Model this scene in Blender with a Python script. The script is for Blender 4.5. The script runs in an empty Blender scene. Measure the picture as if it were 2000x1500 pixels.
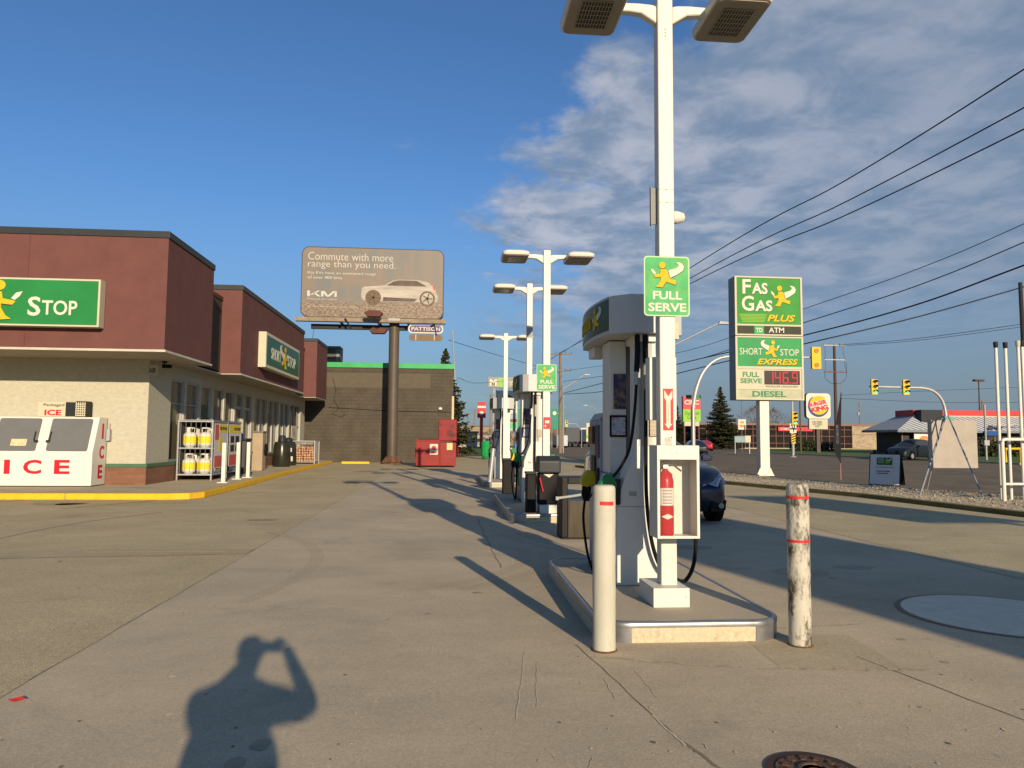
import bpy, math, random
from mathutils import Vector, Matrix, noise
random.seed(7)
C = bpy.context.scene.collection
rad = math.radians
SC = bpy.context.scene

# ------------------------------------------------------------------ camera
cd = bpy.data.cameras.new('camera'); cam = bpy.data.objects.new('camera', cd); C.objects.link(cam)
cd.sensor_width = 36; cd.lens = 1444 / 2000 * 36; cd.clip_start = 0.12; cd.clip_end = 4000
R_ = Matrix([[0.9962117703903942, -0.08659360782834911, 0.007978447148829615], [-0.014267085435083697, -0.07224847170827176, 0.9972846176538609], [-0.08578204246125533, -0.9936205037231716, -0.07321021630951689]]).transposed().to_4x4()
cam.matrix_world = Matrix.Translation((0, 0, 1.46)) @ R_
SC.camera = cam

# ------------------------------------------------------------------ light
SUN_EL, SUN_AZ = rad(15.25), rad(180 - 13.0)      # azimuth clockwise from +Y
sd = Vector((math.sin(SUN_AZ) * math.cos(SUN_EL), math.cos(SUN_AZ) * math.cos(SUN_EL), math.sin(SUN_EL)))
sl = bpy.data.lights.new('sun', 'SUN'); sl.energy = 4.9; sl.angle = rad(0.55); sl.color = (1.0, 0.80, 0.565)
so = bpy.data.objects.new('sun', sl); C.objects.link(so)
so.rotation_euler = sd.to_track_quat('Z', 'Y').to_euler(); so.location = (10, -30, 20)
SC.view_settings.view_transform = 'Standard'; SC.view_settings.look = 'None'
SC.view_settings.exposure = 0.45; SC.view_settings.gamma = 1

W = bpy.data.worlds.new('World'); SC.world = W; W.use_nodes = True
nt = W.node_tree; nt.nodes.clear()
def wn(t, **k):
    n = nt.nodes.new(t)
    for a, b in k.items(): setattr(n, a, b)
    return n
def mth(op, a, b=None, c=None, tree=None):
    t = tree or nt
    n = t.nodes.new('ShaderNodeMath'); n.operation = op
    for i, x in enumerate((a, b, c)):
        if x is None: continue
        if isinstance(x, (int, float)): n.inputs[i].default_value = x
        else: t.links.new(x, n.inputs[i])
    return n.outputs[0]
sky = wn('ShaderNodeTexSky', sky_type='NISHITA', sun_disc=False)
sky.sun_elevation = SUN_EL; sky.sun_rotation = SUN_AZ; sky.altitude = 300
sky.air_density = 1.0; sky.dust_density = 0.6; sky.ozone_density = 2.6
tc = wn('ShaderNodeTexCoord'); sx = wn('ShaderNodeSeparateXYZ'); nt.links.new(tc.outputs['Generated'], sx.inputs[0])
den = mth('ADD', mth('MAXIMUM', sx.outputs[2], 0.0), 0.13)
u = mth('DIVIDE', sx.outputs[0], den); v = mth('DIVIDE', sx.outputs[1], den)
cb = wn('ShaderNodeCombineXYZ'); nt.links.new(u, cb.inputs[0]); nt.links.new(v, cb.inputs[1])
def wnoise(scale, det, rough, off, dist=0.0, vec=None):
    m = wn('ShaderNodeMapping'); m.inputs['Location'].default_value = off
    m.inputs['Scale'].default_value = (1.0, 1.0, 1.0) if vec is None else vec
    nt.links.new(cb.outputs[0], m.inputs[0])
    n = wn('ShaderNodeTexNoise'); n.inputs['Scale'].default_value = scale; n.inputs['Detail'].default_value = det
    n.inputs['Roughness'].default_value = rough; n.inputs['Distortion'].default_value = dist
    nt.links.new(m.outputs[0], n.inputs['Vector']); return n.outputs['Fac']
def ramp(x, a, b, c=0.0, d=1.0):
    n = wn('ShaderNodeMapRange', interpolation_type='SMOOTHSTEP')
    for i, q in ((1, a), (2, b), (3, c), (4, d)): n.inputs[i].default_value = q
    nt.links.new(x, n.inputs[0]); return n.outputs[0]
n1 = wnoise(1.55, 8, 0.60, (3.4, 2.3, 0), 0.35)
n2 = wnoise(7.5, 6, 0.6, (1.1, 5.7, 0), 0.3)
azr = mth('DIVIDE', sx.outputs[0], mth('MAXIMUM', sx.outputs[1], 0.05))
edge = mth('SUBTRACT', azr, mth('MULTIPLY', mth('MAXIMUM', mth('SUBTRACT', sx.outputs[2], 0.37), 0.0), 1.7))
edge = mth('ADD', edge, mth('MULTIPLY', mth('SUBTRACT', wnoise(2.6, 3, 0.55, (7.7, 1.3, 0)), 0.5), 0.42))
cov = ramp(edge, -0.10, 0.36)                                   # the cloud bank lies to the north-east
cov = mth('MULTIPLY', cov, ramp(sx.outputs[1], -0.1, 0.1))
dens = mth('ADD', mth('MULTIPLY', n1, 0.62), mth('MULTIPLY', n2, 0.38))
dens = mth('ADD', dens, mth('MULTIPLY', cov, 0.36))
cl = ramp(dens, 0.575, 0.74)
cl = mth('MULTIPLY', cl, ramp(cov, 0.02, 0.22))
cl = mth('MULTIPLY', cl, ramp(sx.outputs[2], 0.06, 0.22))
cl = mth('MULTIPLY', cl, 0.84)
n3 = wnoise(5.0, 4, 0.6, (1.4, 5.5, 0), 0.3)
shade = mth('MULTIPLY', ramp(n3, 0.34, 0.68), mth('MULTIPLY', ramp(azr, 0.75, 0.10, 0.45, 1.0), ramp(sx.outputs[2], 0.08, 0.30, 0.4, 1.0)))
ccol = wn('ShaderNodeMixRGB'); ccol.inputs[1].default_value = (2.0, 2.75, 3.85, 1); ccol.inputs[2].default_value = (5.3, 5.4, 6.0, 1)
nt.links.new(shade, ccol.inputs[0])
# low haze bank, blue grey, thicker towards the north-east
hz = mth('MULTIPLY', ramp(sx.outputs[2], 0.34, 0.0), mth('ADD', 0.74, mth('MULTIPLY', cov, 0.22)))
hmix = wn('ShaderNodeMixRGB'); hmix.inputs[2].default_value = (2.05, 2.65, 3.25, 1)
tint = wn('ShaderNodeMixRGB', blend_type='MULTIPLY'); tint.inputs[0].default_value = 1; tint.inputs[2].default_value = (0.70, 0.99, 1.30, 1)
nt.links.new(sky.outputs[0], tint.inputs[1])
nt.links.new(hz, hmix.inputs[0]); nt.links.new(tint.outputs[0], hmix.inputs[1])
cmix = wn('ShaderNodeMixRGB'); nt.links.new(cl, cmix.inputs[0]); nt.links.new(hmix.outputs[0], cmix.inputs[1]); nt.links.new(ccol.outputs[0], cmix.inputs[2])
bg = wn('ShaderNodeBackground'); bg.inputs[1].default_value = 0.0732; wo = wn('ShaderNodeOutputWorld')
nt.links.new(cmix.outputs[0], bg.inputs[0]); nt.links.new(bg.outputs[0], wo.inputs[0])

# ------------------------------------------------------------------ materials
MATS = {}
def pm(name, col, rough=0.6, metal=0.0, var=0.12, scale=3.0, bump=0.0, bscale=60.0, dirt=0.0, dcol=(0.09, 0.07, 0.05),
       emit=None, coat=0.0, spec=0.22, dscale=4.0, dthr=0.55, stretch=(1, 1, 1), alpha=None):
    if name in MATS: return MATS[name]
    col = tuple(c * 0.74 for c in col); dcol = tuple(c * 0.74 for c in dcol)
    m = bpy.data.materials.new(name); m.use_nodes = True; t = m.node_tree
    b = t.nodes['Principled BSDF']
    b.inputs['Roughness'].default_value = rough; b.inputs['Metallic'].default_value = metal
    b.inputs['Specular IOR Level'].default_value = spec; b.inputs['Coat Weight'].default_value = coat
    tcn = t.nodes.new('ShaderNodeTexCoord'); mp = t.nodes.new('ShaderNodeMapping'); mp.inputs['Scale'].default_value = stretch
    t.links.new(tcn.outputs['Object'], mp.inputs[0])
    nz = t.nodes.new('ShaderNodeTexNoise'); nz.inputs['Scale'].default_value = scale; nz.inputs['Detail'].default_value = 6; nz.inputs['Roughness'].default_value = 0.62
    t.links.new(mp.outputs[0], nz.inputs['Vector'])
    mx = t.nodes.new('ShaderNodeMixRGB'); mr = t.nodes.new('ShaderNodeMapRange'); mr.inputs[1].default_value = 0.3; mr.inputs[2].default_value = 0.7
    t.links.new(nz.outputs['Fac'], mr.inputs[0]); t.links.new(mr.outputs[0], mx.inputs[0])
    mx.inputs[1].default_value = (*[c * (1 - var) for c in col], 1); mx.inputs[2].default_value = (*[min(1, c * (1 + var)) for c in col], 1)
    out = mx.outputs[0]
    if dirt > 0:
        n2 = t.nodes.new('ShaderNodeTexNoise'); n2.inputs['Scale'].default_value = dscale; n2.inputs['Detail'].default_value = 9; n2.inputs['Roughness'].default_value = 0.72
        t.links.new(mp.outputs[0], n2.inputs['Vector'])
        r2 = t.nodes.new('ShaderNodeMapRange'); r2.inputs[1].default_value = dthr; r2.inputs[2].default_value = dthr + 0.14; r2.inputs[4].default_value = dirt
        t.links.new(n2.outputs['Fac'], r2.inputs[0])
        m2 = t.nodes.new('ShaderNodeMixRGB'); m2.inputs[2].default_value = (*dcol, 1)
        t.links.new(r2.outputs[0], m2.inputs[0]); t.links.new(out, m2.inputs[1]); out = m2.outputs[0]
    t.links.new(out, b.inputs['Base Color'])
    if bump > 0:
        n3 = t.nodes.new('ShaderNodeTexNoise'); n3.inputs['Scale'].default_value = bscale; n3.inputs['Detail'].default_value = 5
        t.links.new(mp.outputs[0], n3.inputs['Vector'])
        bp = t.nodes.new('ShaderNodeBump'); bp.inputs['Strength'].default_value = bump; bp.inputs['Distance'].default_value = 0.02
        t.links.new(n3.outputs['Fac'], bp.inputs['Height']); t.links.new(bp.outputs[0], b.inputs['Normal'])
    if emit:
        b.inputs['Emission Color'].default_value = (*emit[0], 1); b.inputs['Emission Strength'].default_value = emit[1]
    MATS[name] = m; return m

def ground_mat(name, base, grain=0.25, gscale=220, patch=0.15, stain=0.5, sdark=0.35, crack=0.0, warm=(1, 1, 1), bump=0.25, light=0.0):
    m = bpy.data.materials.new(name); m.use_nodes = True; t = m.node_tree; b = t.nodes['Principled BSDF']
    b.inputs['Roughness'].default_value = 0.88; b.inputs['Specular IOR Level'].default_value = 0.25
    tcn = t.nodes.new('ShaderNodeTexCoord')
    def nz(sc, det=6, ro=0.6, dist=0.0, st=(1, 1, 1)):
        mp = t.nodes.new('ShaderNodeMapping'); mp.inputs['Scale'].default_value = st; t.links.new(tcn.outputs['Object'], mp.inputs[0])
        n = t.nodes.new('ShaderNodeTexNoise'); n.inputs['Scale'].default_value = sc; n.inputs['Detail'].default_value = det
        n.inputs['Roughness'].default_value = ro; n.inputs['Distortion'].default_value = dist; t.links.new(mp.outputs[0], n.inputs['Vector']); return n.outputs['Fac']
    def mr(x, a, b_, c=0.0, d=1.0):
        n = t.nodes.new('ShaderNodeMapRange'); n.clamp = True
        for i, q in ((1, a), (2, b_), (3, c), (4, d)): n.inputs[i].default_value = q
        t.links.new(x, n.inputs[0]); return n.outputs[0]
    g = mr(nz(gscale, 3, 0.7), 0.3, 0.7, 1 - grain, 1 + grain)
    g2 = mr(nz(gscale * 0.28, 4, 0.75), 0.3, 0.7, 1 - grain * 0.45, 1 + grain * 0.45)
    p = mr(nz(0.55, 6, 0.62, 0.3), 0.3, 0.7, 1 - patch, 1 + patch)
    p2 = mr(nz(2.6, 7, 0.7, 0.6, (0.5, 1, 1)), 0.25, 0.75, 1 - patch * 0.6, 1 + patch * 0.6)
    s = mr(nz(0.9, 8, 0.6, 0.9), 0.60, 0.74, 1.0, 1 - stain * 0.5)
    s2 = mr(nz(5.0, 3, 0.5), 0.735, 0.77, 1.0, sdark)
    k = t.nodes.new('ShaderNodeMath'); k.operation = 'MULTIPLY'; t.links.new(g, k.inputs[0]); t.links.new(g2, k.inputs[1]); val = k.outputs[0]
    for x in (p, p2, s, s2):
        k = t.nodes.new('ShaderNodeMath'); k.operation = 'MULTIPLY'; t.links.new(val, k.inputs[0]); t.links.new(x, k.inputs[1]); val = k.outputs[0]
    if light > 0:
        l = mr(nz(38, 2, 0.5, 1.2, (1, 0.45, 1)), 0.74, 0.80, 0.0, light)
        k = t.nodes.new('ShaderNodeMath'); k.operation = 'ADD'; t.links.new(val, k.inputs[0]); t.links.new(l, k.inputs[1]); val = k.outputs[0]
    mx = t.nodes.new('ShaderNodeMixRGB'); mx.blend_type = 'MULTIPLY'; mx.inputs[0].default_value = 1; mx.inputs[1].default_value = (*base, 1)
    cbn = t.nodes.new('ShaderNodeCombineColor')
    for i in range(3): t.links.new(val, cbn.inputs[i])
    t.links.new(cbn.outputs[0], mx.inputs[2]); t.links.new(mx.outputs[0], b.inputs['Base Color'])
    bp = t.nodes.new('ShaderNodeBump'); bp.inputs['Strength'].default_value = bump; bp.inputs['Distance'].default_value = 0.01
    t.links.new(nz(gscale * 0.8, 3, 0.7), bp.inputs['Height']); t.links.new(bp.outputs[0], b.inputs['Normal'])
    MATS[name] = m; return m

def brick_mat(name, c1, c2, mortar, bw, rh, ms=0.012, axis='xz', bump=0.4, rough=0.85):
    m = bpy.data.materials.new(name); m.use_nodes = True; t = m.node_tree; b = t.nodes['Principled BSDF']; b.inputs['Roughness'].default_value = rough
    b.inputs['Specular IOR Level'].default_value = 0.2
    tcn = t.nodes.new('ShaderNodeTexCoord'); sp = t.nodes.new('ShaderNodeSeparateXYZ'); t.links.new(tcn.outputs['Object'], sp.inputs[0])
    ad = t.nodes.new('ShaderNodeMath'); ad.operation = 'ADD'; t.links.new(sp.outputs[0], ad.inputs[0]); t.links.new(sp.outputs[1], ad.inputs[1])
    co = t.nodes.new('ShaderNodeCombineXYZ'); t.links.new(ad.outputs[0], co.inputs[0]); t.links.new(sp.outputs[2], co.inputs[1])
    br = t.nodes.new('ShaderNodeTexBrick'); br.inputs['Color1'].default_value = (*c1, 1); br.inputs['Color2'].default_value = (*c2, 1); br.inputs['Mortar'].default_value = (*mortar, 1)
    br.inputs['Scale'].default_value = 1; br.inputs['Brick Width'].default_value = bw; br.inputs['Row Height'].default_value = rh; br.inputs['Mortar Size'].default_value = ms
    t.links.new(co.outputs[0], br.inputs['Vector'])
    nz = t.nodes.new('ShaderNodeTexNoise'); nz.inputs['Scale'].default_value = 1.3; nz.inputs['Detail'].default_value = 8; t.links.new(tcn.outputs['Object'], nz.inputs['Vector'])
    mr = t.nodes.new('ShaderNodeMapRange'); mr.inputs[1].default_value = 0.3; mr.inputs[2].default_value = 0.7; mr.inputs[3].default_value = 0.82; mr.inputs[4].default_value = 1.15
    t.links.new(nz.outputs['Fac'], mr.inputs[0])
    vm = t.nodes.new('ShaderNodeVectorMath'); vm.operation = 'SCALE'; t.links.new(br.outputs['Color'], vm.inputs[0]); t.links.new(mr.outputs[0], vm.inputs['Scale'])
    t.links.new(vm.outputs[0], b.inputs['Base Color'])
    bp = t.nodes.new('ShaderNodeBump'); bp.inputs['Strength'].default_value = bump; bp.inputs['Distance'].default_value = 0.01; bp.invert = True
    t.links.new(br.outputs['Fac'], bp.inputs['Height']); t.links.new(bp.outputs[0], b.inputs['Normal'])
    MATS[name] = m; return m

# paints and plastics
white = pm('white_paint', (0.76, 0.75, 0.66), 0.45, var=0.04, scale=2, dirt=0.10, dthr=0.6, dcol=(0.3, 0.26, 0.2))
white_old = pm('worn_white_paint', (0.56, 0.55, 0.45), 0.6, var=0.08, scale=6, dirt=0.45, dcol=(0.33, 0.26, 0.16), dscale=7, dthr=0.56, stretch=(1, 1, 0.5))
white_rub = pm('scuffed_white_paint', (0.60, 0.58, 0.48), 0.6, var=0.08, scale=6, dirt=0.97, dcol=(0.06, 0.046, 0.034), dscale=8.5, dthr=0.462, stretch=(1.2, 1.2, 0.55))
cream = pm('cream_panel', (0.60, 0.57, 0.42), 0.7, var=0.04)
grey_lt = pm('light_grey_metal', (0.42, 0.43, 0.43), 0.45, var=0.06, dirt=0.1, dthr=0.6)
grey = pm('grey_metal', (0.2, 0.205, 0.21), 0.5, 0.3, var=0.1)
pumpgrey = pm('pump_grey_panel', (0.58, 0.60, 0.59), 0.45, var=0.05, scale=2, dirt=0.12, dthr=0.6)
steel = pm('brushed_steel', (0.42, 0.42, 0.42), 0.32, 0.9, var=0.15, scale=9, stretch=(1, 1, 6))
galv = pm('galvanised_steel', (0.42, 0.44, 0.45), 0.5, 0.55, var=0.15, scale=14)
dark = pm('dark_grey_plastic', (0.022, 0.024, 0.027), 0.5, var=0.15)
black = pm('black_rubber', (0.007, 0.007, 0.008), 0.55, var=0.2, spec=0.15)
glassd = pm('dark_window_glass', (0.035, 0.035, 0.03), 0.04, var=0.3, scale=0.8, spec=0.8)
red = pm('red_paint', (0.55, 0.02, 0.025), 0.45, var=0.1, dirt=0.2, dthr=0.62)
redl = pm('red_label', (0.7, 0.04, 0.04), 0.5, var=0.04)
yellow = pm('yellow_paint', (0.78, 0.52, 0.02), 0.5, var=0.08)
logo_y = pm('emblem_yellow', (0.72, 0.50, 0.02), 0.7, var=0.03)
logo_w = pm('emblem_white', (0.72, 0.70, 0.58), 0.7, var=0.02)
green = pm('sign_green', (0.018, 0.235, 0.06), 0.7, var=0.10, scale=1.2)
green_br = pm('bright_sign_green', (0.06, 0.40, 0.13), 0.7, var=0.22, scale=4)
green_dk = pm('dark_sign_green', (0.012, 0.10, 0.045), 0.35, var=0.1)
lime = pm('lime_stripe', (0.30, 0.48, 0.06), 0.7, var=0.05)
dk_ink = pm('dark_ink', (0.015, 0.02, 0.015), 0.5, var=0.05)
stucco = pm('cream_stucco', (0.535, 0.515, 0.405), 0.9, var=0.10, scale=7, bump=0.9, bscale=26, spec=0.15, stretch=(1, 1, 1.8), dirt=0.15, dthr=0.6, dcol=(0.35, 0.29, 0.2))
maroon = pm('maroon_stucco', (0.165, 0.070, 0.061), 0.85, var=0.10, scale=2.2, bump=0.25, bscale=140, spec=0.2, dirt=0.25, dcol=(0.125, 0.035, 0.03), dscale=0.9, dthr=0.6)
flash = pm('dark_flashing', (0.045, 0.05, 0.052), 0.5, 0.3, var=0.1)
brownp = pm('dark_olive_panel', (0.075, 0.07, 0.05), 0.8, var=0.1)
soff = pm('soffit_panel', (0.42, 0.37, 0.29), 0.8, var=0.08)
brick = brick_mat('red_brick', (0.21, 0.095, 0.055), (0.17, 0.075, 0.045), (0.15, 0.10, 0.07), 0.30, 0.10)
block = brick_mat('painted_block', (0.070, 0.061, 0.047), (0.068, 0.059, 0.045), (0.058, 0.049, 0.037), 0.42, 0.21, 0.016, bump=0.5)
wood = pm('brown_wood', (0.13, 0.075, 0.045), 0.85, var=0.25, scale=3, stretch=(6, 6, 1))
conc = ground_mat('concrete', (0.445, 0.372, 0.252), 0.22, 130, 0.15, 0.38, 0.5, light=0.40)
conc_isl = ground_mat('island_concrete', (0.435, 0.370, 0.265), 0.14, 150, 0.08, 0.2, 0.7)
asph = ground_mat('old_asphalt', (0.425, 0.355, 0.212), 0.46, 85, 0.14, 0.5, 0.45, bump=0.6, light=0.34)
road_m = ground_mat('road_asphalt', (0.150, 0.120, 0.078), 0.22, 60, 0.28, 0.5, 0.8)
walk_m = ground_mat('sidewalk_concrete', (0.42, 0.355, 0.235), 0.12, 140, 0.12, 0.6, 0.6)
gravel_m = ground_mat('gravel', (0.46, 0.38, 0.24), 0.75, 26, 0.2, 0.3, 0.6, bump=1.0)
grass_m = ground_mat('grass', (0.075, 0.125, 0.022), 0.4, 40, 0.3, 0.4, 0.9, bump=0.8)
moss_m = ground_mat('mossy_edge', (0.14, 0.12, 0.045), 0.4, 90, 0.25, 0.4, 0.6, bump=0.6)
curb_y = pm('yellow_curb_paint', (0.85, 0.52, 0.03), 0.75, var=0.14, scale=5, bump=0.3, bscale=60, dirt=0.75, dcol=(0.24, 0.17, 0.08), dscale=5, dthr=0.58)
line_y = pm('faded_yellow_line', (0.66, 0.48, 0.19), 0.9, var=0.2, scale=12, dirt=0.9, dcol=(0.52, 0.44, 0.28), dscale=9, dthr=0.47)
line_w = pm('faded_white_line', (0.6, 0.58, 0.5), 0.9, var=0.2, scale=12, dirt=0.9, dcol=(0.34, 0.29, 0.2), dscale=11, dthr=0.5)
oil = pm('oil_stain', (0.40, 0.33, 0.22), 0.6, var=0.2, scale=6)
crack_m = pm('crack_dark', (0.30, 0.245, 0.16), 0.9, var=0.35, scale=6)
scratch_m = pm('pale_scratch', (0.72, 0.62, 0.42), 0.95, var=0.25, scale=30)

# ------------------------------------------------------------------ mesh helpers
class MB:
    def __init__(s, T=None): s.v = []; s.f = []; s.m = []; s.T = T or Matrix()
    def add(s, vs, fs, mi=0):
        o = len(s.v); s.v += [s.T @ Vector(p) for p in vs]; s.f += [[i + o for i in f] for f in fs]; s.m += [mi] * len(fs); return s
    def box(s, x0, x1, y0, y1, z0, z1, mi=0):
        return s.add([(x0, y0, z0), (x1, y0, z0), (x1, y1, z0), (x0, y1, z0), (x0, y0, z1), (x1, y0, z1), (x1, y1, z1), (x0, y1, z1)],
                     [(0, 3, 2, 1), (4, 5, 6, 7), (0, 1, 5, 4), (1, 2, 6, 5), (2, 3, 7, 6), (3, 0, 4, 7)], mi)
    def hexa(s, b, t, mi=0):
        return s.add(list(b) + list(t), [(0, 3, 2, 1), (4, 5, 6, 7), (0, 1, 5, 4), (1, 2, 6, 5), (2, 3, 7, 6), (3, 0, 4, 7)], mi)
    def cyl(s, p0, p1, r0, r1=None, n=14, mi=0):
        r1 = r0 if r1 is None else r1; p0 = Vector(p0); p1 = Vector(p1); d = (p1 - p0).normalized()
        a = d.orthogonal().normalized(); b = d.cross(a)
        vs = [p0 + (a * math.cos(2 * math.pi * i / n) + b * math.sin(2 * math.pi * i / n)) * r0 for i in range(n)]
        vs += [p1 + (a * math.cos(2 * math.pi * i / n) + b * math.sin(2 * math.pi * i / n)) * r1 for i in range(n)]
        fs = [(i, (i + 1) % n, n + (i + 1) % n, n + i) for i in range(n)] + [tuple(range(n))[::-1], tuple(range(n, 2 * n))]
        return s.add(vs, fs, mi)
    def tube(s, pts, r, n=8, mi=0):
        pts = [Vector(p) for p in pts]; vs = []; up = None
        for i, p in enumerate(pts):
            d = (pts[min(i + 1, len(pts) - 1)] - pts[max(i - 1, 0)]).normalized()
            a = d.orthogonal().normalized() if up is None else (up - d * up.dot(d)).normalized()
            up = a; b = d.cross(a); rr = r[i] if isinstance(r, (list, tuple)) else r
            vs += [p + (a * math.cos(2 * math.pi * k / n) + b * math.sin(2 * math.pi * k / n)) * rr for k in range(n)]
        fs = [(i * n + k, i * n + (k + 1) % n, (i + 1) * n + (k + 1) % n, (i + 1) * n + k) for i in range(len(pts) - 1) for k in range(n)]
        fs += [tuple(range(n))[::-1], tuple(range((len(pts) - 1) * n, len(pts) * n))]
        return s.add(vs, fs, mi)
    def prism(s, pts, ax, a, b, mi=0):
        def mk(p, h): return (h, p[0], p[1]) if ax == 'x' else ((p[0], h, p[1]) if ax == 'y' else (p[0], p[1], h))
        n = len(pts); vs = [mk(p, a) for p in pts] + [mk(p, b) for p in pts]
        fs = [tuple(range(n)), tuple(range(n, 2 * n))[::-1]] + [(i, n + i, n + (i + 1) % n, (i + 1) % n) for i in range(n)]
        return s.add(vs, fs, mi)
    def lathe(s, prof, n=20, mi=0, c=(0, 0, 0)):
        vs = []; 
        for r, z in prof: vs += [(c[0] + max(r, 1e-4) * math.cos(2 * math.pi * k / n), c[1] + max(r, 1e-4) * math.sin(2 * math.pi * k / n), c[2] + z) for k in range(n)]
        fs = [(i * n + k, i * n + (k + 1) % n, (i + 1) * n + (k + 1) % n, (i + 1) * n + k) for i in range(len(prof) - 1) for k in range(n)]
        fs += [tuple(range(n))[::-1], tuple(range((len(prof) - 1) * n, len(prof) * n))]
        return s.add(vs, fs, mi)
    def build(s, name, mats, parent=None, smooth=None, bevel=0.0, seg=2, recalc=True):
        me = bpy.data.meshes.new(name); me.from_pydata([tuple(v) for v in s.v], [], s.f)
        mats = mats if isinstance(mats, (list, tuple)) else [mats]
        for m in mats: me.materials.append(m)
        me.polygons.foreach_set('material_index', s.m)
        if recalc:
            import bmesh
            bm = bmesh.new(); bm.from_mesh(me); bmesh.ops.recalc_face_normals(bm, faces=bm.faces); bm.to_mesh(me); bm.free()
        if smooth:
            me.shade_smooth(); me.set_sharp_from_angle(angle=rad(smooth))
        o = bpy.data.objects.new(name, me); C.objects.link(o)
        if parent is not None: o.parent = parent
        if bevel > 0:
            bv = o.modifiers.new('bevel', 'BEVEL'); bv.width = bevel; bv.segments = seg; bv.limit_method = 'ANGLE'; bv.angle_limit = rad(40)
        return o
def tag(o, label=None, cat=None, group=None, kind=None):
    if label: o['label'] = label
    if cat: o['category'] = cat
    if group: o['group'] = group
    if kind: o['kind'] = kind
    return o
def thing(name, label, cat, loc=(0, 0, 0), rz=0.0, group=None):
    o = bpy.data.objects.new(name, None); C.objects.link(o); o.empty_display_size = 0.2
    o.location = loc; o.rotation_euler = (0, 0, rz); return tag(o, label, cat, group)
def copy_tree(o, parent=None):
    c = o.copy(); C.objects.link(c)
    if parent is not None: c.parent = parent
    for ch in [k for k in bpy.data.objects if k.parent == o]: copy_tree(ch, c)
    return c
def clone(o, loc, label, rz=None):
    c = copy_tree(o); c.location = loc; c['label'] = label
    if rz is not None: c.rotation_euler = (0, 0, rz)
    return c
def rrect(x0, x1, y0, y1, r, n=6):
    p = []
    for cx, cy, a in ((x1 - r, y1 - r, 0), (x0 + r, y1 - r, 90), (x0 + r, y0 + r, 180), (x1 - r, y0 + r, 270)):
        p += [(cx + r * math.cos(rad(a + 90 * i / n)), cy + r * math.sin(rad(a + 90 * i / n))) for i in range(n + 1)]
    return p
def circ(cx, cy, r, n=20, ry=None): return [(cx + r * math.cos(2 * math.pi * i / n), cy + (ry or r) * math.sin(2 * math.pi * i / n)) for i in range(n)]
# faces: local (u right, v up, w outward) -> thing space
def face_m(d, o=(0, 0, 0)):
    cols = {'S': ((1, 0, 0), (0, 0, 1), (0, -1, 0)), 'E': ((0, 1, 0), (0, 0, 1), (1, 0, 0)), 'W': ((0, -1, 0), (0, 0, 1), (-1, 0, 0)), 'N': ((-1, 0, 0), (0, 0, 1), (0, 1, 0)), 'U': ((1, 0, 0), (0, 1, 0), (0, 0, 1))}[d]
    M = Matrix([list(cols[0]), list(cols[1]), list(cols[2])]).transposed().to_4x4(); M.translation = o; return M
def flat(mb, pts, w0, w1, mi=0): return mb.prism(pts, 'z', w0, w1, mi)
def text(s, box, T, mat, parent, name='lettering', w=0.002, th=0.006, bold=0.0, shear=0.0, keep=False):
    cu = bpy.data.curves.new('t', 'FONT'); cu.body = s; cu.extrude = th / 2; cu.offset = bold; cu.shear = shear; cu.resolution_u = 3; cu.align_x = 'CENTER'; cu.space_line = 0.8
    o = bpy.data.objects.new('t', cu); C.objects.link(o); dg = bpy.context.evaluated_depsgraph_get()
    me = bpy.data.meshes.new_from_object(o.evaluated_get(dg)); bpy.data.objects.remove(o); bpy.data.curves.remove(cu)
    xs = [q.co.x for q in me.vertices]; ys = [q.co.y for q in me.vertices]
    x0, x1, y0, y1 = min(xs), max(xs), min(ys), max(ys); u0, u1, v0, v1 = box
    for q in me.vertices:
        q.co = T @ Vector((u0 + (q.co.x - x0) / (x1 - x0) * (u1 - u0), v0 + (q.co.y - y0) / max(1e-6, y1 - y0) * (v1 - v0), w + th / 2 + q.co.z))
    me.materials.clear(); me.materials.append(mat); me.name = name
    ob = bpy.data.objects.new(name, me); C.objects.link(ob)
    if parent is not None: ob.parent = parent
    return ob
def qbez(a, b, c, n=14):
    a, b, c = Vector(a), Vector(b), Vector(c); return [a * (1 - t) ** 2 + b * 2 * t * (1 - t) + c * t * t for t in [i / n for i in range(n + 1)]]
def spline(P, n=8):
    P = [Vector(p) for p in P]; Q = [P[0] * 2 - P[1]] + P + [P[-1] * 2 - P[-2]]; out = []
    for i in range(1, len(Q) - 2):
        for k in range(n):
            t = k / n; a, b, c, d = Q[i - 1], Q[i], Q[i + 1], Q[i + 2]
            out.append(0.5 * ((2 * b) + (c - a) * t + (2 * a - 5 * b + 4 * c - d) * t * t + (3 * b - a - 3 * c + d) * t ** 3))
    return out + [P[-1]]
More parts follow.
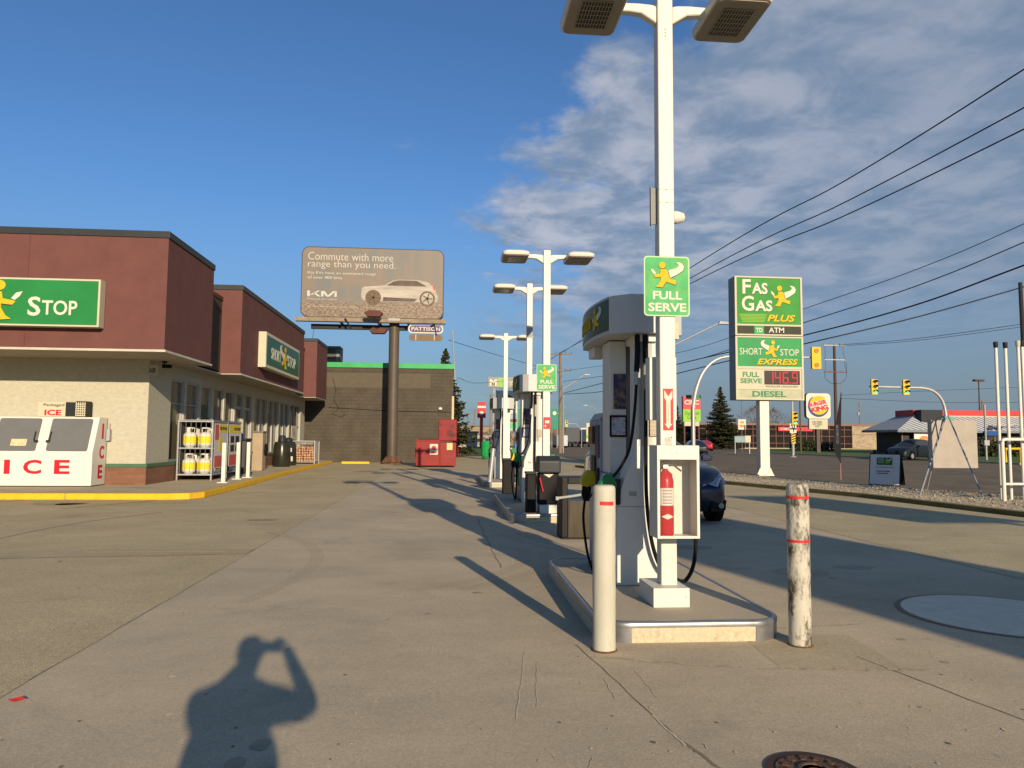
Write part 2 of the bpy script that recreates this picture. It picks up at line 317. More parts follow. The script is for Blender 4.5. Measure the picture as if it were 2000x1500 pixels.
# running figure emblem drawn in a u,v box
def emblem(box, T, parent, name='emblem', mirror=False, w=0.004, th=0.006):
    u0, u1, v0, v1 = box
    def q(L): return [((u0 + (1 - x if mirror else x) * (u1 - u0)), v0 + y * (v1 - v0)) for x, y in [((a - 240) / 480., (635 - b) / 370.) for a, b in L]]
    mb = MB(T)
    head = [(408 + 48 * math.cos(2 * math.pi * i / 16), 312 + 48 * math.sin(2 * math.pi * i / 16)) for i in range(16)]
    body = [(385, 372), (455, 370), (488, 400), (500, 480), (530, 512), (605, 530), (597, 590), (545, 575), (500, 560), (462, 550), (438, 578), (410, 632), (310, 622), (350, 590), (385, 520), (385, 482), (310, 492), (285, 462), (300, 452), (375, 435)]
    wing = [(495, 382), (600, 352), (642, 320), (632, 290), (595, 268), (640, 262), (690, 280), (716, 330), (700, 385), (620, 440), (520, 492), (505, 440)]
    small = [(240, 365), (285, 380), (318, 432), (292, 447), (258, 410)]
    for L in (head, body, wing): flat(mb, q([(a + 7, b + 8) for a, b in L]), w - th * 0.7, w - th * 0.15, 2)
    flat(mb, q(wing), w - th * 0.2, w + th * 0.35, 1); flat(mb, q(small), w - th * 0.2, w + th * 0.35, 1)
    flat(mb, q(head), w - th * 0.1, w + th * 0.6, 0); flat(mb, q(body), w - th * 0.12, w + th * 0.75, 0)
    return mb.build(name, [logo_y, logo_w, dk_ink], parent)

# ------------------------------------------------------------------ ground, roads, kerbs
def sheet(name, pts, z, mat):
    mb = MB(); mb.add([(p[0], p[1], z) for p in pts], [tuple(range(len(pts)))]); return tag(mb.build(name, mat, recalc=False), kind='structure')
sheet('ground', [(-900, -300), (1200, -300), (1200, 1500), (-900, 1500)], 0.0, asph)
sheet('concrete_forecourt', [(-2.45, -12), (6.1, -12), (6.1, 33), (-2.45, 33)], 0.004, conc)
# the street beyond the gravel strip
sheet('road', [(15.3, -60), (15.3, 12), (11.9, 28.5), (9.0, 45), (9.0, 120), (20, 230), (60, 330), (200, 330), (150, 170), (38.4, 78), (38.4, 62), (60, 52), (300, 20), (300, -60)], 0.004, road_m)
grass_pts = [(35.961,80.5,0)[:2], (36.24,67.811,0)[:2], (36.525,57.748,0)[:2], (37.346,45.241,0)[:2], (200, 60), (200, 130), (75.184,118.793,0)[:2], (72.371,135.352,0)[:2], (60.892,136.72,0)[:2]]
sheet('grass', grass_pts, 0.06, grass_m)
mbk = MB()
for i in range(len(grass_pts)):
    if i > 2: continue
    a = Vector((*grass_pts[i], 0)); b = Vector((*grass_pts[(i + 1) % len(grass_pts)], 0)); d = (b - a).normalized(); n = Vector((d.y, -d.x, 0)) * 0.3
    mbk.hexa([a + n, b + n, b, a], [p + Vector((0, 0, 0.13)) for p in (a + n, b + n, b, a)])
tag(mbk.build('far_kerb', walk_m), kind='structure')
sheet('parking_lot', [(55, 123), (200, 123), (200, 220), (55, 220)], 0.075, road_m)
sheet('grass_verge', [(-6, 60), (6.5, 60), (8, 130), (-6, 150)], 0.03, grass_m)
# gravel strip with a kerb along the forecourt
kl = [(13.2, -8), (12.2, 8), (11.43, 13.9), (10.93, 18.44), (9.32, 24.15), (7.6, 31), (6.8, 38)]
kr = [(15.2, -8), (15.2, 12), (14.7, 17.5), (13.0, 23.4), (11.9, 28.9), (9.6, 38)]
gp = MB(); gp.prism([p for p in kl] + [p for p in kr[::-1]], 'z', -0.05, 0.075, 0)
tag(gp.build('gravel_strip', gravel_m), kind='structure')
def strip(name, L, w, z0, z1, mat, side=-1, bevel=0.0):
    mb = MB(); n = len(L); L = [Vector((*p, 0)) for p in L]; off = []
    for i in range(n):
        d = (L[min(i + 1, n - 1)] - L[max(i - 1, 0)]).normalized(); off.append(Vector((d.y, -d.x, 0)) * w * side)
    vs = []
    for p, o in zip(L, off): vs += [p + Vector((0, 0, z0)), p + o + Vector((0, 0, z0)), p + o + Vector((0, 0, z1)), p + Vector((0, 0, z1))]
    fs = [(i * 4 + k, i * 4 + (k + 1) % 4, i * 4 + 4 + (k + 1) % 4, i * 4 + 4 + k) for i in range(n - 1) for k in range(4)] + [(0, 1, 2, 3), tuple(4 * n - 4 + k for k in (3, 2, 1, 0))]
    mb.add(vs, fs); return mb.build(name, mat, bevel=bevel)
tag(strip('lot_kerb', kl, 0.22, 0.0, 0.10, moss_m, 1 * -1), kind='structure')
# loose stones give the gravel strip its rough outline
st = MB()
for _ in range(2600):
    t = random.random(); yy = 11 + 20 * t * t if random.random() < 0.3 else 11 + 20 * t
    def lerp(L, y):
        for a, b in zip(L, L[1:]):
            if a[1] <= y <= b[1]: return a[0] + (b[0] - a[0]) * (y - a[1]) / (b[1] - a[1])
        return L[-1][0]
    xx = random.uniform(lerp(kl, yy) + 0.25, lerp(kr, yy)); r = random.uniform(0.018, 0.05)
    c = Vector((xx, yy, 0.075)); a = random.random() * 6
    vs = [c + Vector((r * math.cos(a + k * 1.57) * random.uniform(.7, 1.2), r * math.sin(a + k * 1.57), r * random.uniform(0, .25))) for k in range(4)] + [c + Vector((0, 0, r * random.uniform(.5, .9)))]
    st.add(vs, [(0, 1, 4), (1, 2, 4), (2, 3, 4), (3, 0, 4)])
tag(st.build('gravel_stones', pm('pale_stone', (0.42, 0.36, 0.27), 0.9, var=0.35, scale=6), recalc=False), kind='stuff')
# store sidewalk with yellow kerb
wl = [(-16, 17.72), (-6.35, 17.72), (-6.0, 17.82), (-5.86, 18.15), (-5.9, 21), (-6.28, 30), (-6.42, 38), (-6.5, 41.8)]
mbw = MB(); mbw.prism(wl + [(-7.4, 43.5), (-16, 43.5)], 'z', -0.05, 0.138); tag(mbw.build('sidewalk', walk_m), kind='structure')
tag(strip('yellow_kerb', wl, 0.17, 0.0, 0.145, curb_y, -1 * -1, 0.02), kind='structure')
mbx = MB()
for i, x in enumerate((-14.1, -11.2, -8.55)): mbx.box(x, x + 0.018, 17.546, 17.63, 0.0, 0.147)
tag(mbx.build('kerb_joints', crack_m), kind='structure')
# painted lines, patches, joints and stains
marks = MB()
def mark(mb, L, w, z=0.0065):
    for a, b in zip(L, L[1:]):
        a = Vector((*a, z)); b = Vector((*b, z)); d = (b - a).normalized(); n = Vector((-d.y, d.x, 0)) * w / 2
        mb.add([a + n, a - n, b - n, b + n], [(0, 1, 2, 3)])
mark(marks, [(-6.55, 17.45), (-7.6, 15.4)], 0.11); mark(marks, [(-9.35, 17.45), (-10.3, 15.9)], 0.11); mark(marks, [(-4.5, 9.75), (-2.75, 9.75)], 0.12)
mark(marks, [(-5.0, 27), (-5.0, 27.9)], 0.1); mark(marks, [(-6.0, 33.2), (-4.6, 33.6)], 0.12)
tag(marks.build('painted_bay_lines', line_y, recalc=False), kind='structure')
wm = MB(); mark(wm, [(4.30, 13.05), (4.95, 12.65)], 0.16); mark(wm, [(4.15, 12.35), (4.85, 12.1)], 0.2)
for x, y, l in ((11.5, 40, 3), (13, 52, 6), (17, 34, 3.5), (19, 46, 5), (24, 38, 4), (24, 30, 3), (28, 52, 6)): mark(wm, [(x, y), (x + l, y + l * 0.12)], 0.14, 0.008)
mark(wm, [(9.3, 60), (10.5, 100)], 0.12, 0.012); mark(wm, [(16, 19), (21, 17.6)], 0.14, 0.012)
tag(wm.build('painted_white_lines', line_w, recalc=False), kind='structure')
cm = MB()
def wob(a, b, n, am):
    a = Vector((*a, 0)); b = Vector((*b, 0)); d = (b - a).normalized(); nn = Vector((-d.y, d.x, 0))
    return [tuple((a.lerp(b, i / n) + nn * (random.uniform(-am, am) if 0 < i < n else 0)).to_2d()) for i in range(n + 1)]
mark(cm, wob((-2.45, 1.2), (-2.45, 30), 120, 0.012), 0.007, 0.0065)
mark(cm, wob((0.93, 5.3), (1.15, 3.6), 10, 0.006), 0.007, 0.0065); mark(cm, wob((1.15, 3.6), (1.33, 2.9), 8, 0.008), 0.018, 0.0065); mark(cm, wob((1.33, 2.9), (1.5, 2.2), 8, 0.01), 0.012, 0.0065)
mark(cm, wob((2.78, 4.9), (3.2, 3.0), 16, 0.006), 0.010, 0.0065); mark(cm, wob((3.2, 3.0), (3.5, 2.2), 10, 0.006), 0.007, 0.0065)
mark(cm, wob((0.62, 8.4), (0.55, 13.5), 20, 0.02), 0.012, 0.0065)
mark(cm, wob((6.1, 4), (6.1, 33), 50, 0.02), 0.02, 0.0065)
tag(cm.build('pavement_cracks', crack_m, recalc=False), kind='structure')
sc_ = MB()
for _ in range(60):
    x = random.uniform(-2.0, 3.6); y = random.uniform(2.6, 9.5); a = random.gauss(1.55, 0.35) if random.random() < 0.6 else random.uniform(0, 3.1); l = random.uniform(0.02, 0.10) * (2.6 if random.random() < 0.12 else 1)
    mark(sc_, wob((x, y), (x + l * math.cos(a), y + l * math.sin(a)), 6, 0.006), random.uniform(0.003, 0.006), 0.007)
for a, b, w in (((0.55, 5.15), (0.38, 3.95), 0.008), ((0.60, 4.9), (0.50, 4.1), 0.004), ((0.97, 4.55), (0.96, 4.2), 0.006), ((1.1, 3.95), (1.15, 3.55), 0.012), ((0.72, 3.1), (0.62, 2.6), 0.008), ((1.2, 4.7), (1.2, 4.2), 0.004)): mark(sc_, wob(a, b, 9, 0.006), w, 0.007)
tag(sc_.build('pavement_scratches', scratch_m, recalc=False), kind='structure')
for nm_, mt_, cnt in (('pale_grit', scratch_m, 520), ('dark_grit', pm('dark_grit', (0.26, 0.21, 0.14), 0.95, var=0.4, scale=20), 220)):
    gq_ = MB()
    for _ in range(cnt):
        y = 2.3 + 12 * random.random() ** 1.7; x = random.uniform(-.75, .8) * (y + 1.0) + .15 * y * 0; r = random.uniform(.003, .012) * (1.8 if random.random() < .1 else 1); a = random.random() * 3
        gq_.add([(x + r * math.cos(a + k * 1.26) * random.uniform(.6, 1.2), y + r * math.sin(a + k * 1.26) * 1.3, 0.0075) for k in range(5)], [(0, 1, 2, 3, 4)])
    tag(gq_.build(nm_, mt_, recalc=False), kind='stuff')
cv = MB(); mark(cv, wob((0.98, 5.0), (1.9, 4.72), 14, .02), .03, .0068); mark(cv, wob((2.0, 4.68), (3.1, 4.60), 16, .02), .035, .0068); mark(cv, wob((2.2, 5.6), (3.3, 5.75), 14, .02), .02, .0068); mark(cv, wob((-9, 9.0), (-3.0, 9.5), 40, .02), .03, .0068)
tag(cv.build('worn_joint_filler', pm('joint_filler', (0.60, 0.51, 0.34), 0.95, var=0.2, scale=20, dirt=.9, dcol=(.42, .35, .24), dscale=12, dthr=.48), recalc=False), kind='structure')
def blob(mb, cx, cy, rx, ry, z, n=26, am=0.3):
    s = random.random() * 9
    mb.add([(cx + rx * (1 + am * noise.noise((math.cos(6.283 * i / n) + s, math.sin(6.283 * i / n), s))) * math.cos(6.283 * i / n), cy + ry * (1 + am * noise.noise((math.cos(6.283 * i / n), s, math.sin(6.283 * i / n)))) * math.sin(6.283 * i / n), z) for i in range(n)], [tuple(range(n))])
bl = MB()
for a in ((-8.2, 16.6, 0.62, 0.32, .0055), (-7.9, 16.45, 0.3, 0.2, .0055), (-0.86, 3.70, 0.05, 0.07, .0055), (-0.92, 3.5, 0.05, 0.07, .0055), (-0.75, 4.02, 0.03, 0.03, .0055), (-3.2, 13.4, 0.25, 0.12, .0055),
          (3.9, 8.0, 0.30, 0.25, .0055), (4.7, 8.3, 0.25, 0.16, .0055), (3.3, 9.9, 0.3, 0.2, .0055), (-2.9, 25.0, 0.5, 0.7, .0055), (0.3, 7.1, 0.05, 0.04, .0055), (3.3, 4.75, 0.03, 0.03, .0055), (3.35, 5.3, 0.035, 0.03, .0055), (-3.4, 32, 0.5, 0.5, .0055), (9.5, 9.5, 0.6, .3, .0055)): blob(bl, *a)
ty = MB()
for cx_, cy_, r_, a0, a1 in ((-1.6, 9.5, 2.6, -60, 10), (-1.35, 9.4, 2.6, -55, 5), (0.2, 11.5, 6.5, 150, 200), (4.8, 12, 4.0, 190, 250), (5.1, 12, 4.0, 185, 240), (-6.5, 8.5, 5.0, -20, 40)):
    mark(ty, [(cx_ + r_ * math.cos(rad(a0 + (a1 - a0) * i / 24)), cy_ + r_ * math.sin(rad(a0 + (a1 - a0) * i / 24))) for i in range(25)], 0.16, 0.0058)
tag(ty.build('tyre_marks', ground_mat('tyre_mark_concrete', (0.415, 0.345, 0.232), 0.2, 120, 0.1, 0.3, 0.6), recalc=False), kind='structure')
tag(bl.build('oil_stains', oil, recalc=False), kind='structure')
pt = MB(); pt.add([(2.15, 4.72, .0052), (2.95, 4.60, .0052), (3.02, 5.45, .0052), (2.2, 5.5, .0052)], [(0, 1, 2, 3)])
tag(pt.build('concrete_patch', ground_mat('patch_concrete', (0.40, 0.335, 0.215), 0.22, 90, 0.12, 0.4, 0.4)), kind='structure')
mk = MB(); mk.add([(-9.5, 8.95, .006), (-2.47, 9.55, .006), (-2.47, 9.95, .006), (-9.6, 9.75, .006)], [(0, 1, 2, 3)])
tag(mk.build('asphalt_patch', ground_mat('patch_asphalt', (0.38, 0.32, 0.20), 0.25, 130, 0.1, 0.3, 0.6)), kind='structure')

# large pale round tank cover and small brown one
def cover(cx, cy, r, mat, ringm, label, letters=None):
    t = thing('manhole_cover', label, 'manhole cover', (cx, cy, 0.006))
    m = MB(); m.lathe([(0, -0.004), (r, -0.004), (r, 0.008), (r - 0.02, 0.007), (0, 0.012)], 48); m.build('lid', mat, t, smooth=30)
    k = MB(); n = 56
    vs = []
    for rr, z in ((r + 0.005, 0.004), (r + 0.045, 0.004), (r + 0.045, 0.0), (r + 0.005, 0.0)): vs += [(rr * math.cos(6.2832 * i / n), rr * math.sin(6.2832 * i / n), z) for i in range(n)]
    k.add(vs, [(j * n + i, j * n + (i + 1) % n, ((j + 1) % 4) * n + (i + 1) % n, ((j + 1) % 4) * n + i) for j in range(4) for i in range(n)]); k.build('rim', ringm, t)
    return t
cover(4.68, 5.98, 0.76, pm('pale_cover', (0.92, 0.80, 0.60), 0.9, 0.0, var=0.1, scale=5, dirt=0.5, dcol=(0.42, 0.38, 0.32), dscale=3, dthr=0.56), pm('rusty_rim', (0.28, 0.20, 0.13), 0.8, var=0.2), 'large pale round tank cover set in the forecourt beside the scuffed bollard')
t = cover(1.629, 3.234, 0.165, pm('brown_iron', (0.15, 0.085, 0.055), 0.7, 0.2, var=0.3, scale=20, bump=0.5, bscale=60, dirt=0.6, dcol=(0.26, 0.18, 0.11), dscale=14), pm('dark_iron_rim', (0.07, 0.045, 0.035), 0.8), 'small brown iron valve cover at the very bottom of the view')
m = MB()
for k in range(12):
    a = 6.283 * k / 12; m.T = Matrix.Rotation(a, 4, 'Z'); m.box(0.105, 0.135, -0.012, 0.012, 0.011, 0.016)
m.T = Matrix(); m.lathe([(0.07, 0.011), (0.07, 0.017), (0.055, 0.017), (0.055, 0.011)], 24); m.build('raised_marks', MATS['brown_iron'], t)
ws = MB(); ws.prism([(0, 0), (0.16, 0), (0.13, 0.12), (0.03, 0.12)], 'x', 0, 1.5)
o = tag(ws.build('wheel_stop', curb_y, bevel=0.02), 'short yellow parking block on the ground by the dark block wall', 'wheel stop'); o.location = (-5.75, 41.2, 0)
lf = MB(); lf.add([(0, 0, 0.01), (0.06, 0.02, 0.02), (0.1, 0.0, 0.012), (0.05, -0.03, 0.008)], [(0, 1, 2, 3)])
o = tag(lf.build('litter', redl), 'scrap of red litter on the asphalt at the left edge', 'litter'); o.location = (-2.375,4.375,0.005)

# ------------------------------------------------------------------ store
st_ = thing('convenience_store', 'low cream stucco shop with maroon fascia blocks and a row of tall windows', 'store building', (-8.05, 20.68, 0))
def sb(): return MB(Matrix.Translation((8.05, -20.68, 0)))
WIN = [(22.31, 23.42), (23.62, 24.78), (24.98, 26.1), (26.3, 27.45), (27.65, 28.79), (28.95, 30.0), (30.16, 31.26), (31.74, 33.86), (34.03, 36.16), (36.36, 38.5), (38.75, 41.4)]
m = sb()
m.box(-18, -8.05, 20.68, 20.9, 0.70, 5.7); m.box(-8.27, -8.05, 20.9, 22.31, 0.70, 5.7)
m.box(-8.27, -8.05, 22.31, 42.6, 3.12, 5.7)
e = 22.31
for a, b in WIN:
    if a > e + .01: m.box(-8.27, -8.055, e, a, 0.70, 3.12)
    e = b
m.box(-8.27, -8.055, e, 42.6, 0.70, 3.12); m.box(-18, -8.27, 42.4, 42.6, 0.14, 5.7); m.box(-18, -17.8, 20.9, 42.4, 0.14, 5.7)
m.build('wall', stucco, st_)
m = sb(); m.box(-18, -8.02, 20.65, 20.9, 0.1, 0.6); m.box(-8.27, -8.02, 20.9, 22.31, 0.1, 0.6); m.box(-8.27, -8.02, 22.31, 42.62, 0.1, 0.6); m.build('brick_base', brick, st_)
m = sb(); m.box(-18, -8.0, 20.63, 20.9, 0.60, 0.70); m.box(-8.27, -8.0, 20.9, 42.64, 0.60, 0.70); m.build('green_trim', pm('green_trim', (0.07, 0.16, 0.09), 0.6, var=0.1), st_, bevel=0.008)
m = sb(); m.box(-18, -8.3, 20.95, 42.4, 5.55, 5.68); m.build('roof', flash, st_)
for i, (a, b) in enumerate(WIN):
    f = sb(); x0, x1 = -8.2, -8.10
    f.box(x0, x1, a, a + 0.05, 0.7, 3.12); f.box(x0, x1, b - 0.05, b, 0.7, 3.12); f.box(x0, x1, a + .05, b - .05, 3.06, 3.12); f.box(x0, x1, a + .05, b - .05, 0.7, 0.76)
    if b - a > 1.6: f.box(x0, x1, (a + b) / 2 - .02, (a + b) / 2 + .02, 0.76, 3.06)
    if i in (0, 1): f.box(x0, x1, a + .05, b - .05, 2.4, 2.43)
    if i in (5, 6): f.box(x0, x1, a + .05, b - .05, 1.2, 1.26); f.box(x0, x1, a + .05, b - .05, 2.5, 2.6)
    fo = f.build('door' if i in (5, 6) else 'window', grey_lt, st_)
    g = sb(); g.box(-8.175, -8.165, a + .05, b - .05, 0.76, 3.06); g.build('pane', pm('shop_glass', (0.17, 0.155, 0.10), 0.07, var=0.45, scale=0.6, spec=0.7, stretch=(1, 3.5, 0.3)), fo)  # opaque pane; its streaked tan colour stands in for reflections
    if i in (2, 3, 8):
        g = sb(); g.box(-8.162, -8.158, a + .12, b - .12 if i < 5 else (a + b) / 2 - .1, 1.2, 2.5); g.build('poster', pm('window_poster' + str(i), ((.05, .07, .03), (.10, .06, .08), (.16, .13, .08))[(2, 3, 8).index(i)], .4, var=.6, scale=2.5, dirt=.8, dcol=((.3, .05, .04), (.25, .2, .12), (.3, .28, .2))[(2, 3, 8).index(i)], dscale=1.8, dthr=.55), fo)
    if i in (5, 6): g = sb(); g.cyl((-8.06, b - .15, 1.0), (-8.06, b - .15, 1.4), 0.015); g.build('handle', steel, fo)
for i, (y0, y1, x0, zt) in enumerate(((18.55, 22.1, -18, 6.3), (25.15, 35.85, -9.2, 6.33), (39.4, 42.7, -9.2, 6.45))):
    m = sb(); m.box(x0, -6.9, y0, y1, 3.535, zt)
    fs_ = m.build('fascia', maroon, st_)
    m = sb(); m.box(x0 - .02, -6.87, y0 - .03, y1 + .03, zt, zt + .17); m.build('cap_flashing', flash, fs_, bevel=0.01)
    if i == 0:
        for xx in (-12.9, -10.15): m = sb(); m.box(xx, xx + .018, 18.545, 18.56, 3.54, 6.3); m.build('panel_joint', pm('maroon_joint', (0.15, 0.05, 0.04), 0.9), fs_)
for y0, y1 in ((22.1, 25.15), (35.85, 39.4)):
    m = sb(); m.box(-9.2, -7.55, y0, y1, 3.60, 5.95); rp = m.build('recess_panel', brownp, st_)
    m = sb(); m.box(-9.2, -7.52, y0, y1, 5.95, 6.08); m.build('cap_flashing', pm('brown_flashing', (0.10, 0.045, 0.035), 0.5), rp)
m = sb(); m.box(-18, -6.88, 18.53, 20.68, 3.49, 3.53); m.box(-8.05, -6.88, 20.68, 22.12, 3.49, 3.53); m.box(-8.05, -7.5, 22.12, 42.72, 3.491, 3.531)
m.box(-7.5, -6.88, 25.13, 35.87, 3.49, 3.53); m.box(-7.5, -6.88, 39.38, 42.72, 3.49, 3.53); m.build('soffit', soff, st_)
m = sb(); m.box(-18, -6.86, 18.515, 18.53, 3.485, 3.54); m.box(-6.88, -6.865, 18.53, 22.12, 3.485, 3.54); m.box(-6.88, -6.865, 25.13, 35.87, 3.485, 3.54); m.build('soffit_edge', pm('pale_drip_edge', (0.6, 0.56, 0.46), 0.6), st_)
# shop signs
def sign_box(name, label, T, w, h, d, face, frame, loc, edge=0.045):
    t = thing(name, label, 'sign', loc); m = MB(T)
    m.prism([(0, 0), (w, 0), (w, h), (0, h)], 'z', -d, 0); m.build('cabinet', frame, t, bevel=0.01)
    m = MB(T); flat(m, [(edge, edge), (w - edge, edge), (w - edge, h - edge), (edge, h - edge)], 0.001, 0.008); m.build('panel', face, t)
    return t
T = face_m('S')
s1 = sign_box('shop_sign', 'long green lit-box shop sign on the maroon front at the left edge', T, 6.6, 1.15, 0.28, green, cream, (-14.92, 18.25, 4.02))
text('SHORT', (0.6, 2.9, 0.27, 0.62), T, logo_w, s1, w=0.008, bold=0.015); text('S', (4.98, 5.27, 0.24, 0.70), T, logo_w, s1, w=0.008, bold=0.016)
text('TOP', (5.30, 6.10, 0.27, 0.62), T, logo_w, s1, w=0.008, bold=0.015)
emblem((3.3, 4.85, 0.12, 1.08), T, s1, mirror=True, w=0.012, th=0.012)
T = face_m('E')
s2 = sign_box('shop_sign', 'smaller green shop sign on the maroon block above the windows', T, 6.05, 1.3, 0.28, green_dk, cream, (-6.62, 27.4, 3.97), 0.12)
text('SHORT', (0.8, 2.4, 0.38, 0.82), T, logo_w, s2, w=0.008, bold=0.01); text('STOP', (3.7, 5.2, 0.38, 0.82), T, logo_w, s2, w=0.008, bold=0.01)
emblem((2.2, 3.7, 0.2, 1.1), T, s2, mirror=True, w=0.012, th=0.012)
a_ = thing('air_sign', 'small white square AIR sign at the shop corner under the soffit', 'sign', (-8.11, 20.66, 3.08)); m = MB(face_m('S')); flat(m, [(0, 0), (0.27, 0), (0.27, 0.27), (0, 0.27)], 0, 0.012)
m.build('plate', pm('dull_cream_plate', (0.5, 0.46, 0.36), 0.5), a_); text('AIR', (0.05, 0.24, 0.06, 0.2), face_m('S'), dk_ink, a_, w=0.012, bold=0.01)
a_ = thing('security_camera', 'black security camera under the soffit at the shop corner', 'camera', (-7.75, 20.9, 3.42)); m = MB(); m.box(-.06, .06, -.04, .04, .02, .07); m.cyl((0, 0, .02), (0, 0, -.05), .02); m.build('bracket', dark, a_)
m = MB(); m.box(-.05, .17, -.05, .05, -.12, -.02); m.cyl((.17, 0, -.07), (.2, 0, -.07), .035); m.build('housing', black, a_, bevel=.01)
m = MB(Matrix.Translation((0, 0, 0))); m.box(0, 1.25, 0, 1.2, 0, 1.35); 
ac = thing('rooftop_unit', 'grey rooftop air unit rising behind the maroon blocks', 'air conditioner', (-7.95, 46.3, 5.72)); m.build('housing', pm('unit_grey', (0.13, 0.13, 0.125), 0.6), ac, bevel=.02)
m = MB()
for k in range(9): m.box(.08, .95, -.012, 0, .55 + k * .08, .58 + k * .08)
m.build('grille', dark, ac); m = MB(); m.box(1.02, 1.17, -.02, 0, .2, 1.1); m.box(.3, .5, -.02, 0, .12, .25); m.build('access_panel', grey, ac)

# dark block building with green band
bb = thing('block_building', 'dark painted block building with a bright green roof band behind the billboard', 'building', (0.3, 43.6, 0))
m = MB(); m.box(-16, 0, 0, 22, 0, 5.5); m.build('wall', block, bb)
m = MB(); m.box(-12.9, -1.35, -.006, -.001, 4.35, 5.2); m.build('painted_patch', pm('darker_paint_patch', (0.125, 0.108, 0.078), 0.85, var=0.08), bb)
m = MB(); m.box(-16, .04, -.06, 22, 5.5, 5.80); m.build('green_band', pm('green_fascia', (0.045, 0.42, 0.13), 0.45, var=0.12, scale=1.5), bb, bevel=.01)
m = MB(); m.box(-.08, .05, -.05, .02, 2.2, 3.9); m.build('corner_trim', pm('pale_tan_trim', (0.62, 0.5, 0.33), 0.7), bb)
m = MB(); m.tube([(-7.2, -.03, 3.15), (-5, -.03, 3.05), (-3.4, -.03, 2.98), (-1.5, -.03, 2.98), (-.1, -.03, 2.96)], .014, 6)
m.tube([(-7.0, -.03, 4.9), (-6.8, -.03, 4.2), (-6.9, -.03, 3.6), (-6.6, -.03, 3.1), (-7.0, -.03, 2.8), (-6.5, -.03, 2.6), (-6.2, -.03, 2.75)], .012, 6); m.build('cable', black, bb)
m = MB(); m.lathe([(0, -.02), (.11, 0), (.12, .08), (.06, .14), (0, .15)], 16, 0, (-.75, -.1, 3.1)); m.build('camera_dome', white, bb, smooth=40)
lean = thing('leaning_pole', 'thin leaning grey wire pole behind the corner of the block building', 'utility pole', (0.989, 60, 0)); m = MB(); m.tube([(0, 0, 0), (-.40, 0, 5.2), (-.72, 0, 10.2)], [.10, .08, .05], 8); m.build('pole', galv, lean)

# ------------------------------------------------------------------ ice freezer, cage, store-front things
fz = thing('ice_freezer', 'white outdoor ice freezer with two grey slanted doors against the shop wall', 'ice freezer', (-9.05, 19.85, 0.16))
prof = [(0, 0), (0, 0.83), (0.32, 1.76), (0.78, 1.76), (0.78, 0)]
m = MB(); m.prism(prof, 'x', -2.75, 0); m.build('body', pm('freezer_white', (0.80, 0.78, 0.70), 0.35, var=0.04, dirt=0.12, dthr=0.62), fz, bevel=0.015)
m = MB(); m.box(-2.7, -.05, .05, .72, -.03, 0.0); m.build('plinth', dark, fz)
sl_ = Vector((0, 0.32, 0.93)).normalized(); nn = Vector((0, -sl_.z, sl_.y))
TS = Matrix([[1, 0, 0], [0, sl_.y, sl_.z], [0, nn.y, nn.z]]).transposed().to_4x4(); TS.translation = (0, 0, 0.83)
for x0, x1, hs in ((-2.42, -1.40, 1), (-1.14, -0.14, 0)):
    m = MB(TS); flat(m, rrect(x0, x1, 0.05, 0.93, 0.05), -.01, 0.035); d = m.build('door', pm('freezer_door_grey', (0.16, 0.17, 0.17), 0.4, var=0.05), fz, bevel=.008)
    hx = x1 - .06 if hs else x0 + .06
    m = MB(TS); m.tube([(hx, .32, .035), (hx, .32, .08), (hx, .55, .08), (hx, .55, .035)], .012, 6); m.box(hx - .0 if hs else hx - .09, hx + .09 if hs else hx, .27, .33, .03, .06); m.build('handle', dark, d)
m = MB(TS); flat(m, rrect(-2.02, -1.64, .18, .36, .02), .036, .039); m.build('sticker', pm('orange_sticker', (0.75, 0.6, 0.35), 0.5, var=0.3, scale=14), fz)
redice = pm('red_ice_lettering', (0.60, 0.015, 0.03), 0.5, var=0.06, dirt=0.2, dthr=0.62, dcol=(0.8, 0.75, 0.65))
for ch, a, b in (('I', -2.12, -1.98), ('C', -1.66, -1.22), ('E', -0.91, -0.53)): text(ch, (a, b, 0.30, 0.66), face_m('S'), redice, fz, w=0.001, bold=0.03)
TE = face_m('E')
for ch, a, b, c, d in (('I', .48, .57, 1.20, 1.60), ('C', .38, .64, .68, 1.02), ('E', .34, .58, .17, .52)): text(ch, (a, b, c, d), TE, redice, fz, w=0.001, bold=0.03)
m = MB(); m.box(-1.60, -.66, .40, .72, 1.765, 2.16); cu = m.build('cooling_unit', cream, fz, bevel=.01)
m = MB(); m.box(-.655, -.40, .40, .74, 1.765, 2.18); m.box(-.90, -.66, .392, .40, 1.78, 2.15); m.build('grille', dark, cu)
m = MB()
for k in range(6): m.box(-.65, -.405, .392, .3995, 1.79 + k * .06, 1.815 + k * .06)
for k in range(5): m.box(-.645 + k * .055, -.625 + k * .055, .386, .392, 1.78, 2.16)
m.build('grille_bars', cream, cu)
text('ICE', (-1.42, -1.00, 1.80, 1.95), face_m('S', (0, .4, 0)), redice, cu, w=.001, bold=.03); text('Packaged', (-1.45, -.94, 2.02, 2.11), face_m('S', (0, .4, 0)), dk_ink, cu, w=.001)
m = MB(); m.box(.02, .1, .70, .82, 1.15, 1.45); m.cyl((.06, .76, 1.45), (.06, .76, 1.62), .012); m.build('outlet_box', grey_lt, fz)

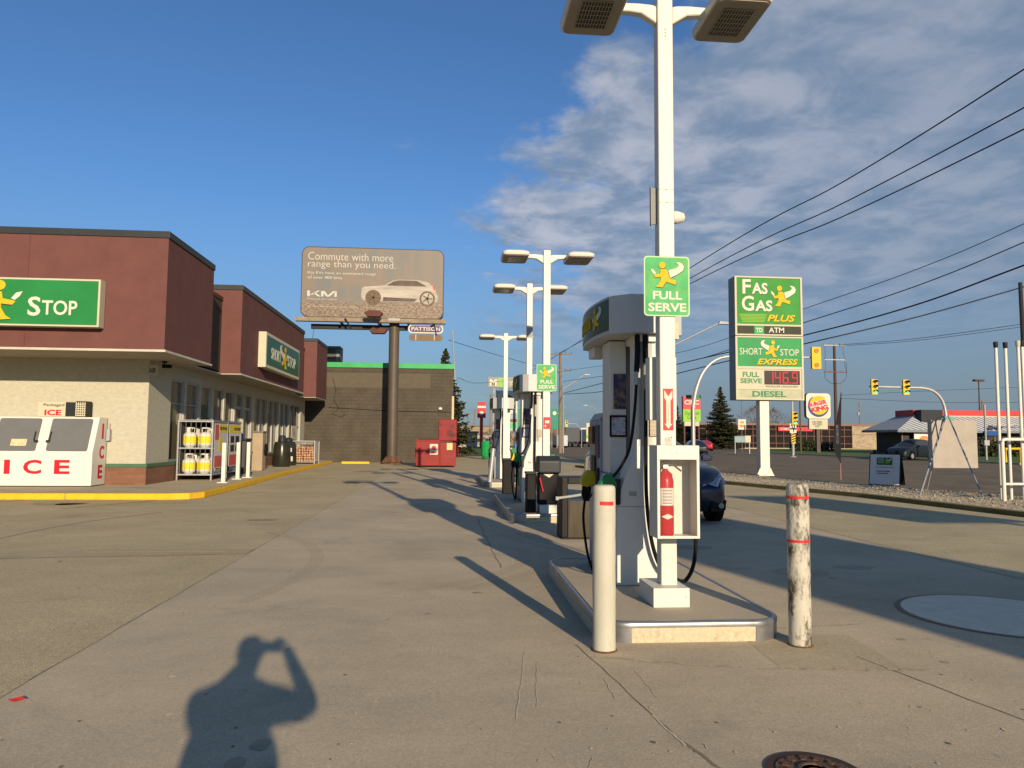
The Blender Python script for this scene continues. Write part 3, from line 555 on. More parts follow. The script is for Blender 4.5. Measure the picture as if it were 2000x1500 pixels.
cg = thing('propane_cage', 'galvanised propane exchange cage with two shelves beside the shop windows', 'cage', (-7.95, 22.75, 0.14))
CW, CD, CH = 0.98, 3.0, 1.78
m = MB()
for x in (0, CW):
    for y in (0, CD / 2, CD): m.box(x - .02, x + .02, y - .02, y + .02, 0, CH)
for z in (.17, .95, CH - .03):
    for y in (0, CD): m.box(.02, CW - .02, y - .018, y + .018, z - .02, z + .02)
    for x in (0, CW): m.box(x - .018, x + .018, .02, CD - .02, z - .02, z + .02)
m.build('frame', galv, cg)
m = MB()
for z in (.17, .95): m.box(.02, CW - .02, .02, CD - .02, z - .006, z + .006)
m.box(-.02, CW + .02, -.02, CD + .02, CH, CH + .015); m.build('shelf', galv, cg)
m = MB(); m.box(0.0, .008, .02, CD - .02, .2, CH - .05); m.box(.02, CW - .02, CD - .01, CD, .2, CH - .05); m.build('back_panel', pm('perforated_grey', (0.12, 0.12, 0.12), .7, var=.3, scale=40), cg)
m = MB()
for k in range(7): m.cyl((.06 + k * .145, 0, .19), (.06 + k * .145, 0, CH - .05), .004, n=5)
for k in range(20): m.cyl((CW + .0, .1 + k * .145, .19), (CW + .0, .1 + k * .145, CH - .05), .004, n=5)
m.build('mesh', galv, cg)
pal = [pm('poster_white', (.62, .61, .58), .5, var=.12, scale=25), pm('poster_yellow', (.75, .6, .05), .5, var=.1), pm('poster_red', (.6, .1, .09), .5, var=.3, scale=30), dk_ink]
TE = face_m('E', (CW + .02, 0, 0))
for j, (y0, y1) in enumerate(((.12, 1.38), (1.62, 2.88))):
    m = MB(TE); flat(m, [(y0, .35), (y1, .35), (y1, 1.7), (y0, 1.7)], 0, .006, 0); flat(m, [(y0 + .45 * (1 - j), 1.42), (y1, 1.42), (y1, 1.68), (y0 + .45 * (1 - j), 1.68)], .006, .009, 1)
    flat(m, [(y0 + .04, .38), (y1 - .04, .38), (y1 - .04, .72), (y0 + .04, .72)], .006, .009, 2)
    if j == 0: flat(m, [(y0 + .04, 1.2), (y0 + .4, 1.2), (y0 + .4, 1.66), (y0 + .04, 1.66)], .006, .009, 2); flat(m, [(y0 + .45, .85), (y0 + .8, .85), (y0 + .8, 1.28), (y0 + .45, 1.28)], .006, .009, 1)
    else:
        for k in range(4): flat(m, [(y0 + .15 + .55 * (k % 2), .82 + .28 * (k // 2)), (y0 + .55 + .55 * (k % 2), .82 + .28 * (k // 2)), (y0 + .55 + .55 * (k % 2), 1.04 + .28 * (k // 2)), (y0 + .15 + .55 * (k % 2), 1.04 + .28 * (k // 2))], .006, .009, 3)
    p = m.build('poster', pal, cg)
    text('PROPANE', (y0 + .5, y1 - .05, 1.5, 1.6), TE, dk_ink, p, w=.009)
tk = thing('propane_tank', 'x', 'propane tank', (0, 0, 0), group='propane tanks in the cage')
m = MB(); m.lathe([(0, .03), (.12, .03), (.185, .09), (.19, .13), (.19, .36), (.185, .40), (.13, .46), (0, .49)], 22); m.build('cylinder', pm('tank_white', (.72, .70, .64), .4, var=.05), tk, smooth=40)
m = MB(); m.lathe([(.191, .14), (.1925, .14), (.1925, .35), (.191, .35)], 22); m.build('label', pm('tank_yellow_label', (.80, .66, .03), .5, var=.25, scale=30), tk, smooth=40)
m = MB(); m.lathe([(.12, 0), (.125, 0), (.125, .06), (.12, .06)], 18); m.build('foot_ring', grey_lt, tk)
m = MB()
for a in (0, 1, 2): 
    m.T = Matrix.Rotation(a * 2.09 + .4, 4, 'Z'); m.box(-.05, .05, .105, .115, .46, .60)
m.T = Matrix(); m.lathe([(.105, .58), (.118, .58), (.118, .615), (.105, .615)], 18); m.build('collar', MATS['tank_white'], tk)
m = MB(); m.cyl((0, 0, .48), (0, 0, .56), .025); m.build('valve', dark, tk)
spots = []
for r_ in range(3):
    for sz, z in (('lower', .176), ('upper', .956)):
        for x in (.25, .70): spots.append((x, .26 + .5 * r_, z, sz, 'left' if x < .5 else 'right', r_))
for i, (x, y, z, sh, lr, r_) in enumerate(spots):
    lb = f'white and yellow propane tank at the front {lr} of the {sh} cage shelf' if r_ == 0 else f'propane tank on the {lr} of the {sh} cage shelf, {("second", "third")[r_ - 1]} row behind the front one'
    o = tk if i == 0 else copy_tree(tk); o.location = (-7.95 + x, 22.75 + y, 0.14 + z); o['label'] = lb; o.rotation_euler = (0, 0, i * 1.3)

bo = thing('bollard', 'x', 'bollard', (0, 0, 0), group='slim white bollards on the shop sidewalk')
m = MB(); m.box(-.055, .055, -.055, .055, 0, 1.13); m.build('post', white, bo, bevel=.02); m = MB(); m.box(-.14, .14, -.14, .14, 0, .025); m.build('base_plate', white, bo, bevel=.006)
for i, (p, l) in enumerate((((-6.295,21.661,0.14), 'slim white bollard on the shop sidewalk, nearest of three'), ((-6.398,23.472,0.14), 'middle slim white bollard of three in front of the grey bin'), ((-6.323,24.354,0.14), 'slim white bollard farthest along the shop sidewalk'))):
    o = bo if i == 0 else copy_tree(bo); o.location = p; o['label'] = l
# grey bin with blue washer kit
b = thing('waste_bin', 'dark grey waste bin with blue rags on top behind the slim white bollards', 'waste bin', (-7.35, 27.0, 0.14))
m = MB(); m.hexa([(-.27, -.27, .03), (.27, -.27, .03), (.27, .27, .03), (-.27, .27, .03)], [(-.33, -.33, 1.15), (.33, -.33, 1.15), (.33, .33, 1.15), (-.33, .33, 1.15)]); m.build('bin_body', pm('bin_grey', (.075, .08, .085), .6, var=.1), b, bevel=.03)
m = MB(); m.box(-.36, .36, -.36, .36, 1.15, 1.24); m.build('lid', dark, b, bevel=.03)
m = MB(); m.lathe([(0, 0), (.13, 0), (.15, .12), (.08, .2), (.05, .24), (0, .25)], 10, 0, (0, 0, 1.24)); m.build('rag_box', pm('blue_rag', (.03, .06, .3), .6, var=.3), b)
# tan vacuum post
b = thing('air_pump', 'tan upright air pump cabinet on the sidewalk behind the grey bin', 'air pump', (-7.25, 29.4, 0.14))
m = MB(); m.box(-.2, .2, -.28, .28, 0, 1.45); m.build('cabinet', pm('tan_paint', (.42, .33, .22), .6, var=.1, dirt=.2), b, bevel=.03); m = MB(); m.box(-.22, .22, -.3, .3, 1.45, 1.52); m.build('cap', grey, b, bevel=.02)
m = MB(); m.lathe([(.2, 0), (.23, 0), (.23, .05), (.2, .05)], 20); o = m.build('hose_reel', black, b); o.rotation_euler = (0, rad(90), 0); o.location = (.22, .1, .8)
# rounded black bins
for loc, l, h in (((-7.25, 33.4, .14), 'rounded black smoked bin by the shop windows, nearer of two', 1.35), ((-7.3, 34.9, .14), 'rounded black bin with stickers beside the firewood crate', 1.25)):
    b = thing('litter_bin', l, 'litter bin', loc, group='black bins by the windows')
    m = MB(); m.lathe([(0, 0), (.36, 0), (.40, .08), (.38, .5), (.36, .9), (.30, 1.08), (0, 1.1)], 20); m.build('bin_body', pm('dark_olive_plastic', (.028, .027, .018), .25, var=.3, scale=3), b, smooth=50)
    m = MB(); m.lathe([(.17, 1.09), (.2, 1.1), (.18, 1.2), (.14, h), (0, h + .03)], 16); m.build('top', dark, b, smooth=40)
    if h < 1.3:
        m = MB(); m.box(.1, .3, -.40, -.385, .2, .42); m.box(.0, .25, -.40, -.385, .62, .8); m.build('sticker', pal[0], b)
# firewood crate
b = thing('firewood_rack', 'wire crate of bagged firewood standing at the far end of the shop sidewalk', 'firewood rack', (-7.6, 36.6, 0.14))
m = MB()
for x in (0, 1.2):
    for y in (0, 1.2): m.box(x - .02, x + .02, y - .02, y + .02, 0, 1.12)
for z in (.1, 1.1): 
    for y in (0, 1.2): m.box(.02, 1.18, y - .015, y + .015, z - .015, z + .015)
    for x in (0, 1.2): m.box(x - .015, x + .015, .02, 1.18, z - .015, z + .015)
for k in range(9): m.cyl((k * .15, -.01, .1), (k * .15, -.01, 1.1), .005, n=5); m.cyl((1.21, k * .15, .1), (1.21, k * .15, 1.1), .005, n=5)
m.build('frame', galv, b)
wd = pm('split_wood', (.50, .27, .15), .8, var=.45, scale=9)
for k in range(2):
    m = MB(); rr = random.Random(k)
    for i in range(9):
        for j in range(6 if k == 0 else 4):
            x = .1 + i * .125; z = .18 + j * .12
            m.T = Matrix.Translation((x + rr.uniform(-.02, .02), 0, z)) @ Matrix.Rotation(rr.uniform(0, 3), 4, 'Y')
            m.box(-.05, .05, .04 + rr.uniform(0, .04) + k * .55, .5 + k * .55, -.045, .045)
    m.build('firewood', wd, b)
m = MB(); m.box(.06, 1.1, .1, 1.0, .93, 1.08); m.build('wrap', pm('grey_plastic_wrap', (.3, .29, .25), .35, var=.4, scale=6), b, bevel=.03)
b = thing('parking_sign', 'white wheelchair parking sign on the last window of the shop', 'sign', (-8.02, 38.9, 1.3)); m = MB(face_m('E')); flat(m, rrect(0, 1.3, 0, .72, .04), 0, .02); m.build('plate', cream, b)
m = MB(face_m('E')); flat(m, circ(.6, .5, .07), .02, .024); flat(m, [(.55, .2), (.62, .2), (.64, .4), (.56, .4)], .02, .024); flat(m, [(.78, .15), (.86, .15), (.84, .4), (.78, .42)], .02, .024); m.build('symbol', dk_ink, b)

# ------------------------------------------------------------------ billboard
bi = thing('billboard', 'large single-post billboard with rounded corners showing a pale car advert', 'billboard', (-3.05, 41.4, 0))
m = MB(); m.cyl((0, 0, .1), (0, 0, 7.9), .285, n=28); m.build('pole', pm('brown_grey_steel', (.115, .095, .075), .55, .2, var=.12, scale=1.5), bi, smooth=40)
m = MB(); m.lathe([(0, 0), (.62, 0), (.62, .05), (.36, .12), (.29, .42), (0, .42)], 24)
for k in range(8):
    m.T = Matrix.Rotation(k * .785, 4, 'Z'); m.hexa([(.27, -.015, .05), (.58, -.015, .05), (.58, .015, .05), (.27, .015, .05)], [(.27, -.015, .42), (.30, -.015, .42), (.30, .015, .42), (.27, .015, .42)])
m.T = Matrix(); m.build('base_plate', pm('rusty_steel', (.14, .075, .045), .8, var=.3), bi, smooth=30)
x0, x1, z0, z1 = -5.12, 2.72, 8.02, 11.98
m = MB(); m.prism(rrect(x0, x1, z0, z1, .42, 8), 'y', -.28, .28); m.build('frame', pm('billboard_frame', (.07, .065, .055), .6), bi)
adv = bpy.data.materials.new('billboard_print'); adv.use_nodes = True; t_ = adv.node_tree; b_ = t_.nodes['Principled BSDF']; b_.inputs['Roughness'].default_value = .55
tcx = t_.nodes.new('ShaderNodeTexCoord'); sp = t_.nodes.new('ShaderNodeSeparateXYZ'); t_.links.new(tcx.outputs['Object'], sp.inputs[0])
def tn(sc, st=(1, 1, 1), det=6):
    mp = t_.nodes.new('ShaderNodeMapping'); mp.inputs['Scale'].default_value = st; t_.links.new(tcx.outputs['Object'], mp.inputs[0])
    n = t_.nodes.new('ShaderNodeTexNoise'); n.inputs['Scale'].default_value = sc; n.inputs['Detail'].default_value = det; t_.links.new(mp.outputs[0], n.inputs['Vector']); return n.outputs['Fac']
def tmr(x, a, b, c=0., d=1.):
    n = t_.nodes.new('ShaderNodeMapRange')
    for i, q in ((1, a), (2, b), (3, c), (4, d)): n.inputs[i].default_value = q
    t_.links.new(x, n.inputs[0]); return n.outputs[0]
def tmix(f, a, b):
    n = t_.nodes.new('ShaderNodeMixRGB')
    for i, q in ((0, f), (1, a), (2, b)):
        if isinstance(q, tuple): n.inputs[i].default_value = (*q, 1)
        else: t_.links.new(q, n.inputs[i])
    return n.outputs[0]
c1 = tmix(tmr(tn(1.5, (1, 1, .12)), .45, .55), (.135, .116, .096), (.108, .110, .102))
c1 = tmix(tmr(tn(.5, (1.2, 1, 1.2)), .45, .65), c1, (.155, .118, .085))
rock = tmix(tmr(tn(7, (1, 1, 1.6), 9), .4, .62), (.08, .055, .035), (.22, .165, .115))
c1 = tmix(tmr(mth('ADD', sp.outputs[2], mth('MULTIPLY', tn(1.2), .7, tree=t_), tree=t_), 9.45, 9.15), c1, rock)
t_.links.new(c1, b_.inputs['Base Color'])
m = MB(); m.prism(rrect(x0 + .05, x1 - .05, z0 + .05, z1 - .05, .38, 8), 'y', -.30, -.281); m.build('advert_panel', adv, bi)
FS = face_m('S', (0, -.30, 0)); adw = pm('advert_white', (.60, .58, .52), .7, var=.05)
text('Commute with more', (-4.77, -.12, 11.23, 11.66), FS, adw, bi, bold=-.008); text('range than you need.', (-4.77, .02, 10.72, 11.20), FS, adw, bi, bold=-.008)
text('Kia EVs have an estimated range', (-4.77, -1.05, 10.40, 10.58), FS, adw, bi); text('of over 400 kms.', (-4.77, -2.85, 10.17, 10.33), FS, adw, bi)
text('Movement that inspires', (-4.77, -3.15, 8.98, 9.08), FS, adw, bi); text('Model shown for illustration. Actual range may vary with conditions.', (-4.77, -2.0, 8.58, 8.66), FS, adw, bi)
m = MB(FS); K = lambda L: [(-4.77 + a * 1.6, 9.18 + b * .32) for a, b in L]
for L in ([(0, 0), (.07, 0), (.07, .45), (.42, 1), (.54, 1), (.25, .56), (.46, 0), (.60, 0), (.72, .66), (.85, 0), (.93, 0), (1.02, 1), (.94, 1), (.87, .42), (.76, 1), (.66, 1), (.53, .2), (.40, .56), (.54, 1), (.40, 1), (.07, .55), (.07, 1), (0, 1)],):
    pass
for L in ([(0, 0), (.09, 0), (.09, 1), (0, 1)], [(.09, .26), (.17, .26), (.44, 1), (.35, 1)], [(.22, .50), (.28, .66), (.46, 0), (.37, 0)], [(.47, 0), (.55, 0), (.55, .96), (.47, .96)], [(.552, 1), (.58, 1), (.74, 0), (.65, 0), (.552, .62)], [(.742, 0), (.80, .2), (.98, 1), (.88, 1), (.70, .2)], [(.92, 0), (1, 0), (1, .98), (.94, .74)]): flat(m, K(L), .001, .006)
m.build('emblem', adw, bi)
# the printed car, flat artwork
def Q(L): return [(-5.12 + (a - 190) / 1550 * 7.84, 11.98 - (b - 145) / 785 * 3.96) for a, b in L]
cw_ = pm('advert_car_white', (.46, .42, .36), .7, var=.25, scale=1.4, stretch=(.4, 1, 3)); cg_ = pm('advert_car_glass', (.10, .07, .055), .5, var=.4, scale=2); cr_ = pm('advert_red', (.5, .06, .04), .5); ctd = pm('advert_tyre', (.17, .115, .07), .6, var=.3, scale=8)
m = MB(FS)
flat(m, Q([(845, 600), (870, 580), (1085, 560), (1180, 505), (1250, 488), (1450, 490), (1560, 510), (1640, 560), (1660, 640), (1680, 670), (1670, 735), (1600, 740), (1040, 738), (860, 730), (838, 680)]), .001, .004, 0)
flat(m, Q([(1110, 560), (1190, 512), (1250, 500), (1440, 502), (1520, 540), (1550, 562)]), .004, .007, 1); flat(m, Q([(1570, 525), (1640, 560), (1645, 600), (1630, 600), (1620, 560)]), .004, .007, 2)
flat(m, Q([(1080, 690), (1450, 700), (1420, 735), (1075, 735)]), .004, .007, 1)
for cx in (970, 1560):
    c = Q([(cx, 698)])[0]; flat(m, circ(c[0], c[1], .43, 26), .007, .010, 3); flat(m, circ(c[0], c[1], .33, 26), .010, .013, 0 if cx > 1000 else 3)
    for k in range(5):
        a = k * 1.2566; flat(m, [(c[0] + .04 * math.sin(a), c[1] - .04 * math.cos(a)), (c[0] + .3 * math.cos(a) + .03 * math.sin(a), c[1] + .3 * math.sin(a) - .03 * math.cos(a)), (c[0] + .3 * math.cos(a) - .03 * math.sin(a), c[1] + .3 * math.sin(a) + .03 * math.cos(a)), (c[0] - .04 * math.sin(a), c[1] + .04 * math.cos(a))], .013, .015, 1)
m.build('car_artwork', [cw_, cg_, cr_, ctd], bi)
m = MB(); m.box(-5.3, 2.85, -.75, -.3, 7.76, 7.86); m.box(-5.3, 2.85, -.78, -.74, 7.74, 7.96); m.build('catwalk', pm('weathered_catwalk', (.30, .24, .17), .8, var=.25, scale=2), bi)
m = MB(); m.box(-4.55, .75, -.12, .12, 7.42, 7.68)
for x in (-2.9, -.8, .75, 2.1): m.box(x, x + .1, -.85, .2, 7.66, 7.75)
m.build('beam', pm('dark_steel_beam', (.03, .028, .025), .6), bi)
for x, y, z in ((-1.0, -1.5, 7.95), (-.85, -.4, 7.2)):
    m = MB(); m.prism([(-.35, 0), (.35, 0), (.5, .22), (.28, .34), (-.28, .34), (-.5, .22)], 'y', -.2, .2); o = m.build('floodlight', pm('rust_red_lamp', (.11, .035, .025), .6), bi, bevel=.03); o.location = (x, y, z - .05)
m = MB(); m.tube([(-1.0, -1.5, 7.9), (-.8, -1.2, 7.6), (-.7, -.3, 7.45)], .03, 6); m.tube([(-2.6, -.9, 7.9), (-2.25, -.9, 7.3)], .05, 6); m.tube([(2.2, -.5, 7.8), (2.35, -.5, 7.1)], .04, 6); m.tube([(-4.4, 0, 7.45), (-4.5, 0, 6.7)], .012, 5); m.build('lamp_arm', dark, bi)
m = MB(FS); flat(m, rrect(-.28, .36, 7.84, 7.98, .02), .46, .50); m.build('number_plate', grey_lt, bi)
ps = thing('owner_sign', 'small purple rounded name sign hanging under the billboard', 'sign', (-1.25, 40.9, 0)); FS2 = face_m('S')
m = MB(FS2); flat(m, rrect(-1.0, .92, 7.22, 7.70, .2), -.05, 0); m.build('plate', logo_w, ps); m = MB(FS2); flat(m, rrect(-.93, .85, 7.28, 7.64, .16), 0, .006); m.build('panel', pm('purple_sign', (.10, .06, .17), .5), ps)
text('PATTISON', (-.83, .76, 7.36, 7.57), FS2, adw, ps, w=.006, bold=.03)
ps = thing('lower_sign', 'brown rounded blank sign under the purple name sign', 'sign', (-1.25, 40.9, 0)); m = MB(FS2); flat(m, rrect(-.95, .90, 6.80, 7.17, .17), -.05, 0); m.build('plate', pm('brown_blank_sign', (.20, .14, .08), .6, var=.15), ps)
m = MB(FS2); m.box(-.6, -.56, 6.82, 7.14, 0, .01); m.box(.42, .46, 6.82, 7.14, 0, .01); m.build('strap', adw, ps)

# dumpster
dm = thing('dumpster', 'red metal dumpster with one lid raised against the dark block wall', 'dumpster', (-1.55, 37.0, 0))
redd = pm('dumpster_red', (.27, .018, .017), .45, var=.15, scale=3, dirt=.35, dcol=(.12, .03, .02), dscale=6)
m = MB(); m.box(.0, 1.16, 0, 1.5, .08, 1.30); m.box(1.20, 1.98, -.04, 1.5, .08, 1.22); m.build('bin_body', redd, dm, bevel=.015)
m = MB(); m.box(-.03, 1.18, -.04, 1.53, 1.30, 1.36); m.box(1.16, 1.20, -.06, 1.5, .08, 1.3); m.build('rim', redd, dm)
m = MB(); m.box(1.08, 2.02, 1.0, 1.06, 1.30, 2.40); m.build('lid', pm('open_lid_red', (.26, .007, .010), .4, var=.2, dirt=.9, dcol=(.02, .003, .003), dscale=2.0, dthr=.50), dm, bevel=.03)
m = MB(); m.box(.1, 1.1, .2, 1.3, 1.36, 1.40); m.build('closed_lid', dark, dm, bevel=.02)
for x in (-.1, 2.0): m = MB(); m.tube([(x, .1, .5), (x + .08, .1, .5), (x + .08, .1, .95), (x, .1, .95)], .03, 6); m.build('handle', redd, dm)
FS3 = face_m('S'); m = MB(FS3); flat(m, rrect(.68, 1.08, .62, 1.14, .02), .001, .006); lb = m.build('label', logo_w, dm); m = MB(FS3); flat(m, circ(.88, .96, .11), .006, .009); flat(m, [(.74, .7), (1.02, .7), (1.02, .76), (.74, .76)], .006, .009); m.build('label_print', redl, lb)
m = MB(FS3); flat(m, rrect(1.52, 1.80, .86, 1.20, .01), .041, .046); m.build('notice', pm('yellow_notice', (.75, .6, .3), .6, var=.2, scale=20), dm)
m = MB()
for x in (.15, .3, 1.45, 1.62, 1.78): m.cyl((x, -.045, .55), (x, 0, .55), .02, n=8)
m.build('bolt', grey, dm)

# ------------------------------------------------------------------ pump islands
def island(y0, y1, label):
    t = thing('pump_island', label, 'pump island', (1.79, y0, 0), group='raised concrete pump islands'); L = y1 - y0
    m = MB(); m.prism(rrect(-.655, .665, .035, L - .035, .20, 7), 'z', 0, .150); m.build('slab', conc_isl, t, smooth=30)
    m = MB(); P = rrect(-.69, .70, 0, L, .235, 8); I = rrect(-.66, .67, .03, L - .03, .205, 8); n = len(P)
    vs = [(x, y, .0) for x, y in P] + [(x, y, .10) for x, y in P] + [(x - (x) * .018, y, .104) for x, y in P]
    lo = [(P[k], I[k]) for k in range(n)]
    m2 = MB(); n2 = n; V = []
    ring = [(0, 0.108), (0.010, 0.112), (0.012, .135), (0.006, .150), (-.008, .156), (-.022, .156), (-.03, .150)]
    for dd, z in ring:
        for k in range(n):
            p = Vector(P[k]); i_ = Vector(I[k]); d = (p - i_).normalized(); V.append((p.x + d.x * dd, p.y + d.y * dd, z))
    F = [(j * n + k, j * n + (k + 1) % n, (j + 1) * n + (k + 1) % n, (j + 1) * n + k) for j in range(len(ring) - 1) for k in range(n)]
    m2.add(V, F); m2.build('steel_edge', pm('island_steel', (.36, .37, .38), .35, .75, var=.2, scale=6, dirt=.3, dcol=(.12, .1, .09)), t, smooth=50)
    m3 = MB(); V = [(x, y, 0) for x, y in P] + [(x, y, .108) for x, y in P]
    m3.add(V, [(k, (k + 1) % n, n + (k + 1) % n, n + k) for k in range(n)]); m3.build('side_face', pm('island_side', (.62, .55, .38), .9, var=.16, scale=30, bump=.3, dirt=.4, dcol=(.25, .21, .15), dscale=10), t, smooth=40)
    m4 = MB()
    for x in (-.69 - .004, .70 - .04):
        pass
    P0 = [k for k in range(n) if P[k][1] < .236 and P[k][0] < -.4] ; P1 = [k for k in range(n) if P[k][1] < .236 and P[k][0] > .4]
    for Q_ in (P0, P1):
        V = []; c = []; m4 = MB()
        for k in Q_:
            p = Vector(P[k]); d = (p - Vector(I[k])).normalized(); V.append((p.x + d.x * .006, p.y + d.y * .006, .0)); c.append((p.x + d.x * .006, p.y + d.y * .006, .11))
        q = len(V); m4.add(V + c, [(k, k + 1, q + k + 1, q + k) for k in range(q - 1)])
        m4.build('corner_guard', MATS['island_steel'], t, smooth=50)
    return t
island(5.32, 8.15, 'nearest concrete pump island, with the two round bollards in front')
island(12.88, 17.5, 'middle concrete pump island, with two lamp poles on it')
island(22.05, 26.6, 'farthest concrete pump island, with the grey leaning post')

# ------------------------------------------------------------------ island light poles
head = [(-.25, -.33), (.25, -.33), (.25, .33), (-.25, .33)]
def light_pole(X, Y, H, label, z0=.15, big=False):
    t = thing('light_pole', label, 'light pole', (X, Y, z0), group='white twin-headed light poles on the pump islands'); h = H - z0
    m = MB(); m.box(-.066, .066, 0, .132, 0, h); m.build('pole', white, t, bevel=.012, seg=3)
    for s in (-1, 1):
        m = MB(); ar = h - .12
        m.prism([(s * .066, ar - .13), (s * .12, ar - .095), (s * .20, ar - .045), (s * .30, ar - .035), (s * .42, ar - .035), (s * .42, ar + .04), (s * .22, ar + .045), (s * .12, ar + .04), (s * .066, ar + .03)], 'y', .02, .105)
        m.build('arm', white, t, bevel=.02, seg=3)
        hx = s * .60; hz = h - .165
        m = MB(Matrix.Translation((hx, .066, hz)))
        L = []
        for z, a, b, r in ((0.0, .235, .34, .07), (.03, .25, .36, .09), (.06, .25, .36, .10), (.095, .21, .31, .11), (.115, .12, .2, .09)):
            L.append([(x, y, z) for x, y in rrect(-a, a, -b, b, r, 5)])
        n = len(L[0]); V = [p for q in L for p in q]
        m.add(V, [(j * n + k, j * n + (k + 1) % n, (j + 1) * n + (k + 1) % n, (j + 1) * n + k) for j in range(4) for k in range(n)] + [tuple(range(n))[::-1], tuple(range(4 * n, 5 * n))])
        hd = m.build('lamp_head', white, t, smooth=50)
        m = MB(Matrix.Translation((hx, .066, hz))); m.prism(rrect(-.22, .22, -.32, .32, .06, 4), 'z', -.012, 0, 0); m.build('housing_rim', pm('lamp_underside', (.36, .32, .25), .6), hd)
        m = MB(Matrix.Translation((hx, .066, hz))); m.box(-.13, .13, -.20, .20, -.016, -.012); ln = m.build('lens', pm('dark_lens', (.06, .058, .05), .25, var=.2), hd)
        m = MB(Matrix.Translation((hx, .066, hz)))
        if big:
            for k in range(11): m.box(-.13 + k * .026 - .003, -.13 + k * .026 + .003, -.2, .2, -.022, -.0165)
            for k in range(7): m.box(-.13, .13, -.2 + k * .0667 - .003, -.2 + k * .0667 + .003, -.0215, -.0165)
            m.build('grille', MATS['lamp_underside'], hd)
    return t
p1 = light_pole(1.79, 5.90, 5.24, 'nearest tall white light pole, carrying a FULL SERVE sign and an extinguisher box', big=True)
light_pole(1.80, 13.44, 4.96, 'white light pole at the front of the middle island, behind the black washer hood')
light_pole(1.85, 16.8, 5.04, 'white light pole at the back of the middle island with a grey band')
light_pole(1.80, 23.19, 4.78, 'farthest and smallest white twin-headed light pole')
m = MB(); m.box(-.17, .12, -.14, .30, 0, .148); m.build('base_block', white, p1, bevel=.004)
m = MB(); m.box(-.115, .115, .135, .27, 1.47, 2.0); m.build('cable_box', white, p1, bevel=.006)
m = MB(); m.lathe([(0, 0), (.05, 0), (.055, .03), (.04, .09), (0, .11)], 16); o = m.build('sensor_dome', white, p1, smooth=50); o.rotation_euler = (0, rad(90), 0); o.location = (.066, .05, 3.17)
m = MB(); m.box(.068, .115, .05, .12, 2.14, 2.28); m.build('junction_box', cream, p1, bevel=.005)
m = MB(); m.box(-.112, -.068, .06, .075, 3.11, 3.42); m.box(-.12, -.112, .05, .085, 3.10, 3.43); m.build('side_plate', pm('grey_side_plate', (.28, .29, .27), .6), p1)
m = MB(); 
for z in (3.28, 3.39): m.box(-.0665, .0665, -.0015, .0, z, z + .003); m.cyl((0, -.004, z), (0, 0, z), .006, n=8)
for z in (4.72, 4.75, 4.78): m.cyl((0, -.003, z), (0, 0, z), .006, n=8)
m.cyl((.09, -.143, .08), (.09, -.14, .08), .005, n=6)
m.build('bolt', grey, p1)
FP = face_m('S')
def red_arrow(parent, w, h, z, y=-.003):
    T = face_m('S', (0, y, z)); m = MB(T); flat(m, [(-w / 2, 0), (w / 2, 0), (w / 2, h), (-w / 2, h)], 0, .002); lb = m.build('arrow_label', redl, parent)
    m = MB(T); k = w / .085
    flat(m, [(0, .012 * k), (.034 * k, .055 * k), (.018 * k, .050 * k), (.018 * k, h - .10 * k), (.034 * k, h - .075 * k), (.034 * k, h - .012 * k), (0, h - .065 * k), (-.034 * k, h - .012 * k), (-.034 * k, h - .075 * k), (-.018 * k, h - .10 * k), (-.018 * k, .050 * k), (-.034 * k, .055 * k)], .002, .004)
    m.build('arrow', logo_w, lb)
    text('F\nI\nR\nE\n\nE\nX\nT\nI\nN\nG\nU\nI\nS\nH\nE\nR', (-.004, .004, .07 * k, h - .12 * k), T, redl, lb, w=.004, th=.001)
red_arrow(p1, .085, .34, 1.385)
m = MB(FP); flat(m, [(-.03, 1.26), (.03, 1.26), (.03, 1.33), (-.03, 1.33)], .002, .003)
for k in range(7): flat(m, circ(random.uniform(-.02, .03), random.uniform(1.25, 1.34), .006, 8), .003, .004)
m.build('faded_sticker', pm('faded_sticker', (.6, .58, .52), .6, var=.3, scale=60, dirt=.6, dcol=(.15, .14, .12), dscale=40, dthr=.5), p1)

def full_serve(X, Y, z0, w, h, label):
    t = thing('full_serve_sign', label, 'sign', (X, Y, z0), group='green full serve signs'); T = face_m('S')
    m = MB(T); flat(m, rrect(-w / 2, w / 2, 0, h, w * .08), -.006, 0); m.build('plate', pm('sign_pale_green', (.50, .74, .44), .7, var=.05), t)
    m = MB(T); flat(m, rrect(-w / 2 + w * .03, w / 2 - w * .03, w * .03, h - w * .03, w * .06), .0005, .002)
    m.build('panel', pm('leafy_green', (.10, .47, .17), .7, var=.18, scale=7, dirt=.6, dcol=(.26, .50, .11), dscale=6, dthr=.50), t)
    emblem((-w * .36, w * .38, h * .47, h * .90), T, t, w=.005, th=.006)
    text('FULL', (-w * .31, w * .33, h * .275, h * .415), T, logo_w, t, w=.003, th=.002, bold=.03); text('SERVE', (-w * .41, w * .42, h * .075, h * .22), T, logo_w, t, w=.003, th=.002, bold=.03)
    m = MB(T); 
    for z in (.035, .97): m.cyl((0, z * h, .002), (0, z * h, .004), .008 * w / .4, n=8)
    m.build('bolt', grey, t); return t
full_serve(1.782, 5.885, 2.47, .385, .50, 'large FULL SERVE sign with yellow runner on the nearest light pole')
full_serve(1.795, 13.42, 2.33, .37, .49, 'smaller FULL SERVE sign on the second light pole')
r2 = thing('red_notice', 'small red and white notice on the second light pole', 'label', (1.80, 13.425, 1.64)); m = MB(FP); flat(m, [(-.05, 0), (.07, 0), (.07, .21), (-.05, .21)], 0, .003); m.build('plate', redl, r2)
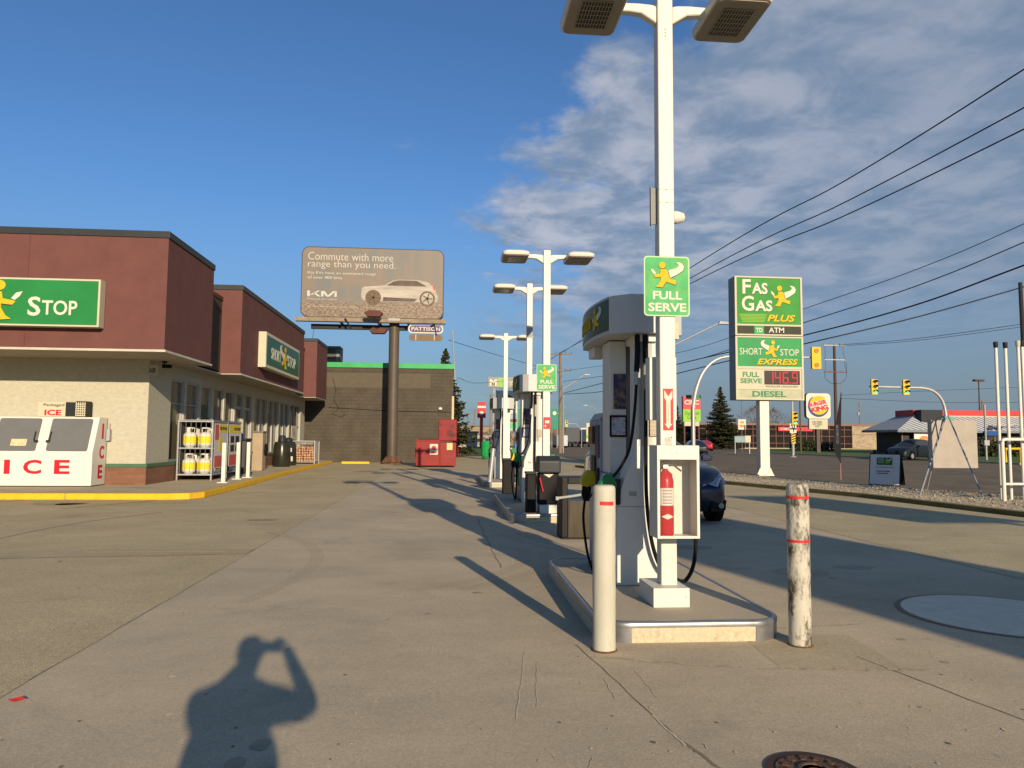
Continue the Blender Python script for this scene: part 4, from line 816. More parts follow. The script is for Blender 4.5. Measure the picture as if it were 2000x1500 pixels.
m = MB(FP); flat(m, [(-.03, .1), (.05, .1), (.05, .15), (-.03, .15)], .003, .005); flat(m, [(-.035, .03), (-.01, .03), (-.01, .07), (-.035, .07)], .003, .005); m.build('print', logo_w, r2)
gb = MB(); gb.box(-.07, .07, -.004, .0, 3.62, 3.86); o = gb.build('band', pm('grey_band', (.33, .34, .34), .5), [k for k in bpy.data.objects if k.get('label', '').startswith('white light pole at the back')][0])

# extinguisher cabinet and extinguisher
ex = thing('extinguisher_cabinet', 'white metal cabinet with clear door fixed to the nearest light pole', 'cabinet', (1.615, 5.62, .70))
w_, h_, d_ = .335, .715, .225
m = MB(); m.box(0, w_, 0.02, d_, 0, .012); m.box(0, w_, .02, d_, h_ - .012, h_); m.box(0, .012, .02, d_, .012, h_ - .012); m.box(w_ - .012, w_, .02, d_, .012, h_ - .012); m.box(.012, w_ - .012, d_ - .01, d_, .012, h_ - .012)
m.build('case', white, ex)
m = MB(); m.box(0, w_, 0, .02, h_ - .11, h_); m.box(0, .022, 0, .02, .02, h_ - .11); m.box(w_ - .022, w_, 0, .02, .02, h_ - .11); m.box(0, w_, 0, .02, 0, .02); dr = m.build('door_frame', white, ex, bevel=.003)
m = MB(); m.cyl((w_ / 2, -.006, h_ - .05), (w_ / 2, 0, h_ - .05), .012, n=14); m.build('lock', steel, dr)
gm = bpy.data.materials.new('clear_plastic'); gm.use_nodes = True; t_ = gm.node_tree; t_.nodes.clear()
o_ = t_.nodes.new('ShaderNodeOutputMaterial'); mx_ = t_.nodes.new('ShaderNodeMixShader'); tr_ = t_.nodes.new('ShaderNodeBsdfTransparent'); gl_ = t_.nodes.new('ShaderNodeBsdfGlossy'); gl_.inputs['Roughness'].default_value = .12
ly_ = t_.nodes.new('ShaderNodeLayerWeight'); ly_.inputs['Blend'].default_value = .25; mr_ = t_.nodes.new('ShaderNodeMapRange'); mr_.inputs[3].default_value = .035; mr_.inputs[4].default_value = .5
t_.links.new(ly_.outputs['Fresnel'], mr_.inputs[0]); t_.links.new(mr_.outputs[0], mx_.inputs[0]); t_.links.new(tr_.outputs[0], mx_.inputs[1]); t_.links.new(gl_.outputs[0], mx_.inputs[2]); t_.links.new(mx_.outputs[0], o_.inputs[0])
m = MB(); m.box(.022, w_ - .022, .010, .0115, .02, h_ - .11); m.build('pane', gm, ex)
fe = thing('fire_extinguisher', 'red fire extinguisher inside the clear-fronted white cabinet', 'fire extinguisher', (1.615 + .095, 5.62 + .11, .713))
m = MB(); m.lathe([(0, 0), (.058, 0), (.066, .01), (.066, .42), (.055, .47), (.025, .50), (.02, .52), (0, .52)], 28); m.build('cylinder', pm('extinguisher_red', (.52, .012, .02), .3, var=.05, coat=.3), fe, smooth=40)
m = MB(); m.lathe([(.0668, .235), (.0672, .235), (.0672, .37), (.0668, .37)], 28); lb = m.build('label', pm('extinguisher_label', (.72, .68, .62), .5, var=.1, scale=30), fe, smooth=40)
m = MB()
for i in range(5):
    for k in range(5):
        a = rad(-90 + (k - 2) * 13); m.T = Matrix.Rotation(a, 4, 'Z'); m.box(.0668, .0676, -.005, .005, .25 + i * .024, .258 + i * .024)
m.build('label_print', pm('label_ink', (.16, .03, .03), .5, var=.5, scale=70), lb)
m = MB(face_m('S', (0, -.0665, .15))); flat(m, [(-.05, 0), (0, -.022), (.045, 0), (0, .022)], -.004, .0015); m.build('diamond_label', logo_w, fe)
m = MB(); m.box(-.02, .02, -.02, .02, .52, .55); m.tube([(0, 0, .55), (-.03, -.03, .585), (.03, -.08, .575)], .007, 6); m.tube([(.0, 0, .56), (.05, -.02, .555), (.12, -.03, .50)], .008, 6); m.build('valve_lever', steel, fe)
m = MB(); m.tube(spline([(-.02, -.01, .53), (-.06, -.03, .50), (-.075, -.04, .44), (-.078, -.04, .3), (-.076, -.03, .18)]), .008, 6); m.build('hose', black, fe)

# ------------------------------------------------------------------ fuel pumps
def bend_side(o, s):
    for q in o.data.vertices:
        y = q.co.y; q.co.x += -s * -1 * (.34 + .062 * (1 - ((y - .65) / .65) ** 2))
def fuel_pump(X, Y, label):
    t = thing('fuel_pump', label, 'fuel pump', (X, Y, .15), group='full-size fuel dispensers on the islands')
    pw = pm('pump_white', (.78, .77, .70), .4, var=.04, dirt=.12, dthr=.6); pg = pumpgrey
    sh = [(.27, 0), (.27, .62), (.262, .72), (.24, .84), (.205, .95), (.165, 1.06), (.125, 1.15), (.10, 1.22), (.098, 2.28)]
    m = MB(); m.prism(sh + [(-x, z) for x, z in sh[::-1]], 'y', 0, .20); m.build('hose_column', pw, t, bevel=.012, seg=2)
    m = MB(); m.box(-.06, .06, -.004, 0, 1.25, 2.2); m.build('mast_strip', pm('pump_strip', (.5, .5, .47), .6), t); m = MB(); m.box(-.262, .262, -.003, 0, .70, .705); m.build('seam', pm('pump_seam', (.33, .33, .32), .6), t)
    m = MB(); m.box(-.275, .275, .205, 1.28, .03, .98); m.box(-.275, .275, .72, 1.28, .98, 1.50); m.prism([(-.275, 1.50), (.275, 1.50), (.22, 1.58), (-.22, 1.58)], 'y', .76, 1.28); cab = m.build('cabinet', pg, t, bevel=.012)
    m = MB(); m.box(-.084, .084, .50, .55, .98, 2.26); m.build('recess_panel', grey, t)
    m = MB(); m.box(-.262, .262, .23, 1.26, 0, .03); m.build('plinth', dark, t)
    cab.data.materials[0] = pm('pump_cabinet_grey', (.36, .39, .40), .45, var=.06, dirt=.15, dthr=.6)
    for a_, b_ in ((-.250, -.085), (.085, .250)): m = MB(); m.box(a_, b_, .40, .72, .98, 2.26); m.build('mast', pw, t, bevel=.01)
    # curved sign box round the top
    pts = [(-.17, -.14), (.17, -.14), (.34, 0)] + [(.34 + .062 * (1 - ((y - .65) / .65) ** 2), y) for y in [.13 * k for k in range(1, 10)]] + [(.34, 1.3), (.17, 1.42), (-.17, 1.42), (-.34, 1.3)]
    pts += [(-(.34 + .062 * (1 - ((y - .65) / .65) ** 2)), y) for y in [1.3 - .13 * k for k in range(1, 10)]] + [(-.34, 0)]
    m = MB(); m.prism(pts, 'z', 2.27, 2.62); tb = m.build('sign_header', pg, t, smooth=20)
    m = MB(); m.box(-.10, .10, -.05, .35, 2.20, 2.27); m.box(-.14, .14, 1.0, 1.25, 2.16, 2.27); m.box(-.30, -.16, .9, 1.2, 2.16, 2.27); m.build('hose_outlet', pw, t, bevel=.01)
    for s in (-1, 1):
        ys = [.005 + 1.28 * k / 14 for k in range(15)]; f = lambda y, o: s * (.34 + o + .062 * (1 - ((y - .65) / .65) ** 2))
        m = MB(); V = []
        for y in ys: V += [(f(y, .001), y, 2.305), (f(y, .001), y, 2.595), (f(y, .006), y, 2.595), (f(y, .006), y, 2.305)]
        m.add(V, [(i * 4 + k, i * 4 + (k + 1) % 4, i * 4 + 4 + (k + 1) % 4, i * 4 + 4 + k) for i in range(14) for k in range(4)] + [(0, 1, 2, 3), (59, 58, 57, 56)])
        gp_ = m.build('header_panel', green_dk, tb, smooth=30)
        T = face_m('W' if s < 0 else 'E'); sg = -1 if s < 0 else 1
        rng = ((-.48, -.17), (-1.16, -.52)) if s < 0 else ((.85, 1.15), (.12, .80))
        o = emblem((rng[0][0], rng[0][1], 2.35, 2.56), T, gp_, w=.0, th=.006)
        for q in o.data.vertices: q.co.x += s * (.348 + .062 * (1 - ((q.co.y - .65) / .65) ** 2))
        o = text('FAS GAS PLUS', (*rng[1], 2.39, 2.51), T, logo_y, gp_, shear=.2, bold=.01)
        for q in o.data.vertices: q.co.x += s * (.346 + .062 * (1 - ((q.co.y - .65) / .65) ** 2))
        # side screens, keypad, posters, nozzle holsters
        def sd(y0, y1, z0, z1, d0, d1): 
            a, b = (.275 + d0, .275 + d1); return (a, b, y0, y1, z0, z1) if s > 0 else (-b, -a, y0, y1, z0, z1)
        m = MB(); m.box(*sd(.98, 1.2, 1.26, 1.44, 0, .03)); m.build('price_display', pm('lcd_brown', (.10, .08, .04), .25, var=.2), t, bevel=.004)
        m = MB(); m.box(*sd(.74, .92, 1.12, 1.45, 0, .012)); m.build('poster', pm('navy_poster', (.035, .035, .10), .4, var=.5, scale=24), t)
        m = MB(); m.box(*sd(.90, 1.08, .98, 1.14, 0, .02)); m.build('keypad', dark, t); m = MB(); m.box(*sd(.74, .84, .84, 1.02, 0, .02)); m.build('card_reader', dark, t)
        m = MB(); m.box(*sd(.30, 1.20, .25, .72, 0, .008)); m.build('lower_panel', pm('pale_pump_panel', (.52, .53, .50), .4, var=.06), t)
        T2 = face_m('W' if s < 0 else 'E', (-.284 if s < 0 else .284, 0, 0)); m = MB(T2); q = (-.9, -.5) if s < 0 else (.5, .9); flat(m, [(q[0], .3), (q[1], .3), (q[1], .62), (q[0], .62)], 0, .003); m.build('green_decal', green_br, t)
        for (y, mat, nm) in ((.02, pm('nozzle_green', (.01, .22, .06), .35, var=.06, coat=.3), 'g'), (.92, pm('nozzle_yellow', (.62, .50, .02), .35, var=.06, coat=.3), 'y')):
            m = MB()
            if s < 0: m.box(-.30, -.24, y - .045, y + .05, .72, .95)
            else: m.box(.24, .30, y - .045, y + .05, .72, .95)
            m.build('holster', dark, t, bevel=.01)
            T3 = Matrix.Translation((s * .285, y, .84)) @ Matrix.Rotation(0 if s < 0 else math.pi, 4, 'Z')
            m = MB(T3); m.prism([(.02, .06), (-.02, .15), (-.10, .155), (-.155, .06), (-.15, -.0), (-.09, -.02), (-.0, -.0)], 'y', -.05, .05); nz = m.build('nozzle', mat, t, bevel=.018, seg=3)
            m = MB(T3); m.prism([(-.04, .0), (-.13, -.01), (-.14, -.10), (-.12, -.16), (-.08, -.16), (-.05, -.10)], 'y', -.028, .028); m.tube([(-.03, 0, .02), (-.01, 0, -.05), (-.05, 0, -.13), (-.09, 0, -.15)], .008, 6); m.build('grip', black, nz, bevel=.008)
            m = MB(T3); m.tube([(.02, 0, .11), (.06, 0, .12), (.05, 0, .02)], .012, 8); m.build('spout', steel, nz)
        g0 = Vector((s * .445, .16, .68)); y0_ = Vector((s * .445, 1.02, .68))
        if s < 0:
            m = MB(); m.tube(spline([(-.09, -.05, 2.24), (-.095, -.06, 2.0), (-.12, -.08, 1.62), (-.17, -.09, 1.25), (-.25, -.06, 1.06), (-.34, .01, .93)]), .014, 8)
            m.tube(spline([(-.09, -.05, 2.26), (-.09, -.055, 2.1), (-.10, -.06, 1.92)]), .026, 8); m.cyl((-.10, -.062, 1.92), (-.108, -.066, 1.80), .020, n=10, mi=1); m.build('hose', [black, steel], t)
            m = MB(); m.tube(spline([(-.39, .05, .70), (-.39, .08, .55), (-.385, .22, .22), (-.37, .48, .04), (-.34, .56, .10), (-.33, .60, .4), (-.30, .62, .75)]), .013, 8); m.build('hose', black, t)
            m = MB(); m.tube(spline([(-.39, .92, .70), (-.41, .90, .5), (-.40, .78, .22), (-.37, .68, .05), (-.355, .62, .0 + .03), (-.335, .66, .12), (-.33, .7, .5), (-.32, .7, .85)]), .013, 8); m.build('hose', black, t)
        else:
            m = MB(); m.tube(spline([(-.015, -.05, 2.24), (-.015, -.06, 1.9), (-.02, -.07, 1.3), (-.02, -.08, .8), (.02, -.09, .42), (.10, -.09, .18), (.22, -.08, .07), (.34, -.04, .05), (.44, .03, .17), (.485, .09, .38), (.44, .08, .56), (.39, .04, .70)]), .018, 8)
            m.tube([(-.015, -.05, 2.26), (-.015, -.058, 2.0)], .026, 8); m.cyl((-.015, -.06, 2.0), (-.015, -.06, 1.76), .023, n=10, mi=1); m.build('hose', [black, pm('swivel_beige', (.42, .38, .3), .5)], t)
            m = MB(); m.tube(spline([(.39, .92, .70), (.42, .92, .5), (.45, .85, .22), (.36, .70, .05), (.33, .66, .3), (.30, .7, .85)]), .013, 8); m.build('hose', black, t)
    m = MB(); m.box(.03, .12, -.03, -.002, 1.34, 1.50)
    for k in range(4): m.box(.03, .12, -.034, -.03, 1.355 + k * .035, 1.370 + k * .035)
    m.build('intercom', pm('beige_plastic', (.5, .43, .32), .6, var=.08), t, bevel=.003)
    m = MB(); m.box(.035, .115, -.004, -.001, 1.22, 1.32); m.build('safety_label', pm('safety_label', (.75, .73, .65), .6, var=.05, dirt=.9, dcol=(.08, .07, .06), dscale=38, dthr=.56), t)
    m = MB(); m.box(-.16, -.09, -.004, -.001, .80, .84); m.build('small_label', pm('small_label', (.5, .5, .45), .6, dirt=.8, dscale=60, dthr=.5), t)
    # price card frame on the near mast and poster
    m = MB(Matrix.Translation((-.165, .395, 1.33)) @ Matrix.Rotation(rad(-4), 4, 'Z')); m.box(-.085, .085, -.02, 0, 0, .21); cf = m.build('card_frame', black, t, bevel=.012)
    m = MB(Matrix.Translation((-.165, .395, 1.33)) @ Matrix.Rotation(rad(-4), 4, 'Z')); m.box(-.065, .065, -.023, -.021, .02, .19); m.build('card', pm('price_card', (.45, .5, .6), .4, var=.6, scale=30, dirt=.9, dcol=(.5, .05, .06), dscale=22, dthr=.52), cf)
    m = MB(Matrix.Translation((-.15, .392, 1.60)) @ Matrix.Rotation(rad(-4), 4, 'Z')); m.box(-.06, .06, -.006, 0, 0, .34); m.build('poster', pm('blue_gold_poster', (.04, .04, .12), .4, var=.2, dirt=.9, dcol=(.45, .28, .08), dscale=5, dthr=.5), t)
    return t
fp = fuel_pump(1.80, 6.62, 'nearest white fuel pump, behind the extinguisher box')
clone(fp, (1.80, 15.1, .15), 'second fuel pump, on the middle island behind the black washer hood')
clone(fp, (1.80, 24.0, .15), 'farthest fuel pump, beside the grey leaning post')

# ------------------------------------------------------------------ foreground bollards
def round_bollard(loc, h, r, mat, rings, label, grp):
    t = thing('round_bollard', label, 'bollard', loc, group=grp); m = MB()
    prof = [(0, 0), (r, 0), (r * 1.0, .02)] + [(r + random.uniform(-.0012, .0012), .02 + (h - .06) * k / 14) for k in range(1, 14)] + [(r, h - .04), (r, h - .028), (r * .93, h - .008), (r * .75, h), (0, h + .002)]
    m.lathe(prof, 36); m.build('post', mat, t, smooth=50)
    m = MB()
    if rings == 1:
        n = 14
        for i in range(n):
            a0 = rad(-122 + 74 * i / n); a1 = rad(-122 + 74 * (i + 1) / n); q = [(r + .0015) * math.cos(a0), (r + .0015) * math.sin(a0)], [(r + .0015) * math.cos(a1), (r + .0015) * math.sin(a1)]
            m.add([(q[0][0], q[0][1], h - .135 - .003 * i / n), (q[1][0], q[1][1], h - .135 - .004 * i / n), (q[1][0], q[1][1], h - .110 - .004 * i / n), (q[0][0], q[0][1], h - .108)], [(0, 1, 2, 3)])
        m.build('red_tape', redl, t, recalc=False)
    else:
        for z in (h - .11, h - .42): m.lathe([(r + .0012, z), (r + .003, z + .002), (r + .003, z + .017), (r + .0012, z + .019)], 36)
        m.build('red_tape', redl, t, smooth=40)
    m = MB(); m.lathe([(r, 0), (r + .012, 0), (r + .008, .008), (r, .012)], 36); m.build('base_rust', pm('rusty_base', (.16, .08, .035), .9, var=.4, scale=20), t)
    return t
gq = 'round white steel bollards in front of the nearest island'
round_bollard((1.10, 5.16, .003), 1.135, .080, white_old, 1, 'clean round white bollard with a short strip of red tape', gq)
round_bollard((2.53, 5.20, .003), 1.15, .078, white_rub, 2, 'scuffed round white bollard with two full red rings and black rub marks', gq)

# ------------------------------------------------------------------ bins and washer stations
wb = thing('washer_bin', 'dark steel waste and squeegee bin standing behind the nearest fuel pump', 'waste bin', (1.67, 10.75, 0))
m = MB(); m.box(0, .52, 0, .5, 0, .03); m.box(0, .09, 0, .5, .03, .90); m.box(.43, .52, 0, .5, .03, .90); m.box(.09, .43, .0, .5, .80, .90); m.box(.09, .43, .47, .5, .03, .55); m.build('frame', pm('bin_black_steel', (.010, .0095, .009), .5, .2), wb, bevel=.01)
m = MB(); m.box(.10, .42, .03, .46, .03, .55); m.build('bin_body', pm('bin_brown_steel', (.06, .05, .035), .35, .4, var=.25, scale=3, stretch=(4, 4, .6)), wb)
m = MB(); m.tube([(-.08, -.06, .60), (.15, -.05, .63), (.35, -.02, .66)], .02, 8); m.box(-.1, -.06, -.09, -.03, .575, .625); m.build('squeegee', pm('clear_grey_plastic', (.4, .4, .4), .3), wb)
hd = thing('washer_hood', 'black windshield washer station with a large hood at the foot of the second light pole', 'washer station', (1.60, 12.98, .15))
m = MB(); m.prism([(0, .76), (.40, .76), (.42, .98), (.03, 1.04)], 'x', .0, .40)
m = MB(); m.prism([(.0, .70), (.0, .92), (.10, 1.00), (.42, 1.00), (.42, .70)], 'x', 0, .40); m.build('hood', pm('hood_charcoal', (.026, .032, .036), .45, var=.1), hd, bevel=.03, seg=3)
m = MB(); m.box(.02, .38, .10, .42, .15, .70); m.build('bin_body', black, hd, bevel=.02)
m = MB(); m.box(.03, .34, .0, .42, 0, .145); m.build('base_block', white, hd, bevel=.006)
m = MB(); m.tube([(.03, .05, .62), (.09, .06, .38)], .012, 6); m.build('squeegee', redl, hd); m = MB(); m.prism([(.10, .68), (.28, .68), (.2, .62)], 'y', .08, .095); m.build('paper_towel', logo_w, hd)
b = thing('black_post', 'narrow black washer cabinet beside the black hood on the middle island', 'washer station', (1.40, 13.05, .15)); m = MB(); m.box(0, .17, 0, .3, 0, .68); m.build('cabinet', black, b, bevel=.02); m = MB(); m.box(-.01, .18, -.01, .31, .68, .72); m.build('lid', dark, b, bevel=.01)
b = thing('squeegee_bin', 'black squeegee bin left of the second fuel pump', 'waste bin', (1.46, 19.5, 0)); m = MB(); m.box(0, .32, 0, .3, 0, .88); m.build('bin_body', black, b, bevel=.02); m = MB(); m.box(-.01, .33, -.01, .31, .88, .93); m.build('lid', dark, b, bevel=.01)
b = thing('leaning_post', 'grey steel post leaning slightly at the front of the farthest island', 'post', (1.28, 22.3, .15)); m = MB(); m.tube([(0, 0, 0), (.10, .0, 1.0)], .075, 12); m.build('post', galv, b); m = MB(); m.lathe([(0, 0), (.12, 0), (.12, .015), (0, .015)], 16); m.build('base_plate', galv, b)
b = thing('green_bin', 'tall bright green waste bin beyond the farthest pump island', 'waste bin', (2.622, 51.256, 0))
gg = pm('bin_bright_green', (.015, .33, .09), .35, var=.08); m = MB(); m.lathe([(0, 0), (.16, .02), (.30, .25), (.31, 1.15), (.28, 1.25), (0, 1.28)], 8); m.build('bin_body', gg, b, bevel=.01); m = MB(); m.cyl((0, 0, 0), (0, 0, .05), .2); m.build('base_plate', dark, b)
b = thing('blue_bin', 'blue waste bin standing between the pumps of the middle and farthest islands', 'waste bin', (4.601, 48.173, 0))
m = MB(); m.hexa([(-.2, -.2, 0), (.2, -.2, 0), (.2, .2, 0), (-.2, .2, 0)], [(-.27, -.27, 1.05), (.27, -.27, 1.05), (.27, .27, 1.05), (-.27, .27, 1.05)]); m.build('bin_body', pm('bin_blue', (.04, .22, .52), .4, var=.1), b, bevel=.02); m = MB(); m.box(-.29, .29, -.29, .29, 1.05, 1.12); m.build('lid', MATS['bin_blue'], b, bevel=.02)

# ------------------------------------------------------------------ cars
def car(name, label, loc, rz, paint, L=4.6, Wd=1.82, H=1.48, suv=False, detail=True, group=None, tail=False):
    t = thing(name, label, 'car', loc, rz, group); hw = Wd / 2; hood = .98 if suv else .86; belt = hood + .06
    # stations along y from the nose (0) to the tail: (y, bottom z, width factor, belt z, roof z, roof half-width)
    S = [(0.0, .34, .66, .58, .60, .52), (.05, .24, .80, .66, .69, .60), (.22, .20, .92, .74, .78, .66), (.55, .20, .985, hood - .04, hood - .0, .70), (1.0, .20, 1, hood, hood + .06, .72), (1.38, .20, 1, belt, belt + .05, .74),
         (1.95, .20, 1, belt + .02, H - .10, .60), (2.25, .20, 1, belt + .03, H - .02, .585), (3.0, .20, 1, belt + .04, H, .58), (3.7 if not suv else 4.0, .20, .99, belt + .06, H - .07, .56)]
    if suv: S[9] = (4.15, .20, .985, belt + .06, H - .06, .565)
    S += [(4.1 if not suv else 4.40, .22, .97, belt + .07, (belt + .16) if not suv else H - .14, .55), (4.45 if not suv else 4.56, .26, .92, belt, belt + (.06 if not suv else .12), .54), (L, .36, .80, belt - .14, belt - .10, .5)]
    ks = L / 4.6; V = []; n = 13
    for y, zb, wf, zbelt, zr, rw in S:
        w = hw * wf; half = [(w * .90, zb), (w * .985, zb + .10), (w, zb + (zbelt - zb) * .5), (w * .985, zbelt - .04), (w * .95, zbelt), (rw * 1.02 if zr > zbelt + .2 else min(w * .9, rw * 1.3), zr - .05 if zr > zbelt + .2 else zr - .01)]
        pts = [(-x, z) for x, z in half] + [(0, zr + .015)] + [(x, z) for x, z in half[::-1]]
        V += [(x, y * ks, z) for x, z in pts]
    m = MB(); F = []; MI = []
    for i in range(len(S) - 1):
        for k in range(n - 1):
            g = 0; cab = S[i][4] > S[i][3] + .2 or S[i + 1][4] > S[i + 1][3] + .2
            if cab and k in (4, 7) and S[i][4] > S[i][3] + .2 and S[i + 1][4] > S[i + 1][3] + .2: g = 1
            if k in (5, 6) and i == 5: g = 1
            if k in (4, 7) and i == 5: g = 1
            if k in (5, 6) and i == len(S) - (5 if not suv else 3): g = 1
            F.append((i * n + k, i * n + k + 1, (i + 1) * n + k + 1, (i + 1) * n + k)); MI.append(g)
        F.append((i * n + n - 1, i * n, (i + 1) * n, (i + 1) * n + n - 1)); MI.append(2)
    F += [tuple(range(n)), tuple(range((len(S) - 1) * n, len(S) * n))[::-1]]; MI += [0, 0]
    m.v = [Vector(v) for v in V]; m.f = [list(f) for f in F]; m.m = MI
    b = m.build('body', [paint, glassd, black], t, smooth=55)
    sb_ = b.modifiers.new('sub', 'SUBSURF'); sb_.levels = 2; sb_.render_levels = 2
    for sx_ in (-1, 1):
        for wy in (.86 * ks, 3.62 * ks):
            wh = thing('w', '', ''); 
            m = MB(); m.cyl((sx_ * (hw - .20), 0, 0), (sx_ * (hw + .005), 0, 0), .335, n=28); o = m.build('wheel', black, t, bevel=.03, smooth=40); o.location = (0, wy, .335)
            bpy.data.objects.remove(wh)
            if detail: m = MB(); m.cyl((sx_ * (hw + .0), 0, 0), (sx_ * (hw + .012), 0, 0), .20, .17, n=20); r = m.build('rim', galv, o)
            m = MB(); m.cyl((sx_ * (hw - .15), 0, 0), (sx_ * (hw + .001), 0, 0), .40, n=24)
            a_ = m.build('wheel_arch', black, t); a_.location = (0, wy, .37); a_.scale = (.995, 1, 1)
        if detail:
            m = MB(); m.prism([(0, 0), (.20, .02), (.22, .10), (.10, .16), (0, .13)], 'y', -.05, .05)
            o = m.build('mirror', paint, t, bevel=.02); o.location = (sx_ * (hw - .03), 1.62 * ks, belt + .0); o.scale = (sx_, 1, 1)
    return t
navy = pm('navy_car_paint', (.008, .016, .055), .3, 0.2, var=.08, coat=.6)
c1_ = car('parked_car', 'dark blue car parked nose-forward beside the nearest pump island', (3.99, 12.40, 0), 0, navy, L=4.5, Wd=1.86, H=1.62, suv=True)
hl = pm('headlamp_glass', (.42, .46, .50), .12, .4, var=.6, scale=14)
for s in (-1, 1):
    # headlamp wraps round the corner
    P = [(.47, .12, .70), (.62, .15, .745), (.78, .33, .84), (.865, .60, .89), (.885, .50, .78), (.82, .22, .69), (.62, .10, .65)]
    V = [(s * (a + .022), b - .06, c) for a, b, c in P] + [(s * a * .93, b + .10, c) for a, b, c in P]; n = len(P)
    m = MB(); m.add(V, [tuple(range(n)), tuple(range(n, 2 * n))[::-1]] + [(i, n + i, n + (i + 1) % n, (i + 1) % n) for i in range(n)]); m.build('headlight', hl, c1_)
    m = MB(); m.hexa([(s * .17, -.025, .40), (s * .21, -.025, .40), (s * .21, .05, .40), (s * .17, .05, .40)], [(s * .40, .05, .70), (s * .46, .07, .70), (s * .46, .14, .70), (s * .40, .13, .70)]); m.build('grille_trim', pm('chrome', (.6, .6, .6), .12, 1.0, var=.02), c1_)
    m = MB(); m.hexa([(s * .50, -.0, .23), (s * .80, .10, .25), (s * .80, .2, .25), (s * .50, .15, .23)], [(s * .52, -.01, .42), (s * .83, .12, .42), (s * .83, .24, .42), (s * .52, .15, .42)]); fg = m.build('lower_intake', black, c1_)
    m = MB(); m.cyl((s * .70, .02, .335), (s * .71, .06, .335), .045, n=16); m.build('fog_lamp', pm('fog_lamp', (.5, .5, .48), .15, .5), fg)
m = MB(); m.box(-.42, .42, -.02, .1, .24, .40); m.box(-.34, .34, -.012, .1, .46, .62); m.build('grille', black, c1_)
m = MB(); m.box(-.15, .15, -.045, -.03, .36, .44); m.build('number_plate', grey_lt, c1_)
suv = car('parked_suv', 'dark blue-grey SUV driving on the far side of the street beyond the sandwich board', (34.458, 54.615, 0), rad(-62), pm('slate_paint', (.012, .018, .024), .45, .0, coat=.15), H=1.68, suv=True)
m = MB(); m.box(.62, .84, 4.42, 4.62, .8, 1.05); m.box(-.84, -.62, 4.42, 4.62, .8, 1.05); m.build('tail_light', redl, suv)
rc = car('far_car', 'red car waiting far up the street behind the dark blue car', (34.599, 98, 0), rad(165), pm('red_car_paint', (.5, .02, .05), .3, coat=.5), H=1.42, detail=False)
dc = car('far_car', 'dark car waiting behind the blue parked car at the street', (23.493, 70, 0), rad(170), pm('dark_car_paint', (.02, .025, .035), .3, coat=.5), H=1.5, detail=False)
for i, (x, y) in enumerate(((13.5, 120), (17.5, 140))): car('far_car', ('dark car tiny on the road left of the white truck', 'dark car tiny on the road between the two trucks')[i], (x, y, 0), 0, MATS['dark_car_paint'], detail=False)
def truck(label, loc, rz, col, L, H, nm='truck', cabc=None):
    t = thing(nm, label, 'truck', loc, rz); m = MB(); m.box(-1.2, 1.2, 0, L, .95, H); m.build('cargo_box', col, t, bevel=.03)
    m = MB(); m.hexa([(-1.1, L + .05, .6), (1.1, L + .05, .6), (1.1, L + 2.1, .6), (-1.1, L + 2.1, .6)], [(-1.05, L + .05, 2.6), (1.05, L + .05, 2.6), (1.05, L + 1.2, 2.6), (-1.05, L + 1.2, 2.6)]); m.build('cab', cabc or col, t, bevel=.08)
    m = MB(); m.box(-.45, .45, .1, L + 1.8, .6, .93); m.box(-1.1, 1.1, -.05, .05, .55, .75); m.build('chassis', dark, t)
    for y in (1.3, L + 1.2):
        for s in (-1, 1): m = MB(); m.cyl((s * .8, y, .48), (s * 1.12, y, .48), .48, n=20); m.build('wheel', black, t)
    m = MB(); m.box(-1.0, -.8, -.07, -.05, .8, .9); m.box(.8, 1.0, -.07, -.05, .8, .9); m.build('tail_light', redl, t); return t
truck('white box truck seen from behind far up the road', (24.073, 130, 0), rad(-10), pm('truck_white', (.75, .73, .66), .5, var=.05), 6, 3.4)
truck('dark grey trailer truck beside the white truck far up the road', (21.714, 128, 0), rad(-16), pm('trailer_grey', (.11, .12, .13), .5), 7, 3.4)


# ------------------------------------------------------------------ roadside price sign
ps = thing('price_sign', 'tall lit pylon sign with green logo panels and the fuel price 146.9', 'pylon sign', (11.45, 28.56, .05)); T = face_m('S')
m = MB(); m.box(1.01, 1.40, .12, .50, .05, 3.0); m.build('pole', white, ps, bevel=.02)
m = MB(); m.box(.9, 1.51, .0, .62, 0, .05)
for x in (.98, 1.41): m.prism([(x - .12, .05), (x + .12, .05), (x, .32)], 'y', .10, .12)
m.build('base_plate', white, ps)
m = MB(); m.box(0, 2.78, 0, .70, 3.02, 5.58); m.box(0, 2.78, 0, .70, 5.61, 8.02); m.box(.03, 2.75, .03, .67, 5.58, 5.61); m.build('cabinet', pm('cabinet_grey', (.27, .28, .28), .5, var=.05), ps, bevel=.01)
m = MB()
for z0, z1 in ((3.02, 5.58), (5.61, 8.02)): m.box(-.02, .06, -.04, 0, z0, z1); m.box(2.72, 2.80, -.04, 0, z0, z1); m.box(.06, 2.72, -.04, 0, z0, z0 + .06); m.box(.06, 2.72, -.04, 0, z1 - .06, z1)
m.box(.06, 2.72, -.04, 0, 6.0, 6.07); m.box(.06, 2.72, -.04, 0, 4.26, 4.36); m.box(.06, 2.72, -.035, 0, 3.44, 3.48); m.build('frame', cream, ps)
sgreen = pm('pylon_sign_green', (.055, .30, .055), .7, var=.12, scale=1.0)  # base green of the top logo panel
def panel(z0, z1, mat): m = MB(T); flat(m, [(.06, z0), (2.72, z0), (2.72, z1), (.06, z1)], .002, .012); return m.build('panel', mat, ps)
